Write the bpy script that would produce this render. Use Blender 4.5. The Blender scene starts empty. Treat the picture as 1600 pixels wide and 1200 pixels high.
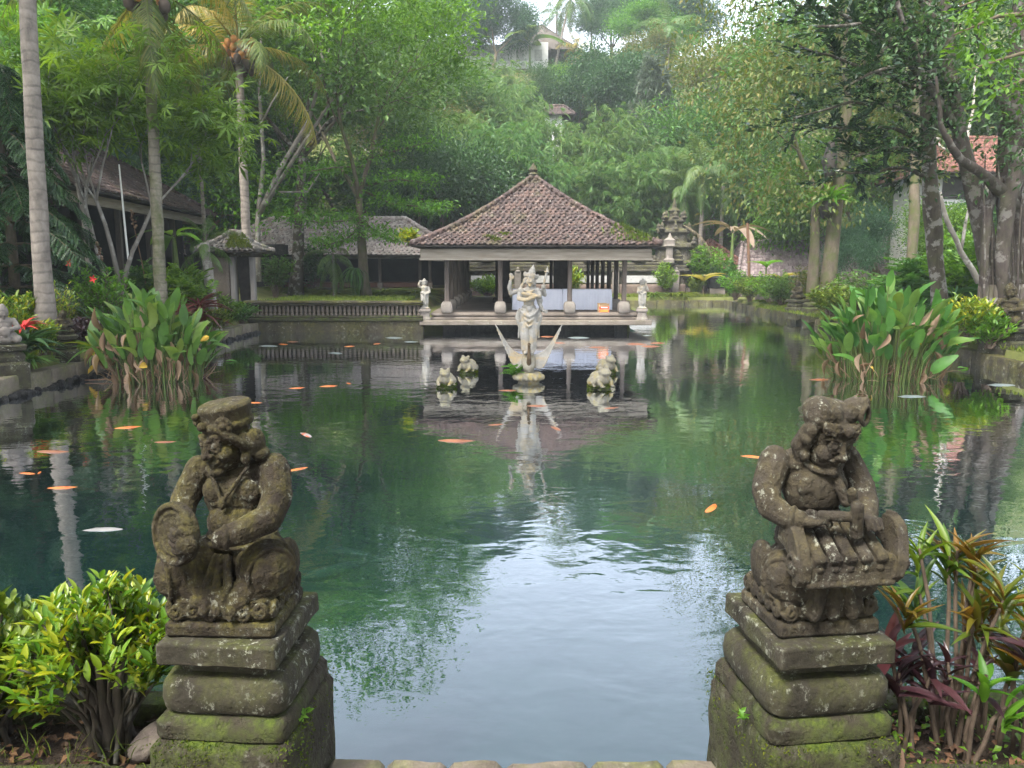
import bpy, math, random
import numpy as np
from mathutils import Vector, Matrix, Euler

R = math.radians
PI = math.pi
scene = bpy.context.scene
C = scene.collection

# ------------------------------------------------------------------ camera, sky, sun, exposure
CAM_Z, FPX, PITCH = 2.2, 1200.0, R(8.76)
cd = bpy.data.cameras.new("camera")
cam = bpy.data.objects.new("camera", cd)
C.objects.link(cam)
cam.location = (0, 0, CAM_Z)
cam.rotation_euler = (R(90) - PITCH, 0, 0)
cd.sensor_width = 36.0
cd.lens = 36.0 * FPX / 1600.0
cd.clip_start = 0.05
cd.clip_end = 3000
scene.camera = cam

SUN_EL, SUN_AZ = 56.0, 215.0          # compass-like: 0 = +Y, clockwise; sun stands behind the viewer's left shoulder
w = bpy.data.worlds.new("World")
scene.world = w
w.use_nodes = True
nt = w.node_tree
nt.nodes.clear()
wo = nt.nodes.new("ShaderNodeOutputWorld")
bg = nt.nodes.new("ShaderNodeBackground")
sky = nt.nodes.new("ShaderNodeTexSky")
sky.sky_type = 'NISHITA'
sky.sun_disc = False
sky.sun_elevation = R(SUN_EL)
sky.sun_rotation = R(SUN_AZ)
sky.air_density = 1.0
sky.dust_density = 4.0
sky.ozone_density = 1.0
hs = nt.nodes.new("ShaderNodeHueSaturation")   # thin white overcast
hs.inputs['Saturation'].default_value = 0.42
hs.inputs['Value'].default_value = 1.0
nt.links.new(sky.outputs[0], hs.inputs['Color'])
nt.links.new(hs.outputs[0], bg.inputs[0])
bg.inputs[1].default_value = 0.15
nt.links.new(bg.outputs[0], wo.inputs[0])

sd = bpy.data.lights.new("sun", 'SUN')
sun = bpy.data.objects.new("sun", sd)
C.objects.link(sun)
sd.energy = 1.5
sd.angle = R(14)
sd.color = (1.0, 0.96, 0.88)
_a = R(SUN_AZ)
_sv = Vector((math.sin(_a) * math.cos(R(SUN_EL)), math.cos(_a) * math.cos(R(SUN_EL)), math.sin(R(SUN_EL))))
sun.rotation_euler = _sv.to_track_quat('Z', 'Y').to_euler()
sun.location = (-20, -20, 60)

scene.view_settings.view_transform = 'Standard'
scene.view_settings.look = 'None'
scene.view_settings.gamma = 1.0
scene.view_settings.exposure = 2.4
try:
    scene.cycles.max_bounces = 8
    scene.cycles.diffuse_bounces = 3
    scene.cycles.transparent_max_bounces = 8
    scene.cycles.volume_bounces = 1
except Exception:
    pass

# ------------------------------------------------------------------ helpers
def at(px, py, Y=None, z=None):
    """world point seen at a pixel of the 1600x1200 photo, at a given distance Y or height z"""
    dx, dz = (px - 800) / FPX, (600 - py) / FPX
    d = Vector((dx, math.cos(PITCH) + dz * math.sin(PITCH), -math.sin(PITCH) + dz * math.cos(PITCH)))
    t = Y / d.y if Y is not None else (z - CAM_Z) / d.z
    return Vector((0, 0, CAM_Z)) + d * t

def tag(o, label=None, cat=None, group=None, kind=None):
    if label: o['label'] = label
    if cat: o['category'] = cat
    if group: o['group'] = group
    if kind: o['kind'] = kind
    return o

def thing(name, label, cat, loc=(0, 0, 0), rz=0.0, group=None):
    o = bpy.data.objects.new(name, None)
    o.empty_display_size = 0.2
    C.objects.link(o)
    o.location = loc
    o.rotation_euler = (0, 0, rz)
    return tag(o, label, cat, group)

def dup(root, loc=None, rz=None, label=None, group=None, scale=None):
    def rec(o, parent):
        c = o.copy()
        C.objects.link(c)
        if parent is not None:
            c.parent = parent
        for ch in list(o.children):
            rec(ch, c)
        return c
    r = rec(root, None)
    if loc is not None: r.location = loc
    if rz is not None: r.rotation_euler = (r.rotation_euler[0], r.rotation_euler[1], rz)
    if label: r['label'] = label
    if group: r['group'] = group
    if scale is not None:
        r.scale = (scale, scale, scale) if isinstance(scale, (int, float)) else scale
    return r

def V3(p):
    return np.array(p, dtype=float)

def nrm(a):
    a = np.asarray(a, float)
    return a / np.maximum(np.linalg.norm(a, axis=-1, keepdims=True), 1e-9)

def _sphere(nu=14, nv=9):
    V = [(0, 0, 1)]
    for j in range(1, nv):
        t = PI * j / nv
        for i in range(nu):
            p = 2 * PI * i / nu
            V.append((math.sin(t) * math.cos(p), math.sin(t) * math.sin(p), math.cos(t)))
    V.append((0, 0, -1))
    T, Q = [], []
    for i in range(nu):
        T.append((0, 1 + i, 1 + (i + 1) % nu))
        for j in range(nv - 2):
            a = 1 + j * nu
            Q.append((a + i, a + nu + i, a + nu + (i + 1) % nu, a + (i + 1) % nu))
        a = 1 + (nv - 2) * nu
        T.append((a + i, len(V) - 1, a + (i + 1) % nu))
    return np.array(V), np.array(T), np.array(Q)

SPH = _sphere()
SPH_LO = _sphere(8, 6)

class MB:
    """collects shapes, builds ONE mesh object"""
    def __init__(self):
        self.V, self.F, self.n, self.M = [], [], 0, None

    def add(self, V, *faces, mi=0):
        V = np.asarray(V, float).reshape(-1, 3)
        if self.M is not None:
            m = np.array(self.M)
            V = V @ m[:3, :3].T + m[:3, 3]
        self.V.append(V)
        for F in faces:
            F = np.asarray(F, int)
            if len(F):
                self.F.append((F + self.n, mi))
        self.n += len(V)
        return self

    def box(self, c, s, rz=0.0, b=0.0, rot=None, mi=0):
        hx, hy, hz = s[0] / 2, s[1] / 2, s[2] / 2
        m = Matrix.Rotation(rz, 3, 'Z') if rot is None else Euler(rot).to_matrix()
        m = np.array(m)
        b = min(b, hx * .9, hy * .9, hz * .9)
        if b <= 0:
            V = np.array([(x * hx, y * hy, z * hz) for x in (-1, 1) for y in (-1, 1) for z in (-1, 1)])
            F = [(0, 1, 3, 2), (4, 6, 7, 5), (0, 4, 5, 1), (2, 3, 7, 6), (0, 2, 6, 4), (1, 5, 7, 3)]
            return self.add(V @ m.T + V3(c), F, mi=mi)
        V, idx = [], {}
        for x in (-1, 1):
            for y in (-1, 1):
                for z in (-1, 1):
                    idx[x, y, z] = len(V)
                    V += [(x * hx, y * (hy - b), z * (hz - b)), (x * (hx - b), y * hy, z * (hz - b)), (x * (hx - b), y * (hy - b), z * hz)]
        Q, T = [], []
        for ax in range(3):
            o = [i for i in range(3) if i != ax]
            for s_ in (-1, 1):
                q = []
                for a, b_ in ((-1, -1), (1, -1), (1, 1), (-1, 1)):
                    k = [0, 0, 0]; k[ax] = s_; k[o[0]] = a; k[o[1]] = b_
                    q.append(idx[tuple(k)] + ax)
                Q.append(q)
            for a in (-1, 1):
                for b_ in (-1, 1):
                    k0 = [0, 0, 0]; k1 = [0, 0, 0]
                    k0[ax], k1[ax] = -1, 1
                    for k in (k0, k1):
                        k[o[0]] = a; k[o[1]] = b_
                    i0, i1 = idx[tuple(k0)], idx[tuple(k1)]
                    Q.append((i0 + o[0], i1 + o[0], i1 + o[1], i0 + o[1]))
        for k, i in idx.items():
            T.append((i, i + 1, i + 2))
        return self.add(np.array(V) @ m.T + V3(c), Q, T, mi=mi)

    def ell(self, c, r, rot=None, lo=False, mi=0):
        V, T, Q = SPH_LO if lo else SPH
        r = (r, r, r) if isinstance(r, (int, float)) else r
        V = V * np.array(r)
        if rot is not None:
            V = V @ np.array(Euler([R(a) for a in rot]).to_matrix()).T
        return self.add(V + V3(c), T, Q, mi=mi)

    def tube(self, pts, rad, sides=8, caps=True, mi=0, flat=1.0):
        P = np.asarray(pts, float)
        n = len(P)
        rad = np.full(n, rad) if isinstance(rad, (int, float)) else np.asarray(rad, float)
        T = np.zeros_like(P)
        T[1:-1] = P[2:] - P[:-2]
        T[0] = P[1] - P[0]; T[-1] = P[-1] - P[-2]
        T = nrm(T)
        ref = np.array([0, 0, 1.0]) if abs(T[:, 2]).max() < .9 else (np.array([0, 1.0, 0]) if abs(T[:, 1]).max() < .9 else np.array([1.0, .3, .1]))
        U = nrm(np.cross(T, ref)); W = np.cross(T, U)
        a = np.linspace(0, 2 * PI, sides, endpoint=False)
        V = P[:, None] + rad[:, None, None] * (np.cos(a)[None, :, None] * U[:, None] + flat * np.sin(a)[None, :, None] * W[:, None])
        V = V.reshape(-1, 3)
        i = np.arange(sides); j = (i + 1) % sides
        Q = np.concatenate([np.stack([k * sides + i, k * sides + j, (k + 1) * sides + j, (k + 1) * sides + i], 1) for k in range(n - 1)])
        if caps:
            V = np.vstack([V, P[0], P[-1]])
            m = n * sides
            T1 = np.stack([np.full(sides, m), j, i], 1)
            T2 = np.stack([np.full(sides, m + 1), (n - 1) * sides + i, (n - 1) * sides + j], 1)
            return self.add(V, Q, T1, T2, mi=mi)
        return self.add(V, Q, mi=mi)

    def cap(self, p0, p1, r0, r1=None):
        r1 = r0 if r1 is None else r1
        self.tube([p0, p1], [r0, r1], 12)
        self.ell(p0, r0, lo=True); self.ell(p1, r1, lo=True)
        return self

    def chain(self, pts, rad):
        for k in range(len(pts) - 1):
            self.cap(pts[k], pts[k + 1], rad[k], rad[k + 1])
        return self

    def ring(self, c, axis, Rr, r, n=20, k=6, sx=1.0):
        """torus round an axis"""
        ax = nrm(V3(axis)); ref = np.array([0, 0, 1.0]) if abs(ax[2]) < .9 else np.array([0, 1.0, 0])
        u = nrm(np.cross(ax, ref)); v = np.cross(ax, u)
        a = np.linspace(0, 2 * PI, n, endpoint=False); b = np.linspace(0, 2 * PI, k, endpoint=False)
        A, B = np.meshgrid(a, b, indexing='ij')
        rad = Rr + r * np.cos(B)
        V = V3(c) + (rad * np.cos(A))[..., None] * u * sx + (rad * np.sin(A))[..., None] * v + (r * np.sin(B))[..., None] * ax
        i, j = np.meshgrid(np.arange(n), np.arange(k), indexing='ij')
        q = np.stack([i * k + j, ((i + 1) % n) * k + j, ((i + 1) % n) * k + (j + 1) % k, i * k + (j + 1) % k], -1).reshape(-1, 4)
        return self.add(V.reshape(-1, 3), q)

    def lathe(self, prof, c=(0, 0, 0), sides=20, sx=1.0, sy=1.0, sq=None, rz=0.0):
        """stack of rings (r, z); sq = corner sharpness for rounded squares"""
        a = np.linspace(0, 2 * PI, sides, endpoint=False) + (PI / sides if sq else 0)
        ca, sa = np.cos(a), np.sin(a)
        if sq:
            k = (np.abs(ca) ** sq + np.abs(sa) ** sq) ** (-1.0 / sq)
            ca, sa = ca * k, sa * k
        cx, cy = math.cos(rz), math.sin(rz)
        V = []
        for r, z in prof:
            x, y = r * ca * sx, r * sa * sy
            V.append(np.stack([x * cx - y * cy, x * cy + y * cx, np.full(sides, z)], 1))
        n = len(prof)
        V = np.vstack(V + [np.array([[0, 0, prof[0][1]], [0, 0, prof[-1][1]]])])
        i = np.arange(sides); j = (i + 1) % sides
        Q = np.concatenate([np.stack([k * sides + i, k * sides + j, (k + 1) * sides + j, (k + 1) * sides + i], 1) for k in range(n - 1)])
        m = n * sides
        T1 = np.stack([np.full(sides, m), j, i], 1)
        T2 = np.stack([np.full(sides, m + 1), (n - 1) * sides + i, (n - 1) * sides + j], 1)
        return self.add(V + V3(c), Q, T1, T2)

    def plate(self, A, B, th, ax=(0, 1, 0)):
        """solid strip between two edge polylines A and B, thickness th along ax"""
        A = np.asarray(A, float); B = np.asarray(B, float); n = len(A)
        off = V3(ax) * th / 2
        V = np.vstack([A + off, B + off, A - off, B - off])
        Q = []
        for i in range(n - 1):
            Q += [(i, i + 1, n + i + 1, n + i), (2 * n + i, 3 * n + i, 3 * n + i + 1, 2 * n + i + 1),
                  (i, 2 * n + i, 2 * n + i + 1, i + 1), (n + i, n + i + 1, 3 * n + i + 1, 3 * n + i)]
        Q += [(0, n, 3 * n, 2 * n), (n - 1, 3 * n - 1, 4 * n - 1, 2 * n - 1)]
        return self.add(V, Q)

    def scatter(self, tm, P, D, N, S, W=None, mi=0):
        """many copies of a leaf template: y along D, z towards N"""
        P = np.asarray(P, float); D = nrm(D)
        X = nrm(np.cross(D, N)); Z = np.cross(X, D)
        S = np.broadcast_to(np.asarray(S, float), (len(P),))[:, None, None]
        W = 1.0 if W is None else np.asarray(W, float)[:, None, None]
        tv = tm[0]
        V = P[:, None] + S * (tv[None, :, 0:1] * X[:, None] * W + tv[None, :, 1:2] * D[:, None] + tv[None, :, 2:3] * Z[:, None])
        k = len(tv)
        off = (np.arange(len(P)) * k)[:, None, None]
        fs = [(f[None] + off).reshape(-1, f.shape[1]) for f in tm[1:]]
        return self.add(V.reshape(-1, 3), *fs, mi=mi)

    def mesh(self, name, smooth='auto'):
        V = np.vstack(self.V)
        me = bpy.data.meshes.new(name)
        me.vertices.add(len(V))
        me.vertices.foreach_set('co', V.astype(np.float32).ravel())
        li = np.concatenate([f.ravel() for f, _ in self.F])
        tot = np.concatenate([np.full(len(f), f.shape[1]) for f, _ in self.F])
        mi = np.concatenate([np.full(len(f), m) for f, m in self.F])
        st = np.concatenate([[0], np.cumsum(tot)[:-1]])
        me.loops.add(len(li))
        me.loops.foreach_set('vertex_index', li.astype(np.int32))
        me.polygons.add(len(tot))
        me.polygons.foreach_set('loop_start', st.astype(np.int32))
        me.polygons.foreach_set('material_index', mi.astype(np.int32))
        me.polygons.foreach_set('use_smooth', np.full(len(tot), smooth != False))
        me.update(calc_edges=True)
        if smooth == 'auto':
            try: me.set_sharp_from_angle(angle=R(40))
            except Exception: pass
        return me

    def build(self, name, mat, parent=None, smooth='auto'):
        me = self.mesh(name, smooth)
        for m in (mat if isinstance(mat, (list, tuple)) else [mat]):
            me.materials.append(m)
        o = bpy.data.objects.new(name, me)
        C.objects.link(o)
        if parent is not None:
            o.parent = parent
        return o

    def sculpt(self, name, mat, parent=None, voxel=0.004, smooth=2, rough=0.0, rs=0.05, rough2=0.0, rs2=.01):
        """fuse everything collected into one continuous carved surface"""
        me = self.mesh(name, True)
        t = bpy.data.objects.new(name, me)
        C.objects.link(t)
        m = t.modifiers.new('r', 'REMESH'); m.mode = 'VOXEL'; m.voxel_size = voxel; m.use_smooth_shade = True
        if smooth:
            s = t.modifiers.new('s', 'SMOOTH'); s.iterations = smooth; s.factor = .5
        if rough:
            tx = bpy.data.textures.new('carve', 'CLOUDS'); tx.noise_scale = rs; tx.noise_depth = 4
            d = t.modifiers.new('d', 'DISPLACE'); d.texture = tx; d.strength = rough; d.texture_coords = 'LOCAL'
        if rough2:
            tx = bpy.data.textures.new('chips', 'CLOUDS'); tx.noise_scale = rs2; tx.noise_depth = 3; tx.noise_type = 'HARD_NOISE'
            d = t.modifiers.new('d2', 'DISPLACE'); d.texture = tx; d.strength = -rough2; d.texture_coords = 'LOCAL'
        dg = bpy.context.evaluated_depsgraph_get()
        dg.update()
        me2 = bpy.data.meshes.new_from_object(t.evaluated_get(dg))
        bpy.data.objects.remove(t); bpy.data.meshes.remove(me)
        me2.name = name
        me2.materials.clear(); me2.materials.append(mat)
        me2.polygons.foreach_set('use_smooth', np.full(len(me2.polygons), True))
        o = bpy.data.objects.new(name, me2)
        C.objects.link(o)
        if parent is not None:
            o.parent = parent
        return o

def wobble(o, amp, scale, seed=0):
    """uneven, worn surfaces: moves vertices by smooth noise"""
    from mathutils import noise
    for v in o.data.vertices:
        n = noise.noise_vector(v.co * scale + Vector((seed * 7.1, seed * 3.3, seed)))
        v.co += n * amp
    return o

def subdivided(mb, name, mat, parent=None, cuts=4, amp=.006, scale=9, bev=.012):
    """blocky stone: bevel + subdivide + wobble"""
    import bmesh
    me = mb.mesh(name, False)
    bm = bmesh.new(); bm.from_mesh(me)
    bmesh.ops.subdivide_edges(bm, edges=[e for e in bm.edges if e.calc_length() > .05], cuts=cuts, use_grid_fill=True)
    bm.to_mesh(me); bm.free()
    me.materials.append(mat)
    o = bpy.data.objects.new(name, me); C.objects.link(o)
    if parent is not None: o.parent = parent
    wobble(o, amp, scale)
    me.polygons.foreach_set('use_smooth', np.full(len(me.polygons), True))
    try: me.set_sharp_from_angle(angle=R(50))
    except Exception: pass
    return o

# ------------------------------------------------------------------ leaf templates (x across, y along, z up), as (verts, tris[, quads])
def t_rhomb(wd=.45, fold=.08, tipdrop=.1, mid=.45):
    v = np.array([(0, 0, 0), (wd / 2, mid, fold), (0, 1, -tipdrop), (-wd / 2, mid, fold), (0, mid, 0)])
    return v, np.array([(0, 1, 4), (1, 2, 4), (0, 4, 3), (4, 2, 3)])

def t_rhomb2(wd=.45, fold=.1, tipdrop=.08):
    v = np.array([(0, 0, 0), (wd / 2, .45, fold), (0, 1, -tipdrop), (-wd / 2, .45, fold)])
    return v, np.array([(0, 1, 2), (0, 2, 3)])

def t_blade(wd=.12, seg=5, droop=.25, fold=.03, prof=None, stem=0.0):
    """long leaf with a midrib, bending down towards the tip"""
    V, Q = [], []
    for i in range(seg + 1):
        u = i / seg
        if prof is None: hw = wd / 2 * (math.sin(PI * min(.999, .08 + .92 * u) ** .8) if u < 1 else .02)
        else: hw = wd / 2 * prof(u)
        y = stem + (1 - stem) * u
        z = -droop * u * u
        y = y * (1 - .25 * droop * u)
        V += [(-hw, y, z + fold * hw / wd * 4), (0, y, z), (hw, y, z + fold * hw / wd * 4)]
    for i in range(seg):
        a = i * 3
        Q += [(a, a + 1, a + 4, a + 3), (a + 1, a + 2, a + 5, a + 4)]
    if stem:
        n = len(V)
        V += [(-.008, 0, 0), (.008, 0, 0)]
        Q += [(n, n + 1, 2, 0)]
    return np.array(V), np.array(Q)

def t_palmate(n=7, wd=.2, droop=.35):
    V, T = [(0, 0, 0)], []
    for i in range(n):
        a = (i - (n - 1) / 2) * R(300.0 / n)
        s, c = math.sin(a), math.cos(a)
        L = 1.0 if abs(a) < 1.2 else .8
        k = len(V)
        for (x, y, z) in ((wd / 2, .5, -droop * .2), (0, 1, -droop), (-wd / 2, .5, -droop * .2), (0, .5, -droop * .12)):
            x, y = x * L, y * L
            V.append((x * c + y * s, -x * s + y * c, z * L))
        T += [(0, k, k + 3), (k, k + 1, k + 3), (0, k + 3, k + 2), (k + 3, k + 1, k + 2)]
    return np.array(V), np.array(T)

def t_spray(n=5, wd=.09, droop=.5):
    """bunch of narrow hanging leaflets (bamboo, casuarina)"""
    V, T = [], []
    for i in range(n):
        a = (i - (n - 1) / 2) * .42
        s, c = math.sin(a), math.cos(a)
        k = len(V)
        for (x, y, z) in ((0, 0, 0), (wd / 2, .45, -droop * .15), (0, 1 - .08 * abs(i - 2), -droop), (-wd / 2, .45, -droop * .15)):
            V.append((x * c + y * s, -x * s + y * c, z))
        T += [(k, k + 1, k + 2), (k, k + 2, k + 3)]
    return np.array(V), np.array(T)

def t_pinnate(n=6, wd=.13, droop=.25, L=.42):
    """feather-shaped compound leaf"""
    V, T = [], []
    for i in range(n):
        u = (i + .6) / n
        for sgn in (-1, 1):
            k = len(V)
            l = L * (1 - .55 * abs(u - .45))
            a = sgn * (1.15 - .5 * u)
            y0, z0 = u * .85, -droop * u * u
            s, c = math.sin(a), math.cos(a)
            for (x, y, z) in ((0, 0, 0), (wd * .5, .5 * l, .02), (0, l, -.06), (-wd * .5, .5 * l, .02)):
                V.append((x * c + y * s, y0 - x * s + y * c, z0 + z))
            T += [(k, k + 1, k + 2), (k, k + 2, k + 3)]
    return np.array(V), np.array(T)

RHOMB, RHOMB_LO = t_rhomb(), t_rhomb2()
NARROW = t_rhomb2(.26, .06, .15)
PALMATE, SPRAY, PINNATE = t_palmate(), t_spray(), t_pinnate()
OVAL = t_blade(.4, 4, .15, .05, prof=lambda u: math.sin(PI * min(1, .06 + .94 * u)) ** .7 if u < 1 else 0.02)
# ------------------------------------------------------------------ materials
class NT:
    def __init__(self, name):
        self.m = bpy.data.materials.new(name)
        self.m.use_nodes = True
        self.t = self.m.node_tree
        self.t.nodes.clear()
        self.out = self.n('ShaderNodeOutputMaterial')
    def n(self, typ, **kw):
        x = self.t.nodes.new(typ)
        for k, v in kw.items():
            if k.startswith('i_'):
                key = k[2:]
                x.inputs[int(key) if key.isdigit() else key.replace('_', ' ')].default_value = v
            else:
                setattr(x, k, v)
        return x
    def l(self, a, b):
        self.t.links.new(a, b)
    def coord(self, which='Object', scale=(1, 1, 1)):
        tc = self.n('ShaderNodeTexCoord')
        if scale == (1, 1, 1): return tc.outputs[which]
        mp = self.n('ShaderNodeMapping'); mp.inputs['Scale'].default_value = scale
        self.l(tc.outputs[which], mp.inputs[0])
        return mp.outputs[0]
    def noise(self, co, scale, detail=5, rough=.6, dist=0.0):
        x = self.n('ShaderNodeTexNoise', i_Scale=scale, i_Detail=detail, i_Roughness=rough, i_Distortion=dist)
        self.l(co, x.inputs['Vector'])
        return x.outputs['Fac']
    def ramp(self, fac, cols, pos=None, interp='LINEAR'):
        x = self.n('ShaderNodeValToRGB')
        e = x.color_ramp.elements
        x.color_ramp.interpolation = interp
        k = len(cols)
        pos = pos or [i / (k - 1) for i in range(k)]
        while len(e) < k: e.new(.5)
        for i in range(k):
            e[i].position = pos[i]
            c = cols[i]
            e[i].color = (c[0], c[1], c[2], 1) if hasattr(c, '__len__') else (c, c, c, 1)
        self.l(fac, x.inputs[0])
        return x.outputs[0]
    def mix(self, fac, a, b, mode='MIX'):
        x = self.n('ShaderNodeMix', data_type='RGBA', blend_type=mode)
        for s, v in ((x.inputs[0], fac), (x.inputs[6], a), (x.inputs[7], b)):
            if hasattr(v, 'is_linked'): self.l(v, s)
            elif hasattr(v, '__len__'): s.default_value = (*v[:3], 1)
            else: s.default_value = v
        return x.outputs[2]
    def math(self, op, a, b=0.0, c=None, clamp=False):
        x = self.n('ShaderNodeMath', operation=op, use_clamp=clamp)
        for s, v in zip(x.inputs, (a, b, c)):
            if v is None: continue
            if hasattr(v, 'is_linked'): self.l(v, s)
            else: s.default_value = v
        return x.outputs[0]
    def bump(self, h, strength=.5, dist=.02, normal=None):
        x = self.n('ShaderNodeBump', i_Strength=strength, i_Distance=dist)
        self.l(h, x.inputs['Height'])
        if normal is not None: self.l(normal, x.inputs['Normal'])
        return x.outputs[0]
    def pbr(self, color, rough=.8, spec=.3, normal=None):
        x = self.n('ShaderNodeBsdfPrincipled')
        for s, v in (('Base Color', color), ('Roughness', rough), ('Specular IOR Level', spec)):
            if hasattr(v, 'is_linked'): self.l(v, x.inputs[s])
            elif hasattr(v, '__len__'): x.inputs[s].default_value = (*v[:3], 1)
            else: x.inputs[s].default_value = v
        if normal is not None: self.l(normal, x.inputs['Normal'])
        return x.outputs[0]
    def done(self, sh):
        self.l(sh, self.out.inputs['Surface'])
        return self.m

def leaf_mat(name, cols, trans=.35, rough=.45, spec=.35, clump=1.2, veg=(.75, 1.15)):
    """leaf by leaf colour, with lighter and darker sprays"""
    k = NT(name)
    g = k.n('ShaderNodeNewGeometry')
    col = k.ramp(g.outputs['Random Per Island'], cols)
    nz = k.noise(k.coord('Object'), clump, 3)
    v = k.ramp(nz, [veg[0], veg[1]], [.3, .7])
    col = k.mix(1.0, col, v, 'MULTIPLY')
    oi = k.n('ShaderNodeObjectInfo')
    hv = k.n('ShaderNodeHueSaturation')
    k.l(k.math('MULTIPLY_ADD', oi.outputs['Random'], .03, .485), hv.inputs['Hue'])
    k.l(col, hv.inputs['Color'])
    col = hv.outputs[0]
    p = k.pbr(col, rough, spec)
    tr = k.n('ShaderNodeBsdfTranslucent')
    k.l(k.mix(1.0, col, (1.25, 1.2, .6), 'MULTIPLY'), tr.inputs['Color'])
    mx = k.n('ShaderNodeMixShader', i_0=trans)
    k.l(p, mx.inputs[1]); k.l(tr.outputs[0], mx.inputs[2])
    return k.done(mx.outputs[0])

def stone_mat(name, lo, hi, moss=.0, lichen=.0, scale=6.0, bump=.5, mosscol=((.035, .05, .012), (.12, .14, .02)), stain=None, rough=.92, dist=.01):
    """weathered stone: grain, blotches, pale lichen, moss on what faces up"""
    k = NT(name)
    co = k.coord('Object')
    big = k.noise(co, scale, 8, .65)
    fine = k.noise(co, scale * 14, 4, .7)
    col = k.ramp(big, [lo, hi], [.3, .72])
    col = k.mix(k.math('MULTIPLY', fine, .55), col, tuple(c * .35 for c in lo))
    if stain:
        s = k.ramp(k.noise(co, scale * .6, 6, .7, .4), [0.0, 1.0], [.5, .68])
        col = k.mix(s, col, stain)
    if lichen:
        n2 = k.noise(co, scale * 5, 5, .75)
        n3 = k.noise(co, scale * .8, 3)
        f = k.math('MULTIPLY', k.ramp(n2, [0.0, 1.0], [.56, .64]), k.ramp(n3, [0.0, 1.0], [.42, .62]))
        col = k.mix(k.math('MULTIPLY', f, lichen), col, (.34, .35, .29))
    if moss:
        g = k.n('ShaderNodeNewGeometry')
        sp = k.n('ShaderNodeSeparateXYZ'); k.l(g.outputs['Normal'], sp.inputs[0])
        up = k.math('MULTIPLY_ADD', sp.outputs[2], .5, .35)
        f = k.math('MULTIPLY', up, k.ramp(k.noise(co, scale * 1.1, 6, .7), [0.0, 1.0], [.42, .62]))
        f = k.math('MULTIPLY', f, moss, clamp=True)
        mc = k.ramp(k.noise(co, scale * 9, 3), [mosscol[0], mosscol[1]], [.35, .7])
        col = k.mix(f, col, mc)
    pits = k.ramp(k.noise(co, scale * 5, 3, .6), [0.0, 1.0], [.3, .5])
    h = k.math('ADD', k.math('MULTIPLY_ADD', fine, .7, big), k.math('MULTIPLY', pits, .8))
    return k.done(k.pbr(col, rough, .2, k.bump(h, bump, dist)))

def plain_mat(name, lo, hi, scale=5, rough=.8, bump=.15, spec=.3, stretch=(1, 1, 1), dist=.01):
    k = NT(name)
    co = k.coord('Object', stretch)
    n = k.noise(co, scale, 7, .65)
    return k.done(k.pbr(k.ramp(n, [lo, hi], [.3, .7]), rough, spec, k.bump(n, bump, dist)))

def tile_mat(name, cols, lichen=.35, moss=.0):
    """fired clay roof tiles, each its own tone, with pale lichen spots"""
    k = NT(name)
    g = k.n('ShaderNodeNewGeometry')
    col = k.ramp(g.outputs['Random Per Island'], cols)
    co = k.coord('Object')
    n = k.noise(co, 9, 6, .7)
    col = k.mix(1.0, col, k.ramp(n, [.6, 1.2], [.3, .7]), 'MULTIPLY')
    sp = k.ramp(k.noise(co, 6.5, 5, .75), [0.0, 1.0], [.58, .66])
    col = k.mix(k.math('MULTIPLY', sp, lichen), col, (.42, .39, .36))
    if moss:
        m = k.ramp(k.noise(co, 1.1, 5, .7), [0.0, 1.0], [.55, .68])
        col = k.mix(k.math('MULTIPLY', m, moss), col, (.1, .11, .03))
    return k.done(k.pbr(col, .9, .2, k.bump(n, .4, .01)))

def bark_mat(name, lo, hi, patch=None, rings=0.0, scale=5, stretch=(1, 1, .35), moss=0.0, bump=.8):
    k = NT(name)
    co = k.coord('Object', stretch)
    n = k.noise(co, scale, 8, .7, .3)
    col = k.ramp(n, [lo, hi], [.32, .68])
    h = n
    co2 = k.coord('Object')
    if rings:
        wv = k.n('ShaderNodeTexWave', wave_type='BANDS', bands_direction='Z', i_Scale=rings, i_Distortion=3.5, i_Detail=2.0)
        wv.inputs['Detail Scale'].default_value = 1.5
        k.l(co2, wv.inputs[0])
        rf = k.math('MULTIPLY', k.ramp(wv.outputs['Fac'], [1.0, 0.0], [.02, .22]), k.ramp(k.noise(co2, 2.2, 4, .7), [.1, 1.0], [.35, .65]))
        col = k.mix(k.math('MULTIPLY', rf, .6), col, tuple(c * .4 for c in lo))
        h = k.math('ADD', n, wv.outputs['Fac'])
    if patch:
        pf = k.ramp(k.noise(co2, scale * .8, 4, .6), [0.0, 1.0], [.54, .6])
        col = k.mix(k.math('MULTIPLY', pf, .85), col, patch)
    if moss:
        mf = k.ramp(k.noise(co2, 1.6, 5, .7), [0.0, 1.0], [.45, .62])
        col = k.mix(k.math('MULTIPLY', mf, moss), col, (.06, .075, .02))
    return k.done(k.pbr(col, .9, .2, k.bump(h, bump, .02)))

M = {}
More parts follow.
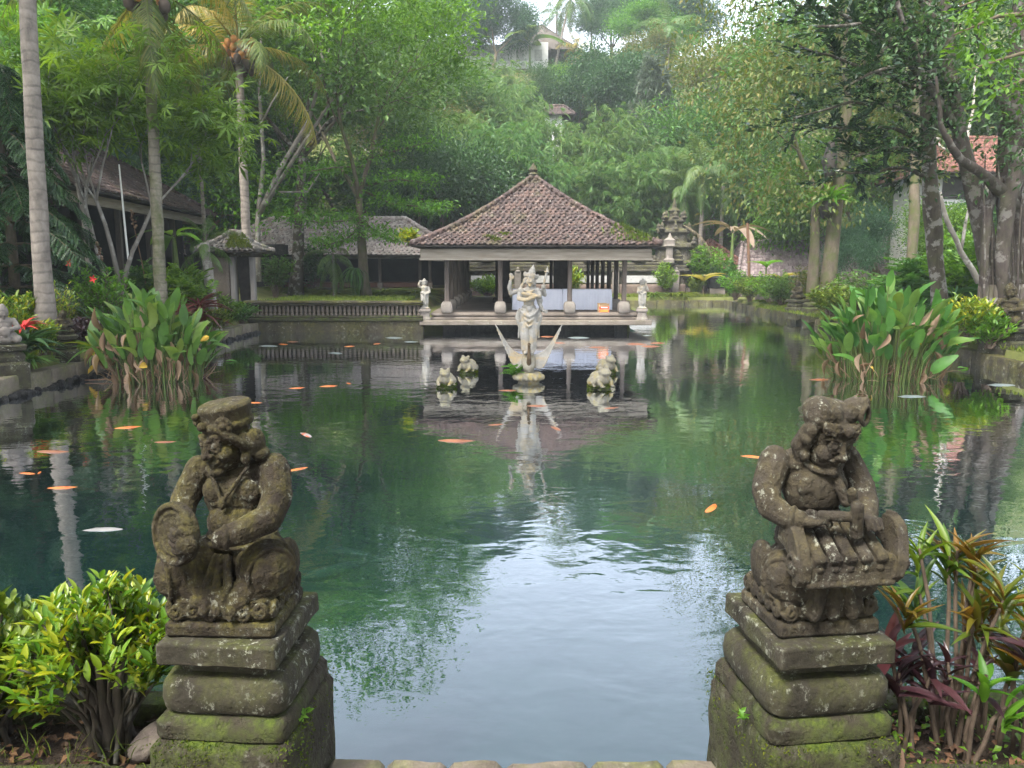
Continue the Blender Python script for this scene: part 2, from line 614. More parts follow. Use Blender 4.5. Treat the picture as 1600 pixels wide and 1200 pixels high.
# foliage (albedo .02 to .15)
M['leaf_bright'] = leaf_mat('leaf_bright', [(.05, .13, .012), (.09, .2, .018), (.14, .27, .025)], .45)
M['leaf_mid'] = leaf_mat('leaf_mid', [(.034, .1, .018), (.062, .15, .026), (.1, .195, .036)], .38)
M['leaf_dark'] = leaf_mat('leaf_dark', [(.016, .052, .016), (.03, .085, .024), (.052, .12, .032)], .28)
M['leaf_blue'] = leaf_mat('leaf_blue', [(.024, .075, .034), (.042, .115, .048), (.07, .15, .06)], .3)
M['leaf_olive'] = leaf_mat('leaf_olive', [(.05, .085, .016), (.085, .125, .022), (.125, .145, .032), (.15, .125, .042)], .42)
M['leaf_rubber'] = leaf_mat('leaf_rubber', [(.012, .032, .014), (.02, .048, .02), (.034, .065, .03)], .15, .25, .6)
M['leaf_bamboo'] = leaf_mat('leaf_bamboo', [(.065, .15, .04), (.11, .21, .06), (.16, .25, .08)], .4, clump=.5)
M['leaf_pine'] = leaf_mat('leaf_pine', [(.012, .045, .014), (.02, .068, .018), (.035, .09, .022)], .2)
M['leaf_casuarina'] = leaf_mat('leaf_casuarina', [(.05, .08, .045), (.075, .105, .06)], .3)
M['frond'] = leaf_mat('frond', [(.055, .09, .018), (.1, .14, .028), (.16, .17, .04)], .4, clump=.9)
M['frond_yellow'] = leaf_mat('frond_yellow', [(.14, .15, .03), (.25, .22, .05), (.32, .25, .07)], .45)
M['frond_green'] = leaf_mat('frond_green', [(.05, .11, .025), (.08, .15, .035), (.12, .18, .05)], .4)
M['frond_dry'] = leaf_mat('frond_dry', [(.12, .09, .06), (.2, .16, .11), (.28, .22, .16)], .2, .8, .1)
M['leaf_orange'] = leaf_mat('leaf_orange', [(.3, .1, .02), (.4, .17, .03)], .3)
M['leaf_croton'] = leaf_mat('leaf_croton', [(.06, .14, .012), (.11, .2, .014), (.19, .26, .015), (.33, .32, .015)], .4, .35, .45, clump=6)
M['leaf_croton_low'] = leaf_mat('leaf_croton_low', [(.035, .075, .01), (.08, .13, .012), (.15, .2, .012)], .35, clump=6)
M['leaf_canna'] = leaf_mat('leaf_canna', [(.03, .09, .02), (.055, .15, .026), (.085, .195, .035), (.13, .2, .04)], .35, .45, .35, clump=5)
M['leaf_dead'] = leaf_mat('leaf_dead', [(.09, .055, .035), (.2, .13, .085), (.33, .235, .165)], .25, .8, .1, clump=4)
M['leaf_red'] = leaf_mat('leaf_red', [(.06, .02, .02), (.11, .03, .028), (.17, .05, .04)], .3, clump=4)
M['leaf_purple'] = leaf_mat('leaf_purple', [(.022, .012, .018), (.045, .018, .024), (.07, .026, .03)], .2, .35, .5, clump=4)
M['leaf_crotonred'] = leaf_mat('leaf_crotonred', [(.04, .09, .012), (.1, .13, .014), (.17, .085, .015), (.17, .14, .02)], .4, .35, .45, clump=6)
M['grass'] = leaf_mat('grass', [(.06, .1, .015), (.1, .15, .02), (.16, .19, .03)], .35, .6, .2, clump=1.5)
M['moss_leaf'] = leaf_mat('moss_leaf', [(.03, .055, .006), (.055, .085, .008), (.1, .12, .012)], .3, .8, .1, clump=5)
M['flower_red'] = plain_mat('flower_red', (.4, .02, .02), (.55, .05, .04))
M['litter'] = leaf_mat('litter', [(.03, .02, .014), (.06, .04, .026), (.1, .06, .035), (.15, .09, .045)], .1, .85, .1, clump=5)

# stone, wood, clay
M['stone_statue'] = stone_mat('stone_statue', (.013, .01, .007), (.06, .047, .033), moss=.9, lichen=.6, scale=7, bump=.8, dist=.008,
                              mosscol=((.03, .03, .008), (.1, .085, .015)), stain=(.035, .03, .02))
M['stone_pedestal'] = stone_mat('stone_pedestal', (.018, .016, .011), (.066, .058, .042), moss=.8, lichen=.8, scale=6, bump=.6, dist=.006,
                                mosscol=((.03, .038, .008), (.075, .085, .014)))
M['stone_mossy'] = stone_mat('stone_mossy', (.02, .017, .011), (.06, .052, .035), moss=1.1, lichen=.2, scale=5, bump=.8, dist=.012,
                             mosscol=((.025, .042, .006), (.075, .105, .01)))
M['stone_kerb'] = stone_mat('stone_kerb', (.07, .058, .043), (.19, .16, .125), moss=.7, lichen=.4, scale=2.5, bump=.5)
M['stone_white'] = stone_mat('stone_white', (.22, .21, .185), (.4, .39, .36), moss=.12, scale=5, bump=.4, stain=(.34, .25, .12), dist=.012,
                             mosscol=((.2, .16, .05), (.3, .22, .08)))
M['stone_swan'] = stone_mat('stone_swan', (.17, .155, .115), (.36, .34, .29), moss=.3, scale=6, bump=.5, stain=(.2, .13, .05), dist=.012,
                            mosscol=((.16, .13, .02), (.3, .24, .05)))
M['stone_neck'] = stone_mat('stone_neck', (.05, .035, .02), (.14, .1, .06), scale=8, bump=.5)
M['stone_frog'] = stone_mat('stone_frog', (.14, .125, .09), (.32, .3, .26), moss=.5, scale=7, bump=.5, stain=(.22, .16, .04), dist=.012,
                            mosscol=((.12, .11, .02), (.3, .27, .05)))
M['stone_pink'] = stone_mat('stone_pink', (.15, .13, .115), (.27, .24, .215), moss=.2, lichen=.4, scale=3, bump=.3)
M['stone_slab'] = stone_mat('stone_slab', (.12, .1, .08), (.25, .215, .185), moss=.25, lichen=.5, scale=2.2, bump=.4)
M['stone_floor'] = stone_mat('stone_floor', (.13, .11, .09), (.25, .21, .18), scale=1.6, bump=.2)
M['stone_temple'] = stone_mat('stone_temple', (.03, .027, .022), (.1, .088, .072), moss=.8, lichen=.5, scale=2.4, bump=.8, dist=.04,
                              mosscol=((.06, .065, .02), (.15, .14, .04)))
M['stone_panel'] = stone_mat('stone_panel', (.3, .3, .29), (.5, .49, .47), scale=6, bump=.6)
M['wall_bank'] = stone_mat('wall_bank', (.026, .022, .014), (.08, .07, .048), moss=.9, lichen=.45, scale=1.6, bump=.6, dist=.03,
                           mosscol=((.05, .055, .012), (.15, .14, .025)))
M['wall_pebble'] = stone_mat('wall_pebble', (.02, .02, .02), (.075, .07, .065), lichen=.3, scale=9, bump=1.0, dist=.05)
M['plaster'] = stone_mat('plaster', (.085, .065, .05), (.19, .165, .14), lichen=.2, moss=.15, scale=1.6, bump=.3, stain=(.09, .07, .05))
M['plaster_white'] = plain_mat('plaster_white', (.42, .42, .41), (.58, .58, .57), 2)
M['rock'] = stone_mat('rock', (.09, .072, .062), (.2, .165, .145), moss=.2, lichen=.1, scale=5, bump=.6)
M['soil'] = stone_mat('soil', (.035, .025, .018), (.11, .08, .055), scale=9, bump=1.0, dist=.03)
M['wood_beam'] = plain_mat('wood_beam', (.2, .165, .125), (.36, .32, .265), 4, .75, .3, stretch=(.25, .25, 2.5))
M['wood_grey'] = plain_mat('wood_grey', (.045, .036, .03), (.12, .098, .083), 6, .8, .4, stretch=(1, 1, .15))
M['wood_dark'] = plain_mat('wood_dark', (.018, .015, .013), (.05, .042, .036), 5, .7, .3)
M['wood_pale'] = plain_mat('wood_pale', (.12, .11, .1), (.22, .205, .19), 4, .8, .3, stretch=(1, 1, .2))
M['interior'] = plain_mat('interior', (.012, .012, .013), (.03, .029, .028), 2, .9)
M['thatch'] = stone_mat('thatch', (.07, .06, .05), (.15, .13, .11), scale=1.5, bump=.8, dist=.05)
M['cloth'] = plain_mat('cloth', (.55, .57, .66), (.64, .66, .74), 3, .7, .05, .15)
M['cardboard'] = plain_mat('cardboard', (.42, .28, .15), (.5, .35, .2), 4, .8, .05)
M['box_red'] = plain_mat('box_red', (.5, .06, .03), (.55, .09, .04), 4)
M['box_orange'] = plain_mat('box_orange', (.6, .25, .04), (.65, .32, .06), 4)
M['paint_white'] = plain_mat('paint_white', (.72, .72, .7), (.82, .82, .8), 4, .6, .05)
M['pot'] = plain_mat('pot', (.015, .015, .016), (.04, .04, .04), 6, .6, .2)
M['tile_brown'] = tile_mat('tile_brown', [(.05, .037, .035), (.06, .045, .042), (.07, .052, .048), (.08, .057, .051), (.1, .066, .056), (.062, .046, .043)], .4, .25)
M['tile_pale'] = tile_mat('tile_pale', [(.2, .175, .16), (.29, .26, .235), (.36, .32, .295), (.24, .18, .16)], .5, .25)
M['tile_red'] = tile_mat('tile_red', [(.11, .05, .04), (.15, .07, .055), (.19, .09, .07)], .25)
M['tile_grey'] = tile_mat('tile_grey', [(.2, .155, .155), (.27, .21, .21), (.34, .28, .27)], .4, .2)
M['tile_white'] = tile_mat('tile_white', [(.09, .085, .075), (.15, .14, .125), (.09, .065, .055)], .6, .6)
# bark
M['bark_palm'] = bark_mat('bark_palm', (.11, .095, .082), (.27, .235, .2), rings=1.6, scale=4, stretch=(1, 1, .6), bump=.3)
M['bark_palm_moss'] = bark_mat('bark_palm_moss', (.1, .09, .07), (.24, .215, .17), rings=1.6, scale=4, stretch=(1, 1, .6), bump=.3, moss=.9)
M['bark_pale'] = bark_mat('bark_pale', (.11, .1, .085), (.24, .22, .19), patch=(.3, .29, .26), scale=4)
M['bark_brown'] = bark_mat('bark_brown', (.06, .045, .032), (.2, .155, .11), scale=4, moss=.5)
M['bark_dark'] = bark_mat('bark_dark', (.025, .02, .016), (.085, .07, .055), patch=(.22, .21, .19), scale=5, moss=.3)
M['bark_ficus'] = bark_mat('bark_ficus', (.028, .022, .02), (.085, .07, .062), patch=(.15, .14, .128), scale=4.5, moss=.25)
M['bark_mossy'] = bark_mat('bark_mossy', (.05, .04, .028), (.14, .115, .085), scale=4, moss=.8)
M['bamboo_culm'] = bark_mat('bamboo_culm', (.09, .11, .03), (.2, .2, .07), scale=3, bump=.1)
M['stem_green'] = plain_mat('stem_green', (.05, .09, .02), (.1, .13, .03), 6, .6)
M['stem_brown'] = plain_mat('stem_brown', (.05, .035, .025), (.12, .09, .065), 12, .85, .4)
M['crownshaft'] = plain_mat('crownshaft', (.2, .24, .03), (.36, .33, .06), 3, .5)
M['coconut'] = plain_mat('coconut', (.3, .12, .03), (.48, .22, .07), 3, .6, .1)
M['coconut_brown'] = plain_mat('coconut_brown', (.05, .035, .03), (.11, .085, .07), 3, .85, .3)
# fish
M['koi_orange'] = plain_mat('koi_orange', (.34, .075, .01), (.45, .14, .02), 5, .35, .05, .5)
M['koi_white'] = plain_mat('koi_white', (.13, .125, .12), (.22, .21, .2), 4, .35, .05, .5)
M['koi_dull'] = plain_mat('koi_dull', (.13, .045, .018), (.2, .075, .03), 5, .4, .05, .4)
M['koi_patch'] = (lambda k: k.done(k.pbr(k.ramp(k.noise(k.coord('Object'), 6, 2), [(.34, .07, .015), (.24, .235, .23)], [.47, .52]), .35, .5)))(NT('koi_patch'))
M['koi_grey'] = plain_mat('koi_grey', (.07, .09, .085), (.13, .15, .14), 5, .4, .05, .4)

# water: clear film with teal murk below, mirror on top
k = NT('water')
co = k.coord('Object')
n1 = k.noise(k.coord('Object', (1.0, 1.35, 1)), 2.3, 2, .5, .5)
n2 = k.noise(k.coord('Object', (1.0, 1.6, 1)), 9.0, 2, .5, .2)
pm = k.ramp(k.noise(co, .28, 2), [.25, 1.0], [.38, .62])
h = k.math('MULTIPLY', k.math('MULTIPLY_ADD', n2, .16, n1), pm)
bn = k.bump(h, 1.0, .007)
fr = k.n('ShaderNodeFresnel', i_IOR=1.36); k.l(bn, fr.inputs['Normal'])
gl = k.n('ShaderNodeBsdfGlossy', i_Roughness=.012); gl.inputs['Color'].default_value = (.9, .94, 1, 1); k.l(bn, gl.inputs['Normal'])
df = k.n('ShaderNodeBsdfDiffuse'); df.inputs['Color'].default_value = (.003, .018, .02, 1)
tp = k.n('ShaderNodeBsdfTransparent'); tp.inputs['Color'].default_value = (.45, .68, .64, 1)
m1 = k.n('ShaderNodeMixShader', i_0=.55); k.l(df.outputs[0], m1.inputs[1]); k.l(tp.outputs[0], m1.inputs[2])
m2 = k.n('ShaderNodeMixShader')
k.l(k.math('MULTIPLY_ADD', fr.outputs[0], 3.15, .015, clamp=True), m2.inputs[0])
k.l(m1.outputs[0], m2.inputs[1]); k.l(gl.outputs[0], m2.inputs[2])
M['water'] = k.done(m2.outputs[0])
M['pond_bed'] = plain_mat('pond_bed', (.02, .04, .033), (.06, .085, .065), 1.2, .9)

# ground sheet
k = NT('ground')
co = k.coord('Object')
c1 = k.ramp(k.noise(co, .8, 6, .7), [(.05, .06, .02), (.09, .1, .03), (.12, .09, .055)], [.35, .55, .7])
M['ground'] = k.done(k.pbr(c1, .95, .1, k.bump(k.noise(co, 12, 5), .6, .05)))
# ------------------------------------------------------------------ the setting: ground, pond
PX0, PX1 = -8.4, 10.6           # pond sides
NEAR_Y, WALL_Y, FAR_Y = 2.86, 25.6, 44.0

def right_edge(y):
    return 10.3 + (y - 15) * .062

def hill(x, y):
    x = np.asarray(x, float); y = np.asarray(y, float)
    t = np.clip((y - 54) / 52, 0, 1)
    z = 27 * (t * t * (3 - 2 * t)) ** .9
    tl = np.clip((-x - 20) / 45, 0, 1) * np.clip((y - 15) / 40, 0, 1)
    tr = np.clip((x - 24) / 45, 0, 1) * np.clip((y - 25) / 40, 0, 1)
    return z + 12 * tl * tl * (3 - 2 * tl) + 9 * tr * tr * (3 - 2 * tr)

def ground_z(x, y):
    """height of the land (pond bed inside the pond)"""
    x = np.asarray(x, float); y = np.asarray(y, float)
    z = np.where(x < 0, .42, .4) + hill(x, y)
    z = z + np.where((x < -8.4) & (y > 9), np.clip((-x - 8.8) / 3.2, 0, 1) * .75, 0)
    z = np.where((x < -3.6) & (y > 26), np.maximum(z, .75), z)
    return z

def in_pond(x, y):
    back = np.where(x < 4.2, WALL_Y + .35, FAR_Y)
    return (x > PX0 - .12) & (x < right_edge(y) + .12) & (y > NEAR_Y - .1) & (y < back + .1)

def grid_mesh(name, xs, ys, zf, mat, kind='structure', label=None):
    X, Y = np.meshgrid(xs, ys, indexing='ij')
    Z = zf(X, Y)
    nx, ny = len(xs), len(ys)
    i, j = np.meshgrid(np.arange(nx - 1), np.arange(ny - 1), indexing='ij')
    a = i * ny + j
    q = np.stack([a, a + ny, a + ny + 1, a + 1], -1).reshape(-1, 4)
    mb = MB(); mb.add(np.stack([X, Y, Z], -1).reshape(-1, 3), q)
    o = mb.build(name, mat, smooth=True)
    return tag(o, kind=kind)

xs = np.unique(np.concatenate([np.linspace(-320, -60, 14), np.linspace(-60, -12, 33), np.linspace(-12, 16, 113), np.linspace(16, 60, 31), np.linspace(60, 320, 14)]))
ys = np.unique(np.concatenate([np.linspace(-120, -10, 8), np.linspace(-10, 50, 161), np.linspace(50, 120, 48), np.linspace(120, 420, 16)]))
def zf(X, Y):
    z = ground_z(X, Y)
    z = np.where(Y < NEAR_Y, .2, z)
    z = np.where(in_pond(X, Y), -1.3, z)
    return z
grid_mesh('ground', xs, ys, zf, M['ground'])

wm = MB()
wm.add([(PX0 - .1, NEAR_Y - .05, 0), (11.0, NEAR_Y - .05, 0), (12.3, FAR_Y + .1, 0), (4.2, FAR_Y + .1, 0), (4.2, WALL_Y + .3, 0), (PX0 - .1, WALL_Y + .3, 0)],
       [(0, 1, 4, 5)], [(1, 2, 3, 4)] and [(1, 2, 3, 4)])
tag(wm.build('water', M['water'], smooth=False), kind='structure')
# pond bed hides the stepped edge of the ground sheet
bm_ = MB(); bm_.box((1.5, 23.5, -1.26), (22, 42, .04))
tag(bm_.build('pond_bed', M['pond_bed'], smooth=False), kind='structure')

def kerb_run(name, pts, wd, z0, z1, mat, n_jit=.015, label=None, cat='kerb', seed=1):
    """long row of worn kerb blocks along a line of points"""
    rng = random.Random(seed)
    mb = MB()
    for a, b in zip(pts[:-1], pts[1:]):
        a = Vector(a); b = Vector(b)
        L = (b - a).length; n = max(1, int(L / .75)); d = (b - a) / L
        ang = math.atan2(d.y, d.x)
        for i in range(n):
            c = a + d * (L * (i + .5) / n)
            h = z1 + rng.uniform(-n_jit, n_jit)
            mb.box((c.x + rng.uniform(-n_jit, n_jit), c.y, (z0 + h) / 2), (L / n - .012, wd, h - z0), ang + rng.uniform(-.012, .012), .02)
    return mb

# left bank wall, right bank wall, near edge: long low walls
o = subdivided(kerb_run('k', [(-8.62, 8.5, 0), (-8.62, 25.5, 0)], .42, -1.2, .34, None, seed=2), 'pond_wall', M['stone_kerb'], cuts=2, amp=.02, scale=3)
tag(o, 'brown stone kerb wall along the left bank of the pond', 'wall')
o = subdivided(kerb_run('k', [(right_edge(9) + .2, 9, 0), (right_edge(44) + .2, 44, 0)], .42, -1.2, .27, None, seed=3), 'pond_wall', M['wall_bank'], cuts=2, amp=.02, scale=3)
tag(o, 'mossy stone kerb wall along the right bank of the pond', 'wall')
o = subdivided(kerb_run('k', [(4.3, 44.15, 0), (12.2, 44.15, 0)], .45, -1.2, .24, None, seed=4), 'pond_wall', M['wall_bank'], cuts=2, amp=.02, scale=3)
tag(o, 'low stone edge at the far end of the pond, right of the open pavilion', 'wall')
# dark wet stones at the water line, left bank
rng = random.Random(5)
mb = MB()
for i in range(150):
    y = 9 + i * .11
    mb.ell((-8.37 + rng.uniform(-.03, .05), y, rng.uniform(-.02, .06)), (rng.uniform(.04, .09), rng.uniform(.05, .1), rng.uniform(.04, .07)), lo=True)
tag(mb.build('wet_stones', M['wall_pebble'], smooth=True), 'dark wet pebbles lining the left bank at the water', 'stones', kind='stuff')

# near edge: paved strip between the pedestals
mb = MB()
rng = random.Random(8)
x = -.74
while x < .8:
    wd = rng.uniform(.22, .34)
    mb.box((x + wd / 2, 2.575, .12), (wd - .012, .46 + rng.uniform(-.015, .015), .28), 0, .025)
    x += wd
o = subdivided(mb, 'paved_edge', M['stone_kerb'], cuts=3, amp=.012, scale=7)
tag(o, kind='structure')
mb = MB(); mb.box((0, .6, .13), (12, 3.5, .2))
tag(mb.build('path', M['stone_floor'], smooth=False), kind='structure')
mb = MB(); mb.box((0, 2.80, -.6), (20, .1, 1.3))
tag(mb.build('pond_wall', M['wall_bank'], smooth=False), 'stone wall of the near pond edge below the paving', 'wall')

# planters either side
for side, x0, x1, lab in ((-1, -4.2, -.98, 'left'), (1, 1.2, 4.4, 'right')):
    mb = MB(); rng = random.Random(20 + side); x = x0
    while x < x1:
        wd = min(rng.uniform(.5, .8), x1 - x)
        mb.box((x + wd / 2, 2.93, .1), (wd - .01, .14, .7 + rng.uniform(-.01, .01)), rng.uniform(-.01, .01), .02)
        x += wd + .001
    o = subdivided(mb, 'planter_wall', M['stone_mossy'], cuts=4, amp=.014, scale=6)
    tag(o, 'moss-topped low stone wall between the %s planting bed and the water' % ('croton' if side < 0 else 'red-leaved'), 'wall')
    mb = MB(); x = x0
    while x < x1:
        wd = min(rng.uniform(.6, .9), x1 - x)
        mb.box((x + wd / 2, 2.42, .22), (wd - .01, .18, .46 + rng.uniform(-.01, .01)), rng.uniform(-.01, .01), .025)
        x += wd + .001
    o = subdivided(mb, 'planter_kerb', M['stone_mossy'], cuts=4, amp=.014, scale=6)
    tag(o, 'mossy front kerb of the %s' % ('bed with the yellow croton' if side < 0 else 'bed with the red-leaved plants'), 'kerb')
    o = grid_mesh('planting_bed', np.linspace(x0, x1, 70), np.linspace(2.5, 2.88, 12),
                  lambda X, Y: .36 + .02 * np.sin(X * 9) * np.cos(Y * 17) + .012 * np.sin(X * 31 + Y * 40), M['soil'])
    r = np.random.default_rng(30 + side)
    n = 900
    P = np.stack([r.uniform(x0, x1, n), r.uniform(2.5, 2.87, n), np.full(n, .39) + r.uniform(-.01, .025, n)], 1)
    a = r.uniform(0, 2 * PI, n)
    D = np.stack([np.cos(a), np.sin(a), r.uniform(-.3, .3, n)], 1)
    N = np.stack([r.uniform(-.6, .6, n), r.uniform(-.6, .6, n), np.ones(n)], 1)
    mb = MB(); mb.scatter(t_rhomb(.5, .12, .15), P, D, N, r.uniform(.02, .06, n))
    tag(mb.build('leaf_litter', M['litter'], smooth=False), 'dry brown fallen leaves on the %s' % ('left planting bed' if side < 0 else 'right planting bed'), 'leaf litter', kind='stuff')
    # moss and small weeds on the walls
    n = 5000
    yy = np.where(r.random(n) < .5, r.uniform(2.33, 2.51, n), r.uniform(2.86, 2.99, n))
    P = np.stack([r.uniform(x0, x1, n), yy, .45 + r.uniform(-.015, .008, n)], 1)
    keep = (np.sin(P[:, 0] * 5.1) + np.sin(P[:, 0] * 11.7 + 1) + r.uniform(-1, 1, n)) > 0
    P = P[keep]; n = len(P)
    D = np.stack([r.normal(0, .6, n), r.normal(0, .6, n), np.ones(n)], 1)
    mb = MB(); mb.scatter(RHOMB_LO, P, D, r.normal(0, 1, (n, 3)), r.uniform(.008, .02, n))
    tag(mb.build('moss', M['moss_leaf'], smooth=False), 'bright green moss on the %s planter walls' % ('left' if side < 0 else 'right'), 'moss', kind='stuff')

# lawns on the banks: short grass
def grass_patch(name, label, x0, x1, y0, y1, n, size, seed, mat='grass', zoff=0.0):
    r = np.random.default_rng(seed)
    X = r.uniform(x0, x1, n); Y = r.uniform(y0, y1, n)
    Z = ground_z(X, Y) + zoff
    D = np.stack([r.normal(0, .5, n), r.normal(0, .5, n), np.ones(n)], 1)
    mb = MB(); mb.scatter(t_rhomb2(.22, .05, .2), np.stack([X, Y, Z], 1), D, r.normal(0, 1, (n, 3)), r.uniform(.5, 1.3, n) * size)
    return tag(mb.build(name, M[mat], smooth=False), label, 'grass', kind='stuff')
grass_patch('grass', 'short green grass on the left bank behind the kerb', -11.5, -8.75, 9.5, 25.5, 16000, .12, 41)
grass_patch('grass', 'yellow-green grass on the right bank behind the kerb', 10.6, 14.5, 11, 34, 20000, .13, 42)
grass_patch('grass', 'grass and weeds beyond the balustrade in front of the back-left pavilion', -9.5, -4.2, 26.3, 34, 9000, .2, 43)
grass_patch('grass', 'grass strip at the far end of the pond below the temple wall', 4.3, 12.5, 44.5, 46.8, 4000, .2, 44)
# ------------------------------------------------------------------ roofs of single tiles
def tiled_slope(mb, E0, E1, R1, R0, tw=.2, th=.22, flare=0.0, seed=0, lift=.03, jit=.012):
    """curved clay tiles, each its own shell, on the slope eave E0-E1 up to ridge R0-R1"""
    rng = np.random.default_rng(seed)
    E0, E1, R0, R1 = map(V3, (E0, E1, R0, R1))
    mid_e, mid_r = (E0 + E1) / 2, (R0 + R1) / 2
    u = nrm(E1 - E0)
    up = mid_r - mid_e
    up = up - u * np.dot(up, u)
    H = np.linalg.norm(up); v = up / H
    n = nrm(np.cross(u, v))
    if n[2] < 0: n = -n
    L = np.linalg.norm(E1 - E0)
    a0, a1 = np.dot(R0 - E0, u), np.dot(R1 - E0, u)
    rows = int(H / th) + 1
    tu, tz = np.array([0, .22, .45, .7, 1.0]), np.array([.035, .0, -.004, .035, .045])
    for r in range(rows):
        s0 = r * th / H; s1 = min(1.0, s0 + th * 1.12 / H)
        lo, hi = a0 * min(1, s0), L + (a1 - L) * min(1, s0)
        m = int((hi - lo) / tw) + 1
        st = lo + (hi - lo - m * tw) / 2 + (tw / 2 if r % 2 else 0)
        for c in range(m + 1):
            x0 = st + (c - .5) * tw
            if x0 + tw < lo - .03 or x0 > hi + .03: continue
            xs_ = np.clip(x0 + tu * tw, lo - .04, hi + .04)
            if xs_[-1] - xs_[0] < .03: continue
            j = rng.normal(0, jit, 3)
            V = []
            for q, s in enumerate((s0, s1)):
                dz = flare * (4 * s * (1 - s)) * -1
                base = E0 + v * (H * s + j[0]) + n * (lift * (1.15 - q) + tz[:, None] * 1.0 + j[1] * .6) + np.array([0, 0, dz])
                V.append(base + u * (xs_[:, None] + j[2]))
            V.append(V[0] - n * .035)                 # front lip gives the tile its thickness
            V = np.vstack(V)
            Q = [(i, i + 1, 5 + i + 1, 5 + i) for i in range(4)] + [(10 + i, 10 + i + 1, i + 1, i) for i in range(4)]
            mb.add(V, Q)
    return mb

def slope_board(mb, E0, E1, R1, R0, th=.06, drop=.05, flare=0.0, seg=8):
    """the closed roof deck under the tiles"""
    E0, E1, R0, R1 = map(V3, (E0, E1, R0, R1))
    A, B = [], []
    for i in range(seg + 1):
        s = i / seg
        dz = np.array([0, 0, -flare * 4 * s * (1 - s) - drop])
        A.append(E0 + (R0 - E0) * s + dz); B.append(E1 + (R1 - E1) * s + dz)
    n = np.cross(E1 - E0, (R0 + R1) / 2 - E0); n = nrm(n if n[2] > 0 else -n)
    return mb.plate(A, B, th, n)

def ridge_caps(mb, A, B, r=.1, step=.28, flare=0.0, seed=0):
    rng = np.random.default_rng(seed)
    A, B = V3(A), V3(B); L = np.linalg.norm(B - A); n = max(1, int(L / step))
    for i in range(n):
        s0, s1 = i / n, min(1, (i + 1.15) / n)
        p = A + (B - A) * s0 + np.array([0, 0, -flare * 4 * s0 * (1 - s0)]) + rng.normal(0, .008, 3)
        q = A + (B - A) * s1 + np.array([0, 0, -flare * 4 * s1 * (1 - s1)]) + rng.normal(0, .008, 3)
        mb.tube([p, q], [r * 1.08, r * .92], 8)
    return mb

def hip_roof(root, x0, x1, y0, y1, ze, zr, ridge, tmat, tw=.2, th=.22, flare=0.0, seed=0, sides='fblr', cap=.1):
    """hipped roof; ridge = (xa, ya, xb, yb). Builds parts roof_deck, roof_tiles (> ridge_tiles)"""
    xa, ya, xb, yb = ridge
    E = [(x0, y0, ze), (x1, y0, ze), (x1, y1, ze), (x0, y1, ze)]
    along_y = abs(yb - ya) > abs(xb - xa)
    Ra, Rb = (xa, ya, zr), (xb, yb, zr)
    if along_y:
        S = {'f': (E[0], E[1], Ra, Ra), 'r': (E[1], E[2], Rb, Ra), 'b': (E[2], E[3], Rb, Rb), 'l': (E[3], E[0], Ra, Rb)}
        hips = [(E[0], Ra), (E[1], Ra), (E[2], Rb), (E[3], Rb)]
    else:
        S = {'f': (E[0], E[1], Rb, Ra), 'r': (E[1], E[2], Rb, Rb), 'b': (E[2], E[3], Ra, Rb), 'l': (E[3], E[0], Ra, Ra)}
        hips = [(E[0], Ra), (E[1], Rb), (E[2], Rb), (E[3], Ra)]
    d = MB()
    for s in 'fblr': slope_board(d, *S[s], flare=flare)
    d.build('roof_deck', M['wood_dark'], root, smooth=False)
    t = MB()
    for i, s in enumerate(sides): tiled_slope(t, *S[s], tw=tw, th=th, flare=flare, seed=seed + i)
    tl = t.build('roof_tiles', tmat, root, smooth=True)
    c = MB()
    for i, (a, b) in enumerate(hips): ridge_caps(c, V3(a) + [0, 0, .05], V3(b) + [0, 0, .05], cap, flare=flare, seed=seed + i)
    if (V3(Ra) != V3(Rb)).any(): ridge_caps(c, V3(Ra) + [0, 0, .06], V3(Rb) + [0, 0, .06], cap * 1.1, seed=seed)
    c.build('ridge_tiles', tmat, tl, smooth=True)
    return tl

# ------------------------------------------------------------------ the open pavilion standing in the pond
PVX, PVY = .78, 25.4                        # centre line, front edge
pv = thing('pavilion', 'open pavilion over the pond with brown hipped tile roof and stone floor', 'pavilion', (PVX, PVY, 0))
b = MB(); b.box((0, 7.1, .33), (7.7, 14.2, .16), b=.02)
subdivided(b, 'base_slab', M['stone_slab'], pv, 5, .008, 4)
b = MB(); b.box((0, 7.15, .455), (7.0, 13.7, .09), b=.015); b.box((0, 7.15, .52), (6.7, 13.5, .06)); b.box((0, 7.15, .595), (7.0, 13.7, .10), b=.015)
subdivided(b, 'floor', M['stone_floor'], pv, 5, .006, 4)
b = MB(); b.box((0, 7.4, -.4), (6.3, 13.2, 1.3))
for sx in (-2.9, -1, 1, 2.9): b.box((sx, .75, -.4), (.4, .4, 1.3))
b.build('foundation', M['wall_pebble'], pv, smooth=False)
FZ = .645
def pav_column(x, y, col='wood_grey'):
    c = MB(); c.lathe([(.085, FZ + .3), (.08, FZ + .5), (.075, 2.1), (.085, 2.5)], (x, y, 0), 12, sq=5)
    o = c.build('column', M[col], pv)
    bs = MB(); bs.lathe([(.16, FZ), (.19, FZ + .04), (.2, FZ + .18), (.19, FZ + .28), (.15, FZ + .36), (.09, FZ + .38)], (x, y, 0), 20, sq=6)
    bs.build('column_base', M['stone_pink'], o)
for x in (-2.95, -1.17, 1.14, 2.95): pav_column(x, .35)
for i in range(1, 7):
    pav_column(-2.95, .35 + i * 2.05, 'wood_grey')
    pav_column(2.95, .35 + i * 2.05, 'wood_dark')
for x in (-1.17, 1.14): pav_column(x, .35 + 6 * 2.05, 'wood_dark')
for x in (-1.18, 1.3):
    c = MB(); c.box((x, 7.6, 1.6), (.62, .55, 1.95), b=.03); c.box((x, 7.6, .75), (.8, .72, .22), b=.03)
    c.build('pillar', M['wood_dark'], pv)
b = MB()
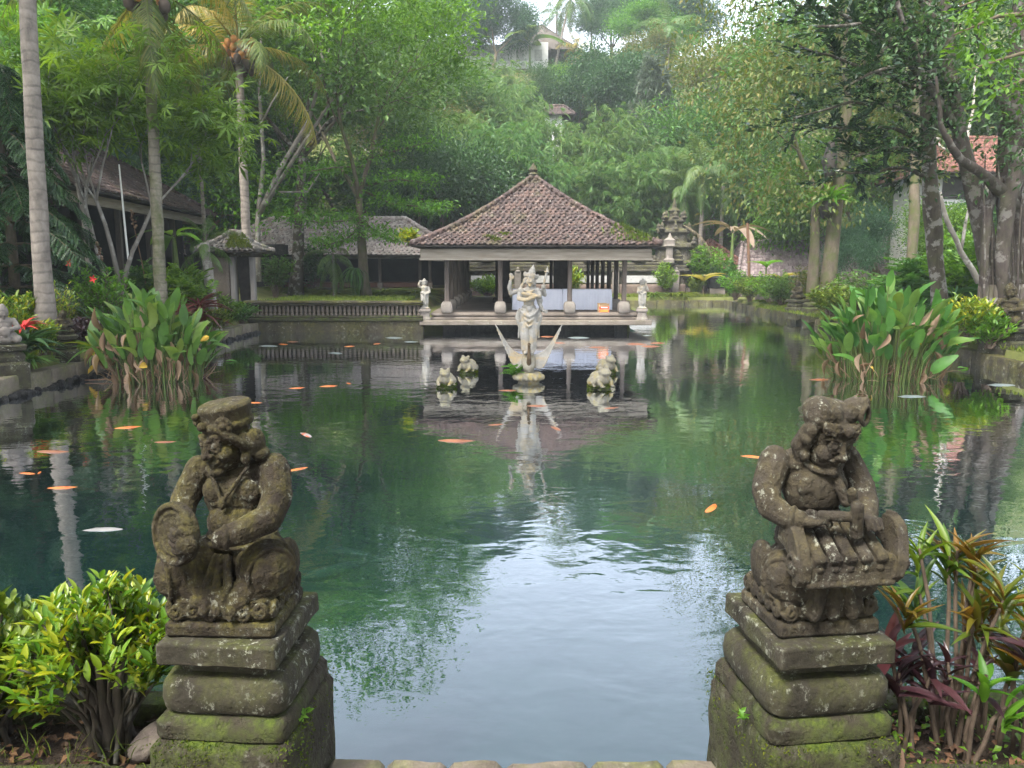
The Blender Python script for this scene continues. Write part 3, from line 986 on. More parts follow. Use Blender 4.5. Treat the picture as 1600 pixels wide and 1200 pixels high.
b.box((0, -.12, 2.56), (7.5, .12, .36), b=.012); b.box((0, -.2, 2.41), (7.56, .06, .08), b=.01)
b.box((-3.69, 7.1, 2.56), (.12, 14.2, .36)); b.box((3.69, 7.1, 2.56), (.12, 14.2, .36)); b.box((0, 14.3, 2.56), (7.5, .12, .36))
b.build('eave_beam', M['wood_beam'], pv)
b = MB(); b.box((0, 7.1, 2.78), (7.3, 14.1, .05))
for i in range(8): b.box((0, .6 + i * 1.85, 2.68), (7.2, .12, .14))
b.build('ceiling', M['wood_dark'], pv, smooth=False)
tl = hip_roof(pv, -3.98, 3.98, -.55, 14.75, 2.86, 5.42, (0, 3.6, 0, 10.6), M['tile_brown'], .19, .2, .22, 11, sides='flr', cap=.1)
b = MB(); b.lathe([(.16, 5.42), (.2, 5.5), (.12, 5.57), (.17, 5.66), (.1, 5.77), (.03, 5.88), (.01, 5.92)], (0, 3.6, 0), 14)
b.build('finial', M['stone_temple'], tl)

# white-clothed tables inside
for i, (x0, x1) in enumerate(((-.75, .98), (1.02, 2.72))):
    cx, wd = PVX + (x0 + x1) / 2, x1 - x0
    t = thing('banquet_table', 'long table under white cloth, %s' % ('its left half behind the standing swan statue' if i == 0 else 'behind the cardboard box at the right end of the pavilion'), 'table', (cx, PVY + 2.1, FZ))
    b = MB(); b.box((0, 0, .70), (wd - .06, .6, .03)); b.build('tabletop', M['wood_pale'], t)
    for sx in (-1, 1):
        for sy in (-1, 1):
            b = MB(); b.box((sx * (wd / 2 - .12), sy * .24, .343), (.05, .05, .685)); b.build('leg', M['wood_dark'], t)
    # pleated cloth: flat top, hanging skirt with folds
    rng = np.random.default_rng(50 + i)
    hw, hd = wd / 2, .34
    per = [(-hw, -hd), (hw, -hd), (hw, hd), (-hw, hd)]
    n = 150
    path = []
    lens = [wd, 2 * hd, wd, 2 * hd]; tot = sum(lens)
    for s in np.linspace(0, tot, n, endpoint=False):
        q = 0
        while s > lens[q]: s -= lens[q]; q += 1
        a, b_ = V3(per[q]), V3(per[(q + 1) % 4])
        d = (b_ - a) / np.linalg.norm(b_ - a)
        path.append((a + d * s, np.array([d[1], -d[0]])))
    V = []
    ph = np.cumsum(rng.uniform(.6, 1.5, n))
    for z, k_ in ((.735, 0), (.72, .15), (.5, .6), (.25, .9), (.02, 1.0)):
        for (p, nn), f in zip(path, ph):
            off = .03 * k_ * (1 + math.sin(f * 2.0)) * .5 + .01 * k_
            V.append((p[0] + nn[0] * off, p[1] + nn[1] * off, z + (rng.uniform(-.006, .006) if k_ == 1 else 0)))
    Q = [(r * n + c, r * n + (c + 1) % n, (r + 1) * n + (c + 1) % n, (r + 1) * n + c) for r in range(4) for c in range(n)]
    V.append((0, 0, .737))
    m = MB(); m.add(V, Q, [(c, (c + 1) % n, len(V) - 1) for c in range(n)])
    o = m.build('tablecloth', M['cloth'], smooth=True)
    o.location = (cx, PVY + 2.1, FZ)
    tag(o, 'white pleated cloth hanging to the floor, %s' % ('left of the two in the pavilion' if i == 0 else 'right of the two, behind the cardboard box'), 'tablecloth')
bx = thing('cardboard_box', 'open brown cardboard box with a red and white band on the pavilion floor', 'box', (PVX + 2.3, PVY + .62, FZ), .12)
b = MB(); b.box((0, 0, .125), (.34, .28, .25)); b.build('carton', M['cardboard'], bx, smooth=False)
for s in (-1, 1):
    b = MB(); b.plate([(-.17, s * .14, .252), (-.16, s * .2, .30)], [(.17, s * .14, .252), (.16, s * .2, .30)], .008, (0, 0, 1)); b.build('flap', M['cardboard'], bx)
b = MB(); b.box((0, -.1435, .155), (.335, .004, .09)); b.box((0, -.1435, .05), (.335, .003, .08)); b.build('band', [M['box_red']], bx)
b = MB(); b.box((0, -.148, .165), (.22, .003, .028)); b.build('print', M['paint_white'], bx)
b = MB(); b.box((0, -.148, .05), (.28, .003, .05)); b.build('print', M['box_orange'], bx)

# ------------------------------------------------------------------ balustrade wall at the back left
bw = thing('balustrade_wall', 'mossy stone balustrade wall at the back-left edge of the pond', 'wall', (0, WALL_Y, 0))
x0, x1 = -8.9, -2.95
cx, L = (x0 + x1) / 2, x1 - x0
b = MB(); b.box((cx, .1, -.3), (L, .5, 1.36), b=.02)
subdivided(b, 'base_wall', M['wall_bank'], bw, 7, .02, 2)
b = MB(); b.box((cx, .02, .43), (L, .5, .1), b=.02); b.box((cx, .05, .52), (L, .36, .08), b=.02)
subdivided(b, 'ledge', M['stone_mossy'], bw, 7, .02, 3)
b = MB(); b.box((cx, .05, 1.0), (L, .46, .09), b=.02); b.box((cx, .05, .92), (L, .34, .07), b=.02)
subdivided(b, 'rail', M['wall_bank'], bw, 7, .014, 3)
b = MB(); b.box((cx, .19, .72), (L, .06, .34)); b.build('back_panel', M['wall_bank'], bw, smooth=False)
proto = MB().lathe([(.05, .56), (.06, .6), (.035, .64), (.062, .72), (.045, .8), (.05, .86), (.06, .885)], (0, 0, 0), 10).build('baluster', M['plaster'], bw)
proto.location = (x0 + .15, 0, 0)
nb = 40
for i in range(1, nb):
    c = proto.copy(); C.objects.link(c); c.location = (x0 + .15 + (L - .3) * i / (nb - 1), 0, 0); c.rotation_euler = (0, 0, i * .7)

# stone shrine post with a little tiled roof, back-left corner
sx_, sy_ = -9.6, 26.6
sh = thing('stone_shrine', 'weathered stone gate shrine with a small grey tiled roof, back-left pond corner', 'shrine', (sx_, sy_, .3))
b = MB(); b.box((-.32, 0, 1.1), (.75, .9, 2.2), b=.02); subdivided(b, 'pier', M['plaster'], sh, 5, .012, 3)
b = MB(); b.box((.15, -.3, 1.1), (.16, .2, 2.2), b=.02); subdivided(b, 'post', M['wood_pale'], sh, 5, .008, 3)
b = MB(); b.box((.78, -.2, 1.1), (.17, .2, 2.2), b=.02); subdivided(b, 'post', M['wood_pale'], sh, 5, .008, 3)
b = MB(); b.box((.46, .15, 1.1), (.5, .14, 2.2)); b.build('door', M['wood_dark'], sh, smooth=False)
b = MB(); b.box((.1, 0, 2.26), (1.6, 1.2, .14), b=.02); b.build('lintel', M['stone_temple'], sh)
hip_roof(sh, -.98, 1.22, -.85, .85, 2.38, 2.98, (0, 0, .24, 0), M['tile_white'], .17, .18, .08, 21, sides='flr', cap=.09)
r_ = np.random.default_rng(3)
n = 900
th = r_.uniform(.1, .9, n); X = .1 + r_.uniform(0, 1.0, n) * (1 - th * .7); P = np.stack([X, -.85 * (1 - th), 2.43 + .6 * th - .03], 1)
m = MB(); m.scatter(t_rhomb2(.18, .05, .3), P, np.stack([r_.normal(0, .5, n), r_.normal(-.3, .5, n), np.ones(n)], 1), r_.normal(0, 1, (n, 3)), r_.uniform(.06, .16, n))
m.build('roof_weeds', M['grass'], sh, smooth=False)

# ------------------------------------------------------------------ long hall on the left bank
hl = thing('long_hall', 'long dark open hall with low tiled roof behind the palms on the left', 'hall', (0, 0, 0))
hA, hB = Vector((-12.7, 14.0, 0)), Vector((-15.0, 38.2, 0))      # eave line, near end and far end
d = (hB - hA).normalized(); nn = Vector((-d.y, d.x, 0)); L = (hB - hA).length
rot = math.atan2(d.y, d.x)
hl.location = hA; hl.rotation_euler = (0, 0, rot)                  # local x runs along the eave away from the viewer, local y inwards (left)
b = MB(); b.box((L / 2, 4.4, .65), (L + 1, 7.4, 1.7)); subdivided(b, 'plinth', M['wall_bank'], hl, 5, .02, 2)
nc = 8
for i in range(nc):
    c = MB(); c.box((1.0 + i * (L - 2.4) / (nc - 1), 1.05, 2.95), (.2, .2, 2.9), b=.015); c.build('column', M['wood_grey'], hl)
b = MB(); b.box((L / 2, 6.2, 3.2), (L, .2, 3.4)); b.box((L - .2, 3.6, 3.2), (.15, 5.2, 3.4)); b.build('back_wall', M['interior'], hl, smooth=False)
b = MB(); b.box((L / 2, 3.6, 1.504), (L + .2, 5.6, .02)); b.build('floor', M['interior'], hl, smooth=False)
b = MB(); b.box((L / 2, .22, 4.36), (L + .8, .1, .3), b=.01); b.box((L / 2, .13, 4.49), (L + .9, .06, .08)); b.box((L + .38, 3.7, 4.36), (.1, 6.9, .3)); b.build('eave_beam', M['wood_beam'], hl)
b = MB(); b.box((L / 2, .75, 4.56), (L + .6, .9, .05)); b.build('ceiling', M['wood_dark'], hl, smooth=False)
for i in range(14):
    b = MB(); b.box((.6 + i * (L / 14), .9, 4.42), (.12, 1.2, .16)); b.build('rafter', M['wood_grey'], hl)
hip_roof(hl, -.6, L + .75, -.35, 7.8, 4.62, 7.3, (3.6, 3.7, L - 3.4, 3.7), M['tile_brown'], .28, .3, .0, 31, sides='fr', cap=.14)
# dark pebble wall beside it
o = MB(); o.box((-13.1, 37.3, 1.5), (4.2, .5, 2.4), b=.03); o.box((-13.1, 37.2, 2.95), (4.6, .9, .5), b=.04)
o = subdivided(o, 'pebble_wall', M['wall_pebble'], None, 8, .03, 3)
tag(o, 'dark pebble-dashed wall between the long hall and the stone shrine', 'wall')

# ------------------------------------------------------------------ back-left pavilion with pale tiles
bp = thing('side_pavilion', 'low open pavilion with pale lichen-covered tile roof behind the balustrade', 'pavilion', (-9.2, 38.5, 0))
b = MB(); b.box((0, 3.2, .55), (12.4, 7.0, 1.1), b=.03); subdivided(b, 'plinth', M['wall_bank'], bp, 6, .02, 2)
for i, x in enumerate((-5.9, -3.4, -.5, 2.6, 4.6, 5.1)):
    c = MB(); c.box((x, .3, 1.9), (.14, .14, 1.6), b=.01); o = c.build('column', M['wood_grey'], bp)
    c = MB(); c.box((x, .3, 1.22), (.26, .26, .26), b=.03); c.build('column_base', M['stone_floor'], o)
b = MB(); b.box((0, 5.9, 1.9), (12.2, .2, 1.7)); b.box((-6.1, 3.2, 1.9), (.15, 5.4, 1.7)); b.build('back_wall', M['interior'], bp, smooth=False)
b = MB(); b.box((0, -.1, 2.62), (12.8, .1, .16), b=.01); b.build('eave_beam', M['wood_pale'], bp)
b = MB(); b.box((1.2, 1.8, 1.3), (7.5, 2.2, .1)); b.box((1.2, .72, 1.22), (7.5, .06, .2)); b.build('wooden_platform', plain_mat('wood_red', (.09, .035, .025), (.17, .075, .05), 4, .7, stretch=(.3, 2, 1)), bp)
hip_roof(bp, -7.0, 7.0, -.6, 7.0, 2.72, 4.6, (-3.6, 3.2, 3.6, 3.2), M['tile_pale'], .24, .25, .1, 41, sides='flr', cap=.13)

# ------------------------------------------------------------------ temple wall and gate at the back
tw_ = thing('temple_wall', 'long carved temple wall with white inscription panels behind the open pavilion', 'wall', (0, 46.6, 0))
x0, x1 = -3.6, 10.4
cx, L = (x0 + x1) / 2, x1 - x0
b = MB(); b.box((cx, .1, .5), (L, .7, 1.2), b=.03); subdivided(b, 'base_wall', stone_mat('stone_brick', (.1, .07, .06), (.22, .16, .14), lichen=.3, moss=.4, scale=2), tw_, 7, .015, 3)
b = MB(); b.box((cx, .15, 1.42), (L, .5, .8)); b.build('frieze_wall', M['stone_temple'], tw_, smooth=False)
b = MB(); b.box((cx, .1, 1.94), (L + .3, .9, .18), b=.03); b.box((cx, .1, 2.12), (L + .1, .7, .2), b=.05); b.box((cx, .1, 2.3), (L, .45, .2), b=.05)
subdivided(b, 'coping', M['stone_temple'], tw_, 8, .035, 3)
px = [-2.9, .35, 3.1, 6.2, 9.8]
for i, x in enumerate(px):
    c = MB(); c.box((x, -.2, 1.0), (.4, .3, 1.75), b=.03); c.lathe([(.22, 1.86), (.15, 1.96), (.04, 2.14)], (x, -.2, 0), 8, sq=6); c.build('pier', M['stone_pink'], tw_)
for a, c_ in zip(px[:-1], px[1:]):
    w_ = c_ - a - .7
    b = MB(); b.box(((a + c_) / 2, -.14, 1.4), (w_, .1, .62), b=.02); f = b.build('panel_frame', M['stone_temple'], tw_)
    b = MB(); b.box(((a + c_) / 2, -.2, 1.4), (w_ - .2, .06, .42)); subdivided(b, 'panel', M['stone_panel'], f, 6, .01, 14)
for i in range(5):
    x = [-1.5, 1.8, 4.6, 7.6, 9.9][i]
    b = MB(); b.lathe([(.35, 2.4), (.42, 2.5), (.28, 2.6), (.32, 2.75), (.2, 2.85), (.22, 2.95), (.06, 3.15)], (x, .1, 0), 10, sq=5)
    wobble(b.build('finial', M['stone_temple'], tw_), .03, 4)

gt = thing('temple_gate', 'tall tiered mossy stone temple gate right of the pavilion roof', 'gate', (10.0, 48.4, 0))
b = MB()
prof = [(1.35, 0), (1.5, .25), (1.15, .35), (1.1, 2.1), (1.45, 2.2), (1.5, 2.4), (1.1, 2.5), (1.0, 3.2), (1.3, 3.3), (1.25, 3.5), (.8, 3.6), (.75, 4.1), (1.0, 4.2), (.95, 4.35), (.55, 4.45), (.5, 4.8), (.7, 4.9), (.62, 5.05), (.3, 5.15), (.28, 5.45), (.4, 5.52), (.16, 5.7), (.1, 6.0), (.02, 6.35)]
b.lathe(prof, (0, 0, 0), 16, sy=.7, sq=8)
for z, rr in ((2.4, 1.4), (3.5, 1.2), (4.35, .9), (5.05, .6)):
    for sx in (-1, 0, 1):
        for sy in (-1, 1):
            b.lathe([(.16, z), (.2, z + .08), (.1, z + .16), (.14, z + .28), (.03, z + .5)], (sx * rr * .92, sy * rr * .6, 0), 8, sq=4)
g = b.sculpt('tower', M['stone_temple'], gt, .045, 1, .1, .5)
b = MB(); b.box((0, -.82, 1.1), (.8, .2, 1.9), b=.02); b.build('doorway', M['wood_dark'], gt)
for sx in (-1, 1):
    b = MB(); b.box((sx * 1.75, 0, 1.3), (.7, .8, 2.6), b=.03); b.box((sx * 1.75, 0, 2.7), (.95, 1.0, .25), b=.04); b.lathe([(.4, 2.8), (.45, 2.95), (.25, 3.05), (.3, 3.3), (.12, 3.45), (.05, 3.8)], (sx * 1.75, 0, 0), 10, sq=5)
    subdivided(b, 'side_pier', M['stone_temple'], gt, 3, .05, 3)
b = MB(); b.lathe([(.3, 0), (.32, .2), (.2, .3), (.2, .9), (.34, 1.0), (.3, 1.1), (.34, 1.35), (.12, 1.5), (.05, 1.75)], (0, 0, 0), 10, sq=5)
o = subdivided(b, 'stone_lantern', M['stone_pink'], None, 2, .015, 4); o.location = (9.35, 46.3, 2.35)
tag(o, 'small stone lantern with a pointed cap standing on the temple wall', 'lantern')

# red gable and long tiled building at the back right
rg = thing('red_roof_hut', 'small hut with a red tiled gable roof behind potted plants', 'hut', (14.6, 53.0, -.2))
b = MB(); b.box((0, 1.5, .9), (2.6, 3.0, 2.0)); b.build('wall', M['plaster'], rg, smooth=False)
hip_roof(rg, -2.2, 2.2, -.5, 3.6, 1.75, 4.1, (-.9, 1.5, -.7, 1.5), M['tile_red'], .22, .24, 0, 61, sides='flr', cap=.12)
lb = thing('low_tiled_building', 'long low building with weathered brown tile roof behind the right bank trees', 'building', (20.3, 52.0, -1.2))
b = MB(); b.box((0, 2.5, 1.1), (9.4, 5.0, 2.6)); b.build('wall', plain_mat('brick_wall', (.14, .075, .05), (.24, .13, .09), 3), lb, smooth=False)
for x in (-3, 0, 3):
    b = MB(); b.box((x, -.02, 1.3), (1.1, .08, 1.2), b=.01); f = b.build('window', M['wood_dark'], lb)
hip_roof(lb, -5.4, 5.6, -.7, 5.7, 2.0, 5.0, (-4.2, 2.5, 4.6, 2.5), M['tile_grey'], .26, .28, 0, 71, sides='fl', cap=.13)
rh = thing('red_roof_house', 'house with a red tiled roof and white railing behind the ficus on the right', 'house', (27.0, 44.0, 2.2))
b = MB(); b.box((0, 2.5, 2.4), (6.5, 5, 5.2)); b.build('wall', M['plaster_white'], rh, smooth=False)
b = MB(); b.box((0, -.03, 4.3), (6.0, .1, 1.2)); b.build('window', M['wood_dark'], rh)
b = MB(); b.box((0, -1.0, 3.05), (6.4, .08, .08)); b.box((0, -1.0, 2.35), (6.4, .08, .08)); b.box((0, -.55, 2.2), (6.4, 1.1, .12))
for i in range(34): b.box((-3.1 + i * .188, -1.0, 2.7), (.05, .05, .66))
b.build('railing', M['paint_white'], rh, smooth=False)
hip_roof(rh, -4.2, 4.2, -1.3, 6.2, 5.0, 7.3, (-1.6, 2.5, 1.6, 2.5), M['tile_red'], .26, .28, 0, 81, sides='fl', cap=.13)

# ------------------------------------------------------------------ hilltop buildings
def thatch_house(name, label, px, py, Y, w_, hgt, wallmat='plaster_white', rise=.7, rz=0.0):
    p = at(px, py, Y=Y)                                           # apex
    t = thing(name, label, 'house', (p.x, Y + w_ / 2, p.z - hgt), rz)
    b = MB(); b.box((0, 0, hgt * .2), (w_ * .8, w_ * .8, hgt * .75)); b.build('wall', M[wallmat], t, smooth=False)
    b = MB(); b.lathe([(w_ * .72, hgt * .42), (w_ * .7, hgt * .48), (w_ * .35, hgt * .75), (w_ * .05, hgt), (.05, hgt * 1.01)], (0, 0, 0), 24, sq=5)
    wobble(b.build('roof', M['thatch'], t), .12, .8)
    return t
thatch_house('thatched_house', 'large thatched house on the hilltop below the sky gap', 846, 26, 104, 7.5, 7.5, 'wood_grey')
thatch_house('thatched_house', 'smaller thatched roof left of the large thatched house on the hill', 818, 33, 101, 5.0, 6.0, 'wood_grey')
thatch_house('thatched_house', 'thatched hut half hidden left of the leafy hilltop tree', 712, 42, 100, 6.0, 6.5, 'plaster')
thatch_house('thatched_house', 'pinkish thatched pyramid roof at the right end of the hilltop', 932, 66, 98, 7.0, 6.0, 'plaster')
hh = thing('white_house', 'white walled house at the hill crest behind banana leaves', 'house', tuple(at(828, 100, Y=98)))
b = MB(); b.box((0, 2, .8), (4.4, 4, 3.4)); b.build('wall', M['plaster_white'], hh, smooth=False)
for x in (-1.2, 1.0):
    b = MB(); b.box((x, -.02, 1.0), (.9, .08, 1.3)); b.build('window', M['stone_panel'], hh)
ww = at(760, 78, Y=99)
b = MB(); b.box((ww.x, ww.y, ww.z - 1), (10, .3, 3.2)); o = subdivided(b, 'garden_wall', M['plaster_white'], None, 4, .02, 1)
tag(o, 'pale garden wall along the hill crest under the leafy tree', 'wall')
p = at(868, 215, Y=70)
st_ = thing('white_tower', 'narrow white wall with a small tiled roof among the hillside bamboo', 'building', (p.x, 70, p.z - 2.2))
b = MB(); b.box((-.2, .8, 1.6), (1.5, 1.6, 5.0)); b.build('wall', M['plaster_white'], st_, smooth=False)
hip_roof(st_, -1.5, 1.7, -.5, 2.2, 4.1, 5.0, (-.6, .8, .8, .8), M['tile_brown'], .25, .27, 0, 91, sides='flr', cap=.1)
# ------------------------------------------------------------------ stone pedestals at the near edge
def pedestal(name, label, loc, rz, seed):
    t = thing(name, label, 'pedestal', loc, rz)
    t.scale = (.91, .93, 1)
    b = MB(); b.box((0, .02, .04), (.525, .58, .62), b=.02)
    o = subdivided(b, 'base_block', M['stone_mossy'], t, 9, .016, 7); 
    b = MB(); b.box((0, .03, .385), (.5, .52, .09), b=.02)
    o = subdivided(b, 'lower_step', M['stone_mossy'], t, 9, .010, 8)
    b = MB(); b.lathe([(.19, .42), (.215, .425), (.24, .45), (.245, .49), (.24, .54), (.22, .565), (.18, .572)], (0, .03, 0), 96, sq=9)
    o = b.build('cushion', M['stone_pedestal'], t); wobble(o, .007, 8, seed + 1)
    b = MB(); b.lathe([(.185, .565), (.19, .60), (.185, .62)], (0, .03, 0), 40, sq=14)
    b.build('neck', M['stone_pedestal'], t)
    b = MB(); b.box((0, .02, .66), (.45, .49, .078), b=.006)
    subdivided(b, 'cap_slab', M['stone_pedestal'], t, 11, .005, 10)
    return t

LP = at(338, 1046, Y=2.36); RP = at(1303, 1052, Y=2.36)
GZ = .25
pedL = pedestal('stone_pedestal', 'mossy stone pedestal carrying the statue with the gong', (LP.x, 2.60, GZ), R(-4), 1)
pedR = pedestal('stone_pedestal', 'mossy stone pedestal carrying the statue with the xylophone', (RP.x, 2.60, GZ), R(8), 5)
PTOP = GZ + .699

def spiral(b, c, axis, r0, turns=1.6, rad=.011):
    ax = nrm(V3(axis)); u = nrm(np.cross(ax, (0, 0, 1))); v = np.cross(ax, u)
    pts = []
    for i in range(22):
        s = i / 21; a = s * turns * 2 * PI; r = r0 * (1 - .85 * s)
        pts.append(V3(c) + u * r * math.cos(a) + v * r * math.sin(a) + ax * .006 * s)
    b.tube(pts, [rad] * 22, 7)

def flower(b, c, axis, r, n=7):
    ax = nrm(V3(axis)); u = nrm(np.cross(ax, (0, 0.1, 1))); v = np.cross(ax, u)
    for i in range(n):
        a = 2 * PI * i / n
        b.ell(V3(c) + u * r * .72 * math.cos(a) + v * r * .72 * math.sin(a), r * .36, lo=True)
    b.ell(V3(c) + ax * r * .25, r * .42, lo=True)
    b.ring(V3(c) - ax * r * .05, ax, r * .95, r * .16)

def plinth(b, hw, hd, seed=0):
    b.box((0, 0, .028), (2 * hw, 2 * hd, .056), b=.012)
    b.box((0, 0, .095), (2 * hw - .05, 2 * hd - .05, .10), b=.02)
    for s, L, ax in ((-hd + .012, hw, (0, -1, 0)), (hd - .012, hw, (0, 1, 0))):
        for i, x in enumerate(np.linspace(-L + .05, L - .05, 6)):
            spiral(b, (x, s, .095 + .008 * (i % 2)), ax, .03)
    for s, ax in ((-hw + .012, (-1, 0, 0)), (hw - .012, (1, 0, 0))):
        for i, y in enumerate(np.linspace(-hd + .05, hd - .05, 5)):
            spiral(b, (s, y, .098), ax, .03)

def thigh(b, hip, knee, r0, r1, folds=5):
    b.cap(hip, knee, r0, r1)
    h, k_ = V3(hip), V3(knee); ax = nrm(k_ - h)
    L = np.linalg.norm(k_ - h)
    for i in range(folds):
        s = .25 + .75 * i / (folds - 1)
        rr = r0 + (r1 - r0) * s
        b.ring(h + ax * L * s, ax + np.array([.25, .1, .25]) * (i % 2 - .5), rr - .002, .0085, 26)
    b.ring(k_ + ax * r1 * .55, ax, r1 * .83, .008, 22)

def fingers(b, base, dirs, lens, r=.0095, bend=(0, 0, -1)):
    """each finger two joints, bending towards 'bend'"""
    for p, d, l in zip(base, dirs, lens):
        p = V3(p); d = nrm(V3(d)); bd = V3(bd_) if (bd_ := bend) is not None else 0
        q = p + d * l * .5 + bd * l * .05
        e = q + nrm(d + bd * .55) * l * .5
        b.chain([p, q, e], [r, r * .95, r * .8])

def head(b, Mx, mood='grin', moustache=False):
    b.M = Mx
    b.ell((0, .005, .025), (.082, .088, .088))
    b.ell((0, -.018, -.045), (.07, .072, .062))
    for s in (-1, 1):
        b.ell((s * .042, -.052, -.032), (.033, .034, .03))
        b.chain([(s * .012, -.086, .022), (s * .035, -.084, .034), (s * .062, -.062, .024)], [.009, .0095, .007])   # brow
        b.ell((s * .033, -.073, .003), (.0205, .018, .0175))                                               # eyeball
        b.ring((s * .033, -.083, .003), (s * .25, -1, 0), .0205, .0058, 18)                                # lids
        b.ell((s * .033, -.091, .004), (.006, .004, .006), lo=True)
        b.ell((s * .016, -.098, -.031), (.0125, .011, .010))                                                # nostril
        b.ell((s * .086, .005, -.012), (.014, .028, .042))                                                  # ear
        b.ell((s * .091, -.008, -.062), (.018, .018, .024))                                                 # ear plug
        b.ring((s * .096, -.008, -.062), (1, 0, 0), .014, .005, 14)
    b.chain([(0, -.088, .016), (0, -.098, -.008), (0, -.108, -.028)], [.009, .0115, .015])
    zc = -.056
    if mood == 'grin':
        b.chain([(-.044, -.066, zc + .004), (-.02, -.086, zc - .002), (0, -.091, zc - .001), (.02, -.086, zc - .002), (.044, -.066, zc + .006)], [.005, .008, .009, .008, .005])
        b.chain([(-.032, -.07, zc - .013), (0, -.086, zc - .02), (.032, -.07, zc - .013)], [.006, .0095, .006])
    else:
        b.chain([(-.034, -.072, zc - .006), (0, -.089, zc), (.034, -.072, zc - .006)], [.005, .008, .005])
        b.chain([(-.026, -.072, zc - .016), (0, -.085, zc - .018), (.026, -.072, zc - .016)], [.006, .009, .006])
    if moustache:
        for s in (-1, 1):
            b.chain([(s * .004, -.095, zc + .012), (s * .03, -.085, zc + .009), (s * .056, -.062, zc + .016)], [.006, .006, .003])
    b.ell((0, -.068, -.092), (.032, .03, .022))
    b.M = None

# ---- left statue: seated, holding a gong
b = MB()
plinth(b, .205, .185)
# gown and crossed legs
b.ell((.0, .03, .22), (.165, .14, .09))
thigh(b, (-.05, .02, .215), (-.18, -.085, .2), .10, .096)
thigh(b, (.07, .03, .225), (.15, -.075, .22), .11, .105)
b.cap((-.15, -.1, .175), (0, -.15, .14), .06, .04)
b.cap((.15, -.1, .175), (.02, -.155, .135), .06, .04)
for i, x in enumerate((-.035, .0, .04)):
    b.chain([(x * .6 - .01, -.10, .265), (x - .01, -.15, .19), (x * 1.4, -.185, .10)], [.014, .016, .02])
b.chain([(.02, -.11, .27), (.045, -.17, .19), (.02, -.19, .13), (.05, -.195, .08)], [.011, .012, .012, .011])
for s in (-1, 1):
    b.ell((s * .07, -.168, .13), (.04, .028, .026))
b.ell((.19, .03, .2), (.045, .1, .09)); b.ring((.2, .02, .2), (1, .2, 0), .065, .012)
# trunk
b.ell((.035, .02, .32), (.132, .108, .085))
b.ell((.035, .0, .30), (.143, .122, .02)); b.ell((.035, .0, .325), (.138, .117, .012))
b.ell((.03, -.03, .375), (.113, .095, .085))
b.ell((.03, .0, .47), (.132, .098, .115))
b.ell((.035, .015, .548), (.15, .082, .062))
for s in (-1, 1): b.ell((.03 + s * .055, -.07, .495), (.055, .024, .045))
b.cap((.03, .0, .56), (.02, -.015, .63), .058, .056)
b.chain([(-.045, -.085, .58), (.0, -.112, .50), (.012, -.118, .47)], [.007] * 3)
b.chain([(.1, -.075, .585), (.045, -.11, .51), (.012, -.118, .47)], [.007] * 3)
b.ell((.012, -.12, .462), (.016, .012, .02), lo=True)
# arms
b.chain([(.17, .0, .555), (.2, -.06, .475), (.185, -.125, .415)], [.062, .056, .052])
b.chain([(.185, -.125, .415), (.10, -.19, .385), (.045, -.222, .375)], [.052, .044, .034])
b.ring((.06, -.215, .377), (1, .5, 0), .036, .009)
b.chain([(-.115, .0, .55), (-.165, -.04, .45), (-.14, -.13, .39)], [.056, .05, .042])
# gong
gc = V3((-.105, -.235, .395)); ga = nrm(V3((-.42, -.9, .08))); gu = nrm(np.cross((0, 0, 1), ga)); gv = np.cross(ga, gu)
gp = lambda a, c_, h: gc + gu * a + gv * c_ + ga * h
b.tube([gp(0, 0, -.022), gp(0, 0, -.012), gp(0, 0, .012), gp(0, 0, .016)], [.09, .106, .106, .098], 40)
b.ring(gp(0, 0, .016), ga, .096, .011, 44); b.ring(gp(0, 0, .016), ga, .07, .004, 40)
flower(b, gp(.052, .042, .026), ga, .03)
# hand with spread fingers on the gong
b.ell(gp(.085, -.02, .03), (.038, .02, .033), (0, 0, 0))
for i, (c0, c1, l) in enumerate(((.008, .022, .058), (-.012, .004, .068), (-.030, -.02, .064), (-.046, -.045, .052))):
    b.chain([gp(.068, c0, .036), gp(.068 - l * .55, (c0 + c1) / 2, .041), gp(.068 - l, c1, .03)], [.0105, .010, .0082])
b.chain([gp(.085, .015, .034), gp(.07, .03, .04), gp(.05, .012, .042)], [.012, .011, .009])
# head turned to its right
Hm = Matrix.Translation((.012, -.032, .672)) @ Euler((R(8), R(-3), R(-30))).to_matrix().to_4x4()
head(b, Hm, 'grin')
b.M = Hm
b.lathe([(.088, .042), (.097, .052), (.097, .066), (.09, .072)], (0, .01, 0), 28)
b.lathe([(.088, .065), (.09, .09), (.097, .118), (.09, .128), (.05, .132)], (0, .015, 0), 28)
flower(b, (.075, -.062, .07), (.6, -.8, .1), .03); b.ell((-.005, -.092, .072), .017); b.ell((-.075, -.055, .075), .018); b.ell((-.05, -.08, .1), .014)
b.chain([(.06, -.08, .06), (.085, -.05, .03), (.095, -.01, -.01), (.09, .02, -.04)], [.012, .016, .018, .016])
b.ell((.092, .045, -.02), (.03, .045, .05)); b.ell((.1, .055, -.065), (.03, .035, .028)); b.ring((.105, .03, -.03), (1, -.3, 0), .026, .008)
b.ell((-.088, .03, -.01), (.02, .04, .05))
b.M = None
stL = b.sculpt('stone_statue', M['stone_statue'], None, .0033, 1, .005, .04, .0022, .008)
stL.scale = (.92, .92, .985); stL.location = (LP.x - .012, 2.61, PTOP); stL.rotation_euler = (0, 0, R(-2))
tag(stL, 'dark mossy stone statue of a seated musician holding a round gong', 'statue')

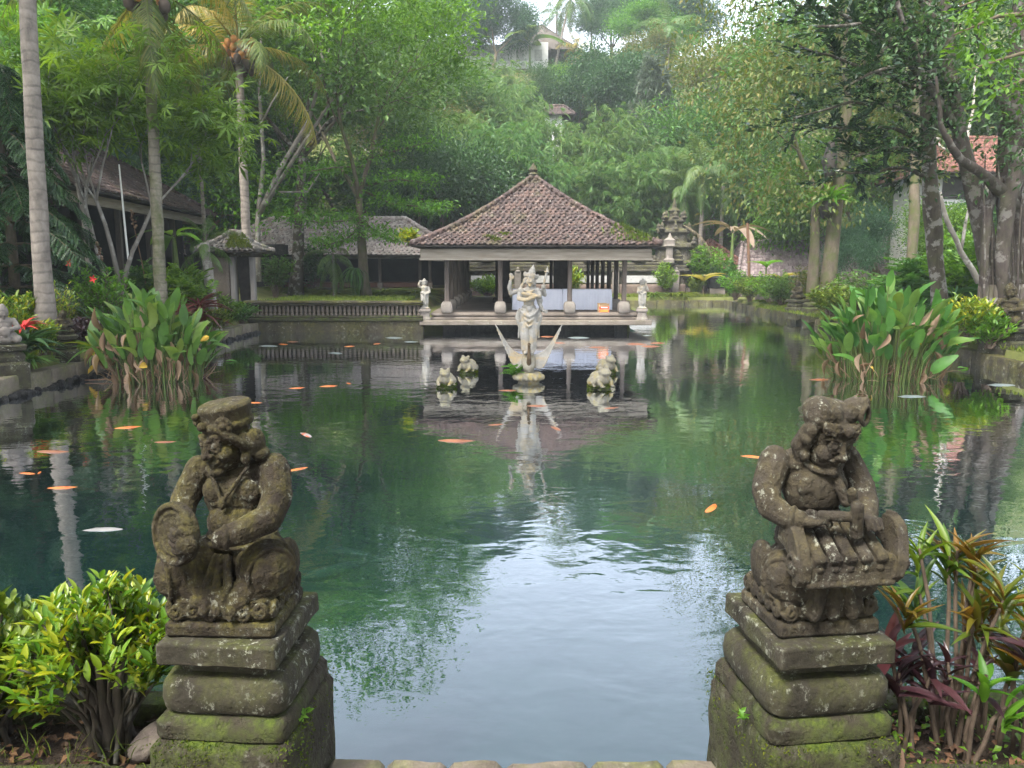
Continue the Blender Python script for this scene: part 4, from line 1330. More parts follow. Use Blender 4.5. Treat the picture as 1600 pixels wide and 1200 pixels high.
# ---- right statue: bent over a xylophone with a hammer
b = MB()
plinth(b, .215, .18)
b.ell((.0, .03, .2), (.17, .14, .095))
thigh(b, (-.06, .02, .2), (-.15, -.085, .195), .10, .095)
thigh(b, (.06, .02, .2), (.16, -.085, .19), .10, .088)
b.cap((-.16, -.11, .165), (0, -.165, .14), .058, .045); b.cap((.16, -.11, .165), (0, -.165, .14), .058, .045)
for i, x in enumerate((-.045, .0, .045)):
    b.chain([(x, -.15, .24), (x * 1.3, -.185, .16), (x * 1.8, -.19, .09)], [.022, .028, .026])
for s in (-1, 1):
    spiral(b, (s * .09, -.19, .12), (0, -1, 0), .035); b.ell((s * .19, .03, .2), (.035, .1, .09))
# trunk
b.ell((.0, .03, .3), (.14, .11, .09)); b.ell((.0, .01, .285), (.15, .125, .018))
b.ell((-.005, -.005, .385), (.115, .095, .09))
b.ell((-.015, -.02, .5), (.132, .095, .115))
b.ell((-.02, -.0, .585), (.155, .078, .058))
for s in (-1, 1): b.ell((-.015 + s * .055, -.085, .515), (.052, .022, .042))
b.cap((-.01, -.015, .58), (0, -.045, .65), .058, .056)
b.ring((-.005, -.045, .60), (0, -.45, 1), .075, .011, 26)
b.chain([(.02, -.1, .585), (.035, -.125, .52), (.06, -.13, .47)], [.014, .02, .02])
# arms
b.chain([(-.18, .0, .585), (-.235, -.045, .505), (-.235, -.085, .455)], [.063, .056, .05])
b.chain([(-.235, -.085, .455), (-.195, -.15, .43), (-.155, -.185, .43)], [.05, .04, .032])
b.ring((-.178, -.168, .43), (.8, -.7, 0), .036, .010)
b.ell((-.13, -.2, .428), (.036, .032, .02))
for i, (dy, l) in enumerate(((.022, .055), (.006, .065), (-.012, .062), (-.028, .05))):
    p = V3((-.108, -.2 + dy, .43))
    b.chain([p, p + [l * .55, .004 * i - .008, .006], p + [l, .006 * i - .012, -.012]], [.0105, .0098, .008])
b.chain([(-.135, -.175, .44), (-.11, -.165, .45), (-.085, -.17, .447)], [.012, .010, .008])
b.chain([(.13, .0, .585), (.175, -.045, .5), (.165, -.11, .45)], [.058, .052, .045])
b.chain([(.165, -.11, .45), (.14, -.16, .435), (.12, -.185, .43)], [.044, .036, .03])
b.ell((.112, -.2, .425), (.034, .03, .022))
for i, (dx, l) in enumerate(((-.028, .048), (-.010, .058), (.008, .056), (.026, .046))):
    p = V3((.112 + dx, -.215, .43))
    b.chain([p, p + [0, -l * .5, .004], p + [-.002, -l * .85, -.02]], [.0105, .0098, .008])
b.chain([(.08, -.19, .432), (.065, -.2, .44), (.055, -.215, .43)], [.012, .010, .008])
# xylophone: trough, keys, end scrolls
b.box((.015, -.2, .27), (.37, .15, .10), rot=(R(0), 0, 0), b=.012)
b.box((.015, -.262, .262), (.34, .03, .05), b=.006); b.box((.015, -.268, .23), (.36, .03, .022), b=.006)
for i in range(5):
    x = -.115 + i * .061
    b.box((x, -.205, .352), (.05, .185, .034), rot=(R(27), 0, R((i - 2) * 1.5)), b=.010)
    b.ell((x, -.27, .283), (.017, .016, .013), lo=True)
OUT = [(-.12, .42), (-.165, .425), (-.215, .405), (-.255, .36), (-.285, .305), (-.285, .25), (-.265, .222)]
INN = [(-.105, .34), (-.15, .335), (-.19, .315), (-.215, .285), (-.228, .26), (-.235, .24), (-.238, .218)]
for s, x, th, tilt in ((-1, -.18, .05, .0), (1, .215, .046, .3)):
    A = [(x + s * tilt * (z - .3), y, z) for y, z in OUT]; Bq = [(x + s * tilt * (z - .3), y, z) for y, z in INN]
    b.plate(A, Bq, th, (1, 0, 0))
    b.tube([(p[0] - .0, p[1], p[2]) for p in A[:2]], th * .3, 8)
    spiral(b, (x + s * th * .52, -.235, .30), (s, 0, 0), .042)
# hammer
b.chain([(-.09, -.215, .452), (-.03, -.232, .452), (.02, -.245, .45)], [.017, .018, .018])
b.box((.035, -.25, .44), (.046, .04, .13), rot=(R(6), R(-6), 0), b=.01)
b.box((.02, -.235, .52), (.036, .034, .06), rot=(R(14), R(-22), 0), b=.01)
# head bent forward
Hm = Matrix.Translation((.0, -.068, .682)) @ Euler((R(14), R(5), R(12))).to_matrix().to_4x4()
head(b, Hm, 'calm', True)
b.M = Hm
b.lathe([(.09, .044), (.1, .054), (.1, .07), (.092, .076)], (0, .01, 0), 28)
b.ell((-.035, .02, .09), (.085, .08, .05)); b.ell((-.075, .005, .085), (.05, .06, .06)); b.ell((.03, .02, .092), (.07, .075, .04))
b.chain([(.05, .01, .085), (.095, .0, .115), (.13, -.005, .142)], [.045, .042, .02])
b.ring((.118, -.035, .105), (.35, -.9, .2), .03, .010)
for x, y in ((-.07, -.068), (-.045, -.086), (.045, -.084), (.072, -.066)): flower(b, (x, y, .062), (x * 6, -.8, .1), .022, 6)
b.ell((0, -.098, .066), (.02, .014, .02))
b.ell((-.1, -.01, .035), (.025, .03, .035)); b.ell((.1, -.01, .035), (.025, .03, .035)); b.ell((.108, -.012, .005), .02); b.ell((-.108, -.012, .0), .022)
for s in (-1, 1): b.chain([(s * .09, .02, .02), (s * .1, .03, -.04), (s * .09, .02, -.085)], [.025, .03, .018])
b.M = None
stR = b.sculpt('stone_statue', stone_mat('stone_statue_grey', (.015, .012, .009), (.07, .059, .046), moss=.35, lichen=.6, scale=7, bump=.7, dist=.006,
                                          mosscol=((.06, .05, .015), (.15, .12, .03)), stain=(.045, .038, .028)), None, .0033, 1, .005, .04, .0022, .008)
stR.scale = (.85, .88, .985); stR.location = (RP.x + .0, 2.61, PTOP); stR.rotation_euler = (0, 0, R(7))
tag(stR, 'grey stone statue of a seated moustached musician with a hammer over a xylophone', 'statue')

# weeds on the pedestals
rng_ = np.random.default_rng(77)
for ped, lab, n in ((pedL, 'left', 5200), (pedR, 'right', 2600)):
    P, D = [], []
    c = np.array(ped.location)
    rz = ped.rotation_euler[2]; kx, ky = .275 / .302 * .91, .30 / .312 * .93
    X = rng_.uniform(-.305, .305, n); Y = rng_.uniform(-.295, .335, n); Z = rng_.uniform(.15, .355, n)
    edge = np.maximum(np.abs(X) / .30, np.abs(Y - .02) / .31)
    sel = rng_.random(n)
    Z = np.where(sel < .55, .35, Z)
    side = sel >= .55
    ax_ = rng_.random(n) < .5
    sgn = np.where(rng_.random(n) < .5, -1, 1)
    X = np.where(side & ax_, sgn * .302, X); Y = np.where(side & ~ax_, .02 + sgn * .312, Y)
    keep = (np.sin(X * 13 + Y * 9 + c[0]) + np.sin(Y * 21 - Z * 18 + 2) + rng_.normal(0, .5, n)) > .1
    inner = (~side) & (np.maximum(np.abs(X), np.abs(Y - .03)) < .25)
    keep &= ~inner
    X, Y, Z, side = X[keep], Y[keep], Z[keep], side[keep]; m = len(X)
    X = X * kx; Y = (Y - .02) * ky + .02
    Wx = c[0] + X * math.cos(rz) - Y * math.sin(rz); Wy = c[1] + X * math.sin(rz) + Y * math.cos(rz)
    D = np.stack([rng_.normal(0, .6, m), rng_.normal(0, .6, m) - side * .2, np.where(side, -.3, .8) + rng_.normal(0, .4, m)], 1)
    b = MB(); b.scatter(RHOMB_LO, np.stack([Wx, Wy, c[2] + Z], 1), D, rng_.normal(0, 1, (m, 3)), rng_.uniform(.006, .016, m))
    tag(b.build('moss', M['moss_leaf'], smooth=False), 'green moss growing on the base of the %s' % ('gong statue pedestal' if lab == 'left' else 'xylophone statue pedestal'), 'moss', kind='stuff')

# ------------------------------------------------------------------ the white figure on the swan
VS = at(826, 597, z=0)
vs = thing('swan_statue', 'white four-armed crowned figure standing on a swan with raised wings in the pond', 'statue', (VS.x, VS.y, 0))
b = MB(); b.lathe([(.2, -1.2), (.2, .02), (.25, .05), (.28, .10), (.26, .15), (.235, .185), (.22, .2)], (0, 0, 0), 36)
for i in range(18):
    a = 2 * PI * i / 18
    b.ell((.265 * math.cos(a), .265 * math.sin(a), .1), (.05, .05, .055), lo=True)
b.sculpt('lotus_base', M['stone_frog'], vs, .016, 1, .015, .1)
b = MB()
b.ell((0, .03, .38), (.15, .24, .19)); b.ell((0, -.1, .34), (.12, .12, .15)); b.ell((0, .25, .5), (.1, .13, .13)); b.cap((0, -.05, .2), (0, -.1, .3), .1)
for i in range(5): b.chain([(-.08 + i * .04, .25, .48), (-.12 + i * .06, .4, .62)], [.03, .012])
b.sculpt('swan_body', M['stone_swan'], vs, .014, 2, .012, .08)
b = MB(); b.chain([(0, -.17, .36), (0, -.235, .47), (0, -.23, .58), (0, -.2, .68), (0, -.215, .73)], [.05, .042, .032, .028, .028]); b.ell((0, -.235, .745), (.032, .045, .034)); b.cap((0, -.27, .74), (0, -.33, .715), .018, .006)
o = b.sculpt('swan_neck', M['stone_neck'], vs, .009, 2); o['label'] = 'dark swan neck'  # neck in a darker stone tone than the body
up = [(.1, .5), (.2, .525), (.3, .58), (.4, .69), (.49, .84), (.56, .97), (.63, 1.09)]
lo = [(.1, .30), (.2, .27), (.28, .30), (.345, .42), (.44, .635), (.535, .85), (.62, 1.06)]
for s in (-1, 1):
    b = MB()
    A = [(s * x, .02 + .0 * i, z) for i, (x, z) in enumerate(up)]; B = [(s * x, -.02 - .01 * i, z) for i, (x, z) in enumerate(lo)]
    b.plate(A, B, .035)
    b.chain(A, [.03, .03, .028, .026, .022, .018, .012])
    for i in range(6):
        for j in range(3):
            u = (i + j / 3) / 6
            k0 = min(5, int(u * 6)); f = u * 6 - k0
            p = V3(A[k0]) * (1 - f) + V3(A[k0 + 1]) * f; q = V3(B[k0]) * (1 - f) + V3(B[k0 + 1]) * f
            b.chain([p * .55 + q * .45 + [0, -.015, 0], q + (q - p) * .04 + [0, -.012, 0]], [.011, .013])
    b.sculpt('swan_wing', M['stone_white'], vs, .011, 1)
# the figure
b = MB()
b.lathe([(.11, .56), (.125, .62), (.12, .8), (.125, 1.0), (.15, 1.15), (.18, 1.28), (.185, 1.34), (.14, 1.41), (.105, 1.46), (.1, 1.52), (.13, 1.6), (.16, 1.7), (.15, 1.76), (.07, 1.8)], (0, 0, 0), 24, sy=.72)
for s in (-1, 1):
    b.chain([(s * .06, -.05, 1.2), (s * .065, -.06, .9), (s * .06, -.045, .62)], [.085, .07, .05]); b.ell((s * .06, -.11, .575), (.04, .08, .035))
    b.chain([(s * .19, .0, 1.36), (s * .215, .0, 1.24), (s * .17, .0, 1.05), (s * .19, .02, .85)], [.03, .045, .03, .02])
    b.ell((s * .16, -.02, 1.74), (.06, .055, .055))
    for i in range(6): b.chain([(s * (.02 + i * .03), -.10, 1.15), (s * (.02 + i * .022), -.10 + .01 * i, .62)], [.011, .012])
for z, r, w_ in ((1.33, .035, .17), (1.24, .03, .13), (1.14, .028, .1)):
    b.chain([(-w_, -.06, z + .06), (-w_ * .5, -.13, z - .03), (0, -.15, z - .07), (w_ * .5, -.13, z - .03), (w_, -.06, z + .06)], [r * .7, r, r, r, r * .7])
b.ring((0, 0, 1.44), (0, 0, 1), .115, .02); b.ell((0, -.12, 1.4), (.05, .03, .05))
b.chain([(-.1, -.1, 1.76), (0, -.14, 1.7), (.1, -.1, 1.76)], [.02, .028, .02])
b.cap((0, 0, 1.76), (.015, -.02, 1.86), .05, .05)
# two arms crossed before the chest
b.chain([(-.17, -.01, 1.73), (-.19, -.08, 1.59), (-.06, -.17, 1.57), (.1, -.18, 1.63)], [.05, .045, .04, .03]); b.ell((.14, -.18, 1.64), (.045, .02, .028))
b.chain([(.17, -.01, 1.73), (.2, -.08, 1.63), (.08, -.16, 1.66), (-.07, -.175, 1.68)], [.05, .045, .038, .03]); b.ell((-.11, -.17, 1.69), (.045, .02, .028))
# raised arm, image left
b.chain([(-.17, .05, 1.74), (-.34, .04, 1.68), (-.37, .0, 1.8), (-.345, -.01, 1.92)], [.045, .042, .04, .03])
b.ell((-.335, -.02, 1.97), (.035, .018, .045))
fingers(b, [(-.362, -.02, 1.995), (-.345, -.02, 2.005), (-.327, -.02, 2.003), (-.31, -.02, 1.995)], [(-.1, 0, 1), (0, 0, 1), (.1, 0, 1), (.2, 0, 1)], [.055, .07, .065, .05], .0095, (0, -.3, 0))
b.chain([(-.305, -.025, 1.955), (-.285, -.04, 1.985), (-.28, -.045, 2.01)], [.012, .011, .009])
# staff arm, image right
b.chain([(.17, .05, 1.73), (.3, .05, 1.66), (.27, -.02, 1.78)], [.045, .042, .034]); b.ell((.27, -.03, 1.81), (.045, .04, .04))
for i in range(4): b.chain([(.24, -.05, 1.79 + i * .014), (.28, -.08, 1.795 + i * .014), (.305, -.05, 1.8 + i * .014)], [.011, .011, .009])
# lowered arm, image right
b.chain([(.16, .03, 1.66), (.2, .0, 1.5), (.25, -.04, 1.4)], [.045, .042, .03]); b.ell((.275, -.06, 1.365), (.04, .025, .03))
fingers(b, [(.3, -.07, 1.375), (.305, -.065, 1.36), (.3, -.06, 1.345), (.29, -.055, 1.335)], [(1, -.2, .1), (1, -.2, -.1), (1, -.2, -.3), (.8, -.2, -.5)], [.05, .06, .055, .045], .0095, (0, 0, -.3))
b.chain([(.27, -.09, 1.37), (.29, -.11, 1.36)], [.012, .010])
b.chain([(.17, .08, 1.75), (.24, .1, 1.55), (.2, .1, 1.35)], [.03, .03, .02])
Hm = Matrix.Translation((.025, -.035, 1.935)) @ Euler((R(4), R(12), R(8))).to_matrix().to_4x4() @ Matrix.Scale(1.08, 4)
head(b, Hm, 'calm')
b.M = Hm
b.lathe([(.088, .045), (.098, .06), (.085, .08)], (0, .01, 0), 20)
b.lathe([(.08, .07), (.085, .1), (.06, .13), (.065, .15), (.045, .18), (.045, .2), (.022, .23), (.008, .27)], (0, .01, 0), 16)
for i in range(9):
    a = PI * (i / 8) + PI
    b.chain([(.09 * math.cos(a), .01 + .09 * math.sin(a), .06), (.1 * math.cos(a), .01 + .1 * math.sin(a), .12 if i != 4 else .16)], [.02, .006])
for s in (-1, 1):
    b.chain([(s * .1, .02, .05), (s * .125, .02, .09), (s * .115, .02, .13)], [.025, .02, .006]); b.ell((s * .09, .04, -.04), (.03, .04, .07)); b.chain([(s * .08, .05, -.05), (s * .12, .06, -.14), (s * .13, .05, -.2)], [.03, .03, .02])
b.M = None
b.sculpt('figure', M['stone_white'], vs, .0105, 1, .012, .05)
b = MB(); b.tube([(.235, -.045, 1.74), (.27, -.045, 1.84), (.325, -.045, 2.06)], [.018, .02, .026], 10); b.ell((.33, -.045, 2.08), (.032, .032, .02)); b.lathe([(.02, 2.08), (.03, 2.1), (.012, 2.15), (.004, 2.2)], (.34, -.045, 0), 10)
b.ring((.33, -.045, 2.085), (.2, 0, 1), .04, .01)
b.sculpt('staff', M['stone_white'], vs, .008, 1)

# fern at its foot
b = MB(); r_ = np.random.default_rng(9); n = 34
b.scatter(t_pinnate(6, .2, .4, .3), np.tile([-.25, -.05, .2], (n, 1)) + r_.normal(0, .04, (n, 3)), np.stack([r_.normal(-.3, .6, n), r_.normal(0, .5, n), r_.uniform(.3, 1.2, n)], 1), np.tile([0, 0, 1.0], (n, 1)) + r_.normal(0, .2, (n, 3)), r_.uniform(.14, .28, n))
o = b.build('fern', M['leaf_bright'], smooth=False); o.location = (VS.x, VS.y, 0)
tag(o, 'small bright fern sprouting at the foot of the swan statue', 'fern')

# ------------------------------------------------------------------ stone frogs
def frog(label, px, py, rz, sc, seed, mat='stone_frog'):
    sc = sc * .9
    p = at(px, py, z=0)
    b = MB()
    b.M = Matrix.Scale(sc, 4)
    b.ell((0, .06, .12), (.19, .22, .18), (18, 0, 0)); b.ell((0, -.08, .16), (.14, .13, .15))
    b.ell((0, -.12, .30), (.135, .13, .08)); b.ell((0, -.17, .275), (.125, .10, .045)); b.ell((0, -.16, .245), (.115, .095, .03))
    for s in (-1, 1):
        b.ell((s * .085, -.09, .365), (.05, .05, .05)); b.ring((s * .1, -.11, .37), (s * .8, -.6, .1), .032, .012)
        b.ell((s * .03, -.265, .29), .012, lo=True)
        b.ell((s * .17, .08, .08), (.08, .14, .1)); b.chain([(s * .13, -.08, .16), (s * .17, -.15, .08), (s * .13, -.2, .02)], [.055, .045, .04])
        for j in (-1, 0, 1): b.chain([(s * .13, -.2, .02), (s * (.13 + j * .035), -.26, .0)], [.02, .014])
        for j in (-1, 0, 1): b.chain([(s * .2, .0, .02), (s * (.22 + j * .03), -.09, .0)], [.024, .014])
    b.M = None
    t = thing('stone_frog', label, 'statue', (p.x, p.y, .0), rz)
    b.sculpt('frog_body', M[mat], t, .011, 2, .012, .07).location = (0, 0, .06)
    b = MB(); b.ell((0, .02, -.05), (.24 * sc, .26 * sc, .13)); b.ell((.05, .05, -.5), (.2 * sc, .2 * sc, .5))
    wobble(b.build('rock_base', M['stone_mossy'], t), .03, 6, seed)
    r_ = np.random.default_rng(seed); n = 500
    a = r_.uniform(0, 2 * PI, n); rr = .235 * sc * np.sqrt(r_.uniform(.5, 1, n))
    b = MB(); b.scatter(RHOMB_LO, np.stack([rr * np.cos(a), .03 + rr * np.sin(a), r_.uniform(.02, .09, n)], 1), np.stack([np.cos(a), np.sin(a), r_.uniform(-1, .6, n)], 1), r_.normal(0, 1, (n, 3)), r_.uniform(.02, .05, n))
    b.build('moss_fringe', M['moss_leaf'], t, smooth=False)
    return t
frog('white stone frog facing the viewer, nearer of the two left of the swan', 697, 605, R(-8), .82, 1)
frog('white stone frog facing left, farther of the two left of the swan', 731, 583, R(-35), .86, 2)
frog('stone frog facing right, nearer of the two right of the swan', 938, 607, R(35), .95, 3)
frog('stone frog facing right, half hidden behind the nearer right-hand frog', 948, 584, R(40), .9, 4)

# ------------------------------------------------------------------ small guardian figures
def standing_figure(b, h, pose):
    k_ = h / 1.0
    b.M = Matrix.Scale(k_, 4)
    b.box((0, 0, .02), (.3, .26, .04)); b.lathe([(.1, .04), (.11, .2), (.12, .4), (.15, .5), (.1, .58), (.13, .72), (.06, .78)], (0, 0, 0), 16, sy=.75)
    for s in (-1, 1): b.chain([(s * .06, -.03, .45), (s * .07, -.06, .25), (s * .065, -.03, .06)], [.08, .065, .045])
    b.ell((0, -.01, .85), (.07, .075, .085)); b.ell((0, -.075, .84), (.015, .02, .02), lo=True); b.lathe([(.08, .89), (.085, .93), (.05, .97), (.02, 1.02)], (0, 0, 0), 14)
    for s in (-1, 1): b.ell((s * .03, -.068, .865), .012, lo=True); b.ell((s * .08, 0, .83), (.02, .03, .04), lo=True); b.ell((s * .09, .03, .9), (.035, .04, .05), lo=True)
    if pose == 0:
        b.chain([(-.14, 0, .72), (-.2, -.03, .8), (-.14, -.03, .93)], [.045, .04, .035]); b.chain([(.14, 0, .7), (.17, -.08, .56), (.06, -.15, .5)], [.045, .04, .035])
    elif pose == 1:
        b.chain([(.14, 0, .72), (.18, -.05, .62), (.1, -.1, .8), (.12, -.08, .9)], [.045, .04, .035, .03]); b.chain([(-.14, 0, .7), (-.15, -.08, .55), (-.03, -.13, .6)], [.045, .04, .035])
    b.chain([(-.12, -.08, .55), (0, -.13, .48), (.12, -.08, .55)], [.03, .035, .03]); b.chain([(0, -.13, .46), (.02, -.12, .15)], [.035, .03])
    b.M = None
def guardian(label, px, py, Y, z, pose, rz):
    p = at(px, py, Y=Y)
    t = thing('guardian_statue', label, 'statue', (p.x, Y, z), rz)
    b = MB(); standing_figure(b, .98, pose); o = b.sculpt('figure', M['stone_white'], t, .016, 1, .012, .06); o.location = (0, 0, .38)
    b = MB(); b.lathe([(.2, 0), (.2, .06), (.16, .09), (.16, .26), (.2, .29), (.2, .34), (.17, .38)], (0, 0, 0), 24, sq=10); b.build('plinth', M['stone_pink'], t)
guardian('white stone guardian with a raised arm on the left corner of the pavilion slab', 664, 490, 25.7, .41, 0, R(10))
guardian('white stone guardian holding a bundle on the right corner of the pavilion slab', 1003, 490, 25.7, .41, 1, R(-10))

def seated_lump(label, px, py, Y, h, z, rz, mat='stone_statue', ped=True, cat='statue', wide=1.0, parts=1):
    p = at(px, py, Y=Y)
    t = thing('stone_statue', label, cat, (p.x, Y, z), rz)
    hz = 0.0
    if ped:
        b = MB(); b.lathe([(.36, -.3), (.36, .12), (.28, .16), (.3, .2), (.31, .26), (.27, .31), (.24, .33), (.34, .36), (.35, .43), (.32, .45)], (0, 0, 0), 28, sq=10, sx=h * wide, sy=h * wide)
        wobble(b.build('pedestal', M['stone_pedestal'], t), .012, 5); hz = .44
    b = MB(); b.M = Matrix.Scale(h, 4)
    b.ell((0, .05, .14), (.25 * wide, .22, .16)); b.cap((-.08, .0, .14), (-.2 * wide, -.12, .12), .1, .085); b.cap((.08, .0, .14), (.2 * wide, -.12, .12), .1, .085)
    b.ell((0, .04, .36), (.15 * wide, .13, .18)); b.ell((0, .03, .48), (.19 * wide, .11, .08)); b.cap((0, .03, .5), (0, 0, .58), .06, .06)
    b.chain([(-.18 * wide, .02, .48), (-.24 * wide, -.06, .34), (-.1, -.17, .3)], [.06, .05, .04]); b.chain([(.18 * wide, .02, .48), (.24 * wide, -.06, .34), (.1, -.17, .32)], [.06, .05, .04])
    b.ell((0, -.18, .28), (.09, .06, .1))
    for i in range(4): b.ring((0, .03, .17 + i * .05), (0, 0, 1), .2 * wide - i * .012, .012, 24)
    b.M = Matrix.Scale(h, 4) @ Matrix.Translation((0, -.03, .65)) @ Euler((R(14), 0, R(12))).to_matrix().to_4x4()
    Hm = b.M.copy(); head(b, Hm, 'grin'); b.M = Hm
    b.lathe([(.09, .05), (.1, .07), (.08, .1), (.05, .15), (.02, .18)], (0, .01, 0), 16)
    for s in (-1, 1): b.ell((s * .09, .03, 0), (.03, .04, .07))
    b.M = None
    o = b.sculpt('figure', M[mat], t, .012 * max(h, .5), 1, .02 * h, .08); o.location = (0, 0, hz)
    return t
seated_lump('large dark stone statue on a stepped pedestal beside the ficus on the right bank', 1570, 555, 17.0, 1.18, .42, R(-60), 'stone_statue')
seated_lump('small dark stone statue on the right bank in front of the twin-trunk tree', 1246, 470, 30.0, .95, .45, R(-70), 'stone_statue')
seated_lump('small dark stone figure on a mossy pedestal on the left bank beside the water plants', 104, 560, 15.0, .6, .42, R(40), 'stone_statue')
seated_lump('pale lichen-covered stone figure on a mossy pedestal at the left edge of the photo', 12, 575, 13.1, .85, .42, R(40), 'stone_pink')
b = MB(); b.lathe([(.32, -.3), (.33, .2), (.27, .24), (.3, .3), (.3, .36), (.25, .4)], (0, 0, 0), 24, sq=9)
p = at(1270, 480, Y=28.5); o = subdivided(b, 'stone_pedestal', M['stone_mossy'], None, 2, .015, 4); o.location = (p.x, 28.5, .45)
tag(o, 'low empty mossy pedestal next to the small right-bank statue', 'pedestal')
b = MB(); b.box((0, 0, .17), (.95, .7, .35), b=.03); p = at(1172, 478, Y=39)
o = subdivided(b, 'stone_block', M['stone_floor'], None, 4, .015, 4); o.location = (13.0, 39.5, .4); tag(o, 'square grey stone block among the bushes on the far right bank', 'block')

# boulder in the left bed, stone under the left bank
b = MB(); b.ell((0, 0, .0), (.085, .07, .075), (0, 20, 10)); b.ell((-.03, -.02, -.01), (.07, .06, .055))
o = b.sculpt('boulder', M['rock'], None, .008, 2, .035, .09); p = at(238, 1152, Y=2.62); o.location = (p.x, 2.66, .42)
tag(o, 'rounded grey-pink rock beside the left pedestal', 'rock')
b = MB(); b.ell((0, 0, 0), (.035, .03, .028)); o = b.sculpt('boulder', M['rock'], None, .006, 1, .02, .05); o.location = (p.x - .14, 2.68, .38)
tag(o, 'small brown stone on the soil left of the larger rock', 'rock')

# ------------------------------------------------------------------ koi
def koi(mat):
    t = bpy.data.objects.new('koi', None); t.empty_display_size = .2; C.objects.link(t)
    b = MB()
    prof = [(.004, -.30), (.028, -.285), (.05, -.24), (.066, -.15), (.07, -.05), (.062, .06), (.045, .16), (.026, .24), (.02, .28)]
    n = 12; a = np.linspace(0, 2 * PI, n, endpoint=False); V = []
    for r, y in prof:
        bx = .03 * math.sin((y + .3) * 5)
        V.append(np.stack([bx + r * 1.0 * np.cos(a), np.full(n, y), r * .8 * np.sin(a)], 1))
    V = np.vstack(V); i = np.arange(n); j = (i + 1) % n
    b.add(V, np.concatenate([np.stack([k_ * n + i, k_ * n + j, (k_ + 1) * n + j, (k_ + 1) * n + i], 1) for k_ in range(len(prof) - 1)]), [tuple(range(n))[::-1][:4]])
    o = b.build('body', mat, t, smooth=True)
    tx = .03 * math.sin(.58 * 5)
    b = MB(); b.plate([(tx, .27, -.01), (tx + .035, .34, -.01), (tx + .06, .40, -.03)], [(tx, .275, -.005), (tx - .02, .35, -.01), (tx - .04, .41, -.03)], .006, (0, 0, 1)); b.build('tail_fin', mat, t)
    for s in (-1, 1):
        b = MB(); b.plate([(s * .05, -.17, -.02), (s * .11, -.11, -.05)], [(s * .045, -.13, -.02), (s * .08, -.07, -.05)], .005, (0, 0, 1)); b.build('side_fin', mat, t)
    b = MB(); b.plate([(.025, -.06, .03), (.04, .02, .04), (.03, .1, .025)], [(.025, -.06, .052), (.04, .02, .058), (.03, .1, .042)], .005, (1, 0, 0)); b.build('back_fin', mat, t)
    return t
KM = {c: koi(M['koi_' + c]) for c in ('orange', 'white', 'dull', 'patch', 'grey')}
used = set()
def put_koi(c, px, py, ang, ln, label, group=None, depth=None):
    p = at(px, py, z=0)
    o = KM[c] if c not in used else dup(KM[c])
    used.add(c)
    s = ln * 1.25 / .74
    o.scale = (s * 1.0, s, s)
    o.location = (p.x, p.y, -.036 * s if depth is None else -depth)
    o.rotation_euler = (0, 0, R(ang))          # head along local -Y
    tag(o, label, 'fish', group or 'koi swimming in the pond')
put_koi('orange', 1110, 792, -28, .42, 'bright orange koi, the large one left of the xylophone statue')
put_koi('white', 152, 829, 97, .48, 'white koi with a pink head, above the yellow croton')
put_koi('orange', 205, 667, -62, .5, 'long orange koi slanting left of the gong statue head')
put_koi('patch', 474, 679, 38, .5, 'white and red koi to the right of the gong statue head')
put_koi('orange', 468, 732, -45, .36, 'orange koi just right of the gong statue shoulder')
put_koi('orange', 1172, 714, 70, .42, 'orange koi partly behind the xylophone statue shoulder')
put_koi('dull', 90, 705, -92, .6, 'dull red koi crossing the reflection of the left palm')
put_koi('orange', 104, 761, -80, .42, 'thin orange koi below the dull red one, near the palm reflection')
put_koi('orange', 38, 740, 80, .3, 'small orange koi, larger of two close together at the far left')
put_koi('orange', 61, 738, 20, .16, 'tiny orange koi just right of another small one at the far left')
put_koi('dull', 263, 690, -80, .4, 'faint reddish koi left of the gong statue ear')
put_koi('dull', 720, 688, -92, .7, 'long brownish red koi in the reflection of the pavilion roof')
put_koi('orange', 467, 606, -65, .42, 'orange koi leftmost of three in a row left of the white frogs')
put_koi('orange', 517, 603, -70, .5, 'orange koi in the middle of three in a row left of the white frogs')
put_koi('orange', 543, 599, 35, .32, 'orange koi rightmost of three in a row left of the white frogs')
put_koi('orange', 402, 629, -85, .35, 'orange koi showing just right of the gong statue cap')
put_koi('dull', 797, 610, -90, .5, 'dull orange koi just below left of the swan base')
put_koi('dull', 843, 634, -88, .5, 'pinkish orange koi crossing the swan statue reflection')
put_koi('dull', 865, 669, 25, .42, 'dim orange koi right of the swan statue reflection')
put_koi('dull', 778, 663, -70, .36, 'dim orange koi left of the swan statue reflection')
put_koi('dull', 957, 637, -60, .42, 'orange koi below the nearer right-hand frog')
put_koi('grey', 526, 872, -50, .55, 'pale grey koi deep beside the gong statue arm', depth=.09)
put_koi('grey', 545, 846, -110, .45, 'greyish koi above the other pale one beside the gong statue', depth=.09)
put_koi('dull', 1284, 593, -88, .6, 'dull orange koi at the left foot of the right water plants')
put_koi('grey', 1420, 620, 88, .7, 'pale grey koi in front of the right water plants')
put_koi('grey', 1560, 602, 88, .75, 'pale koi near the kerb right of the right water plants')
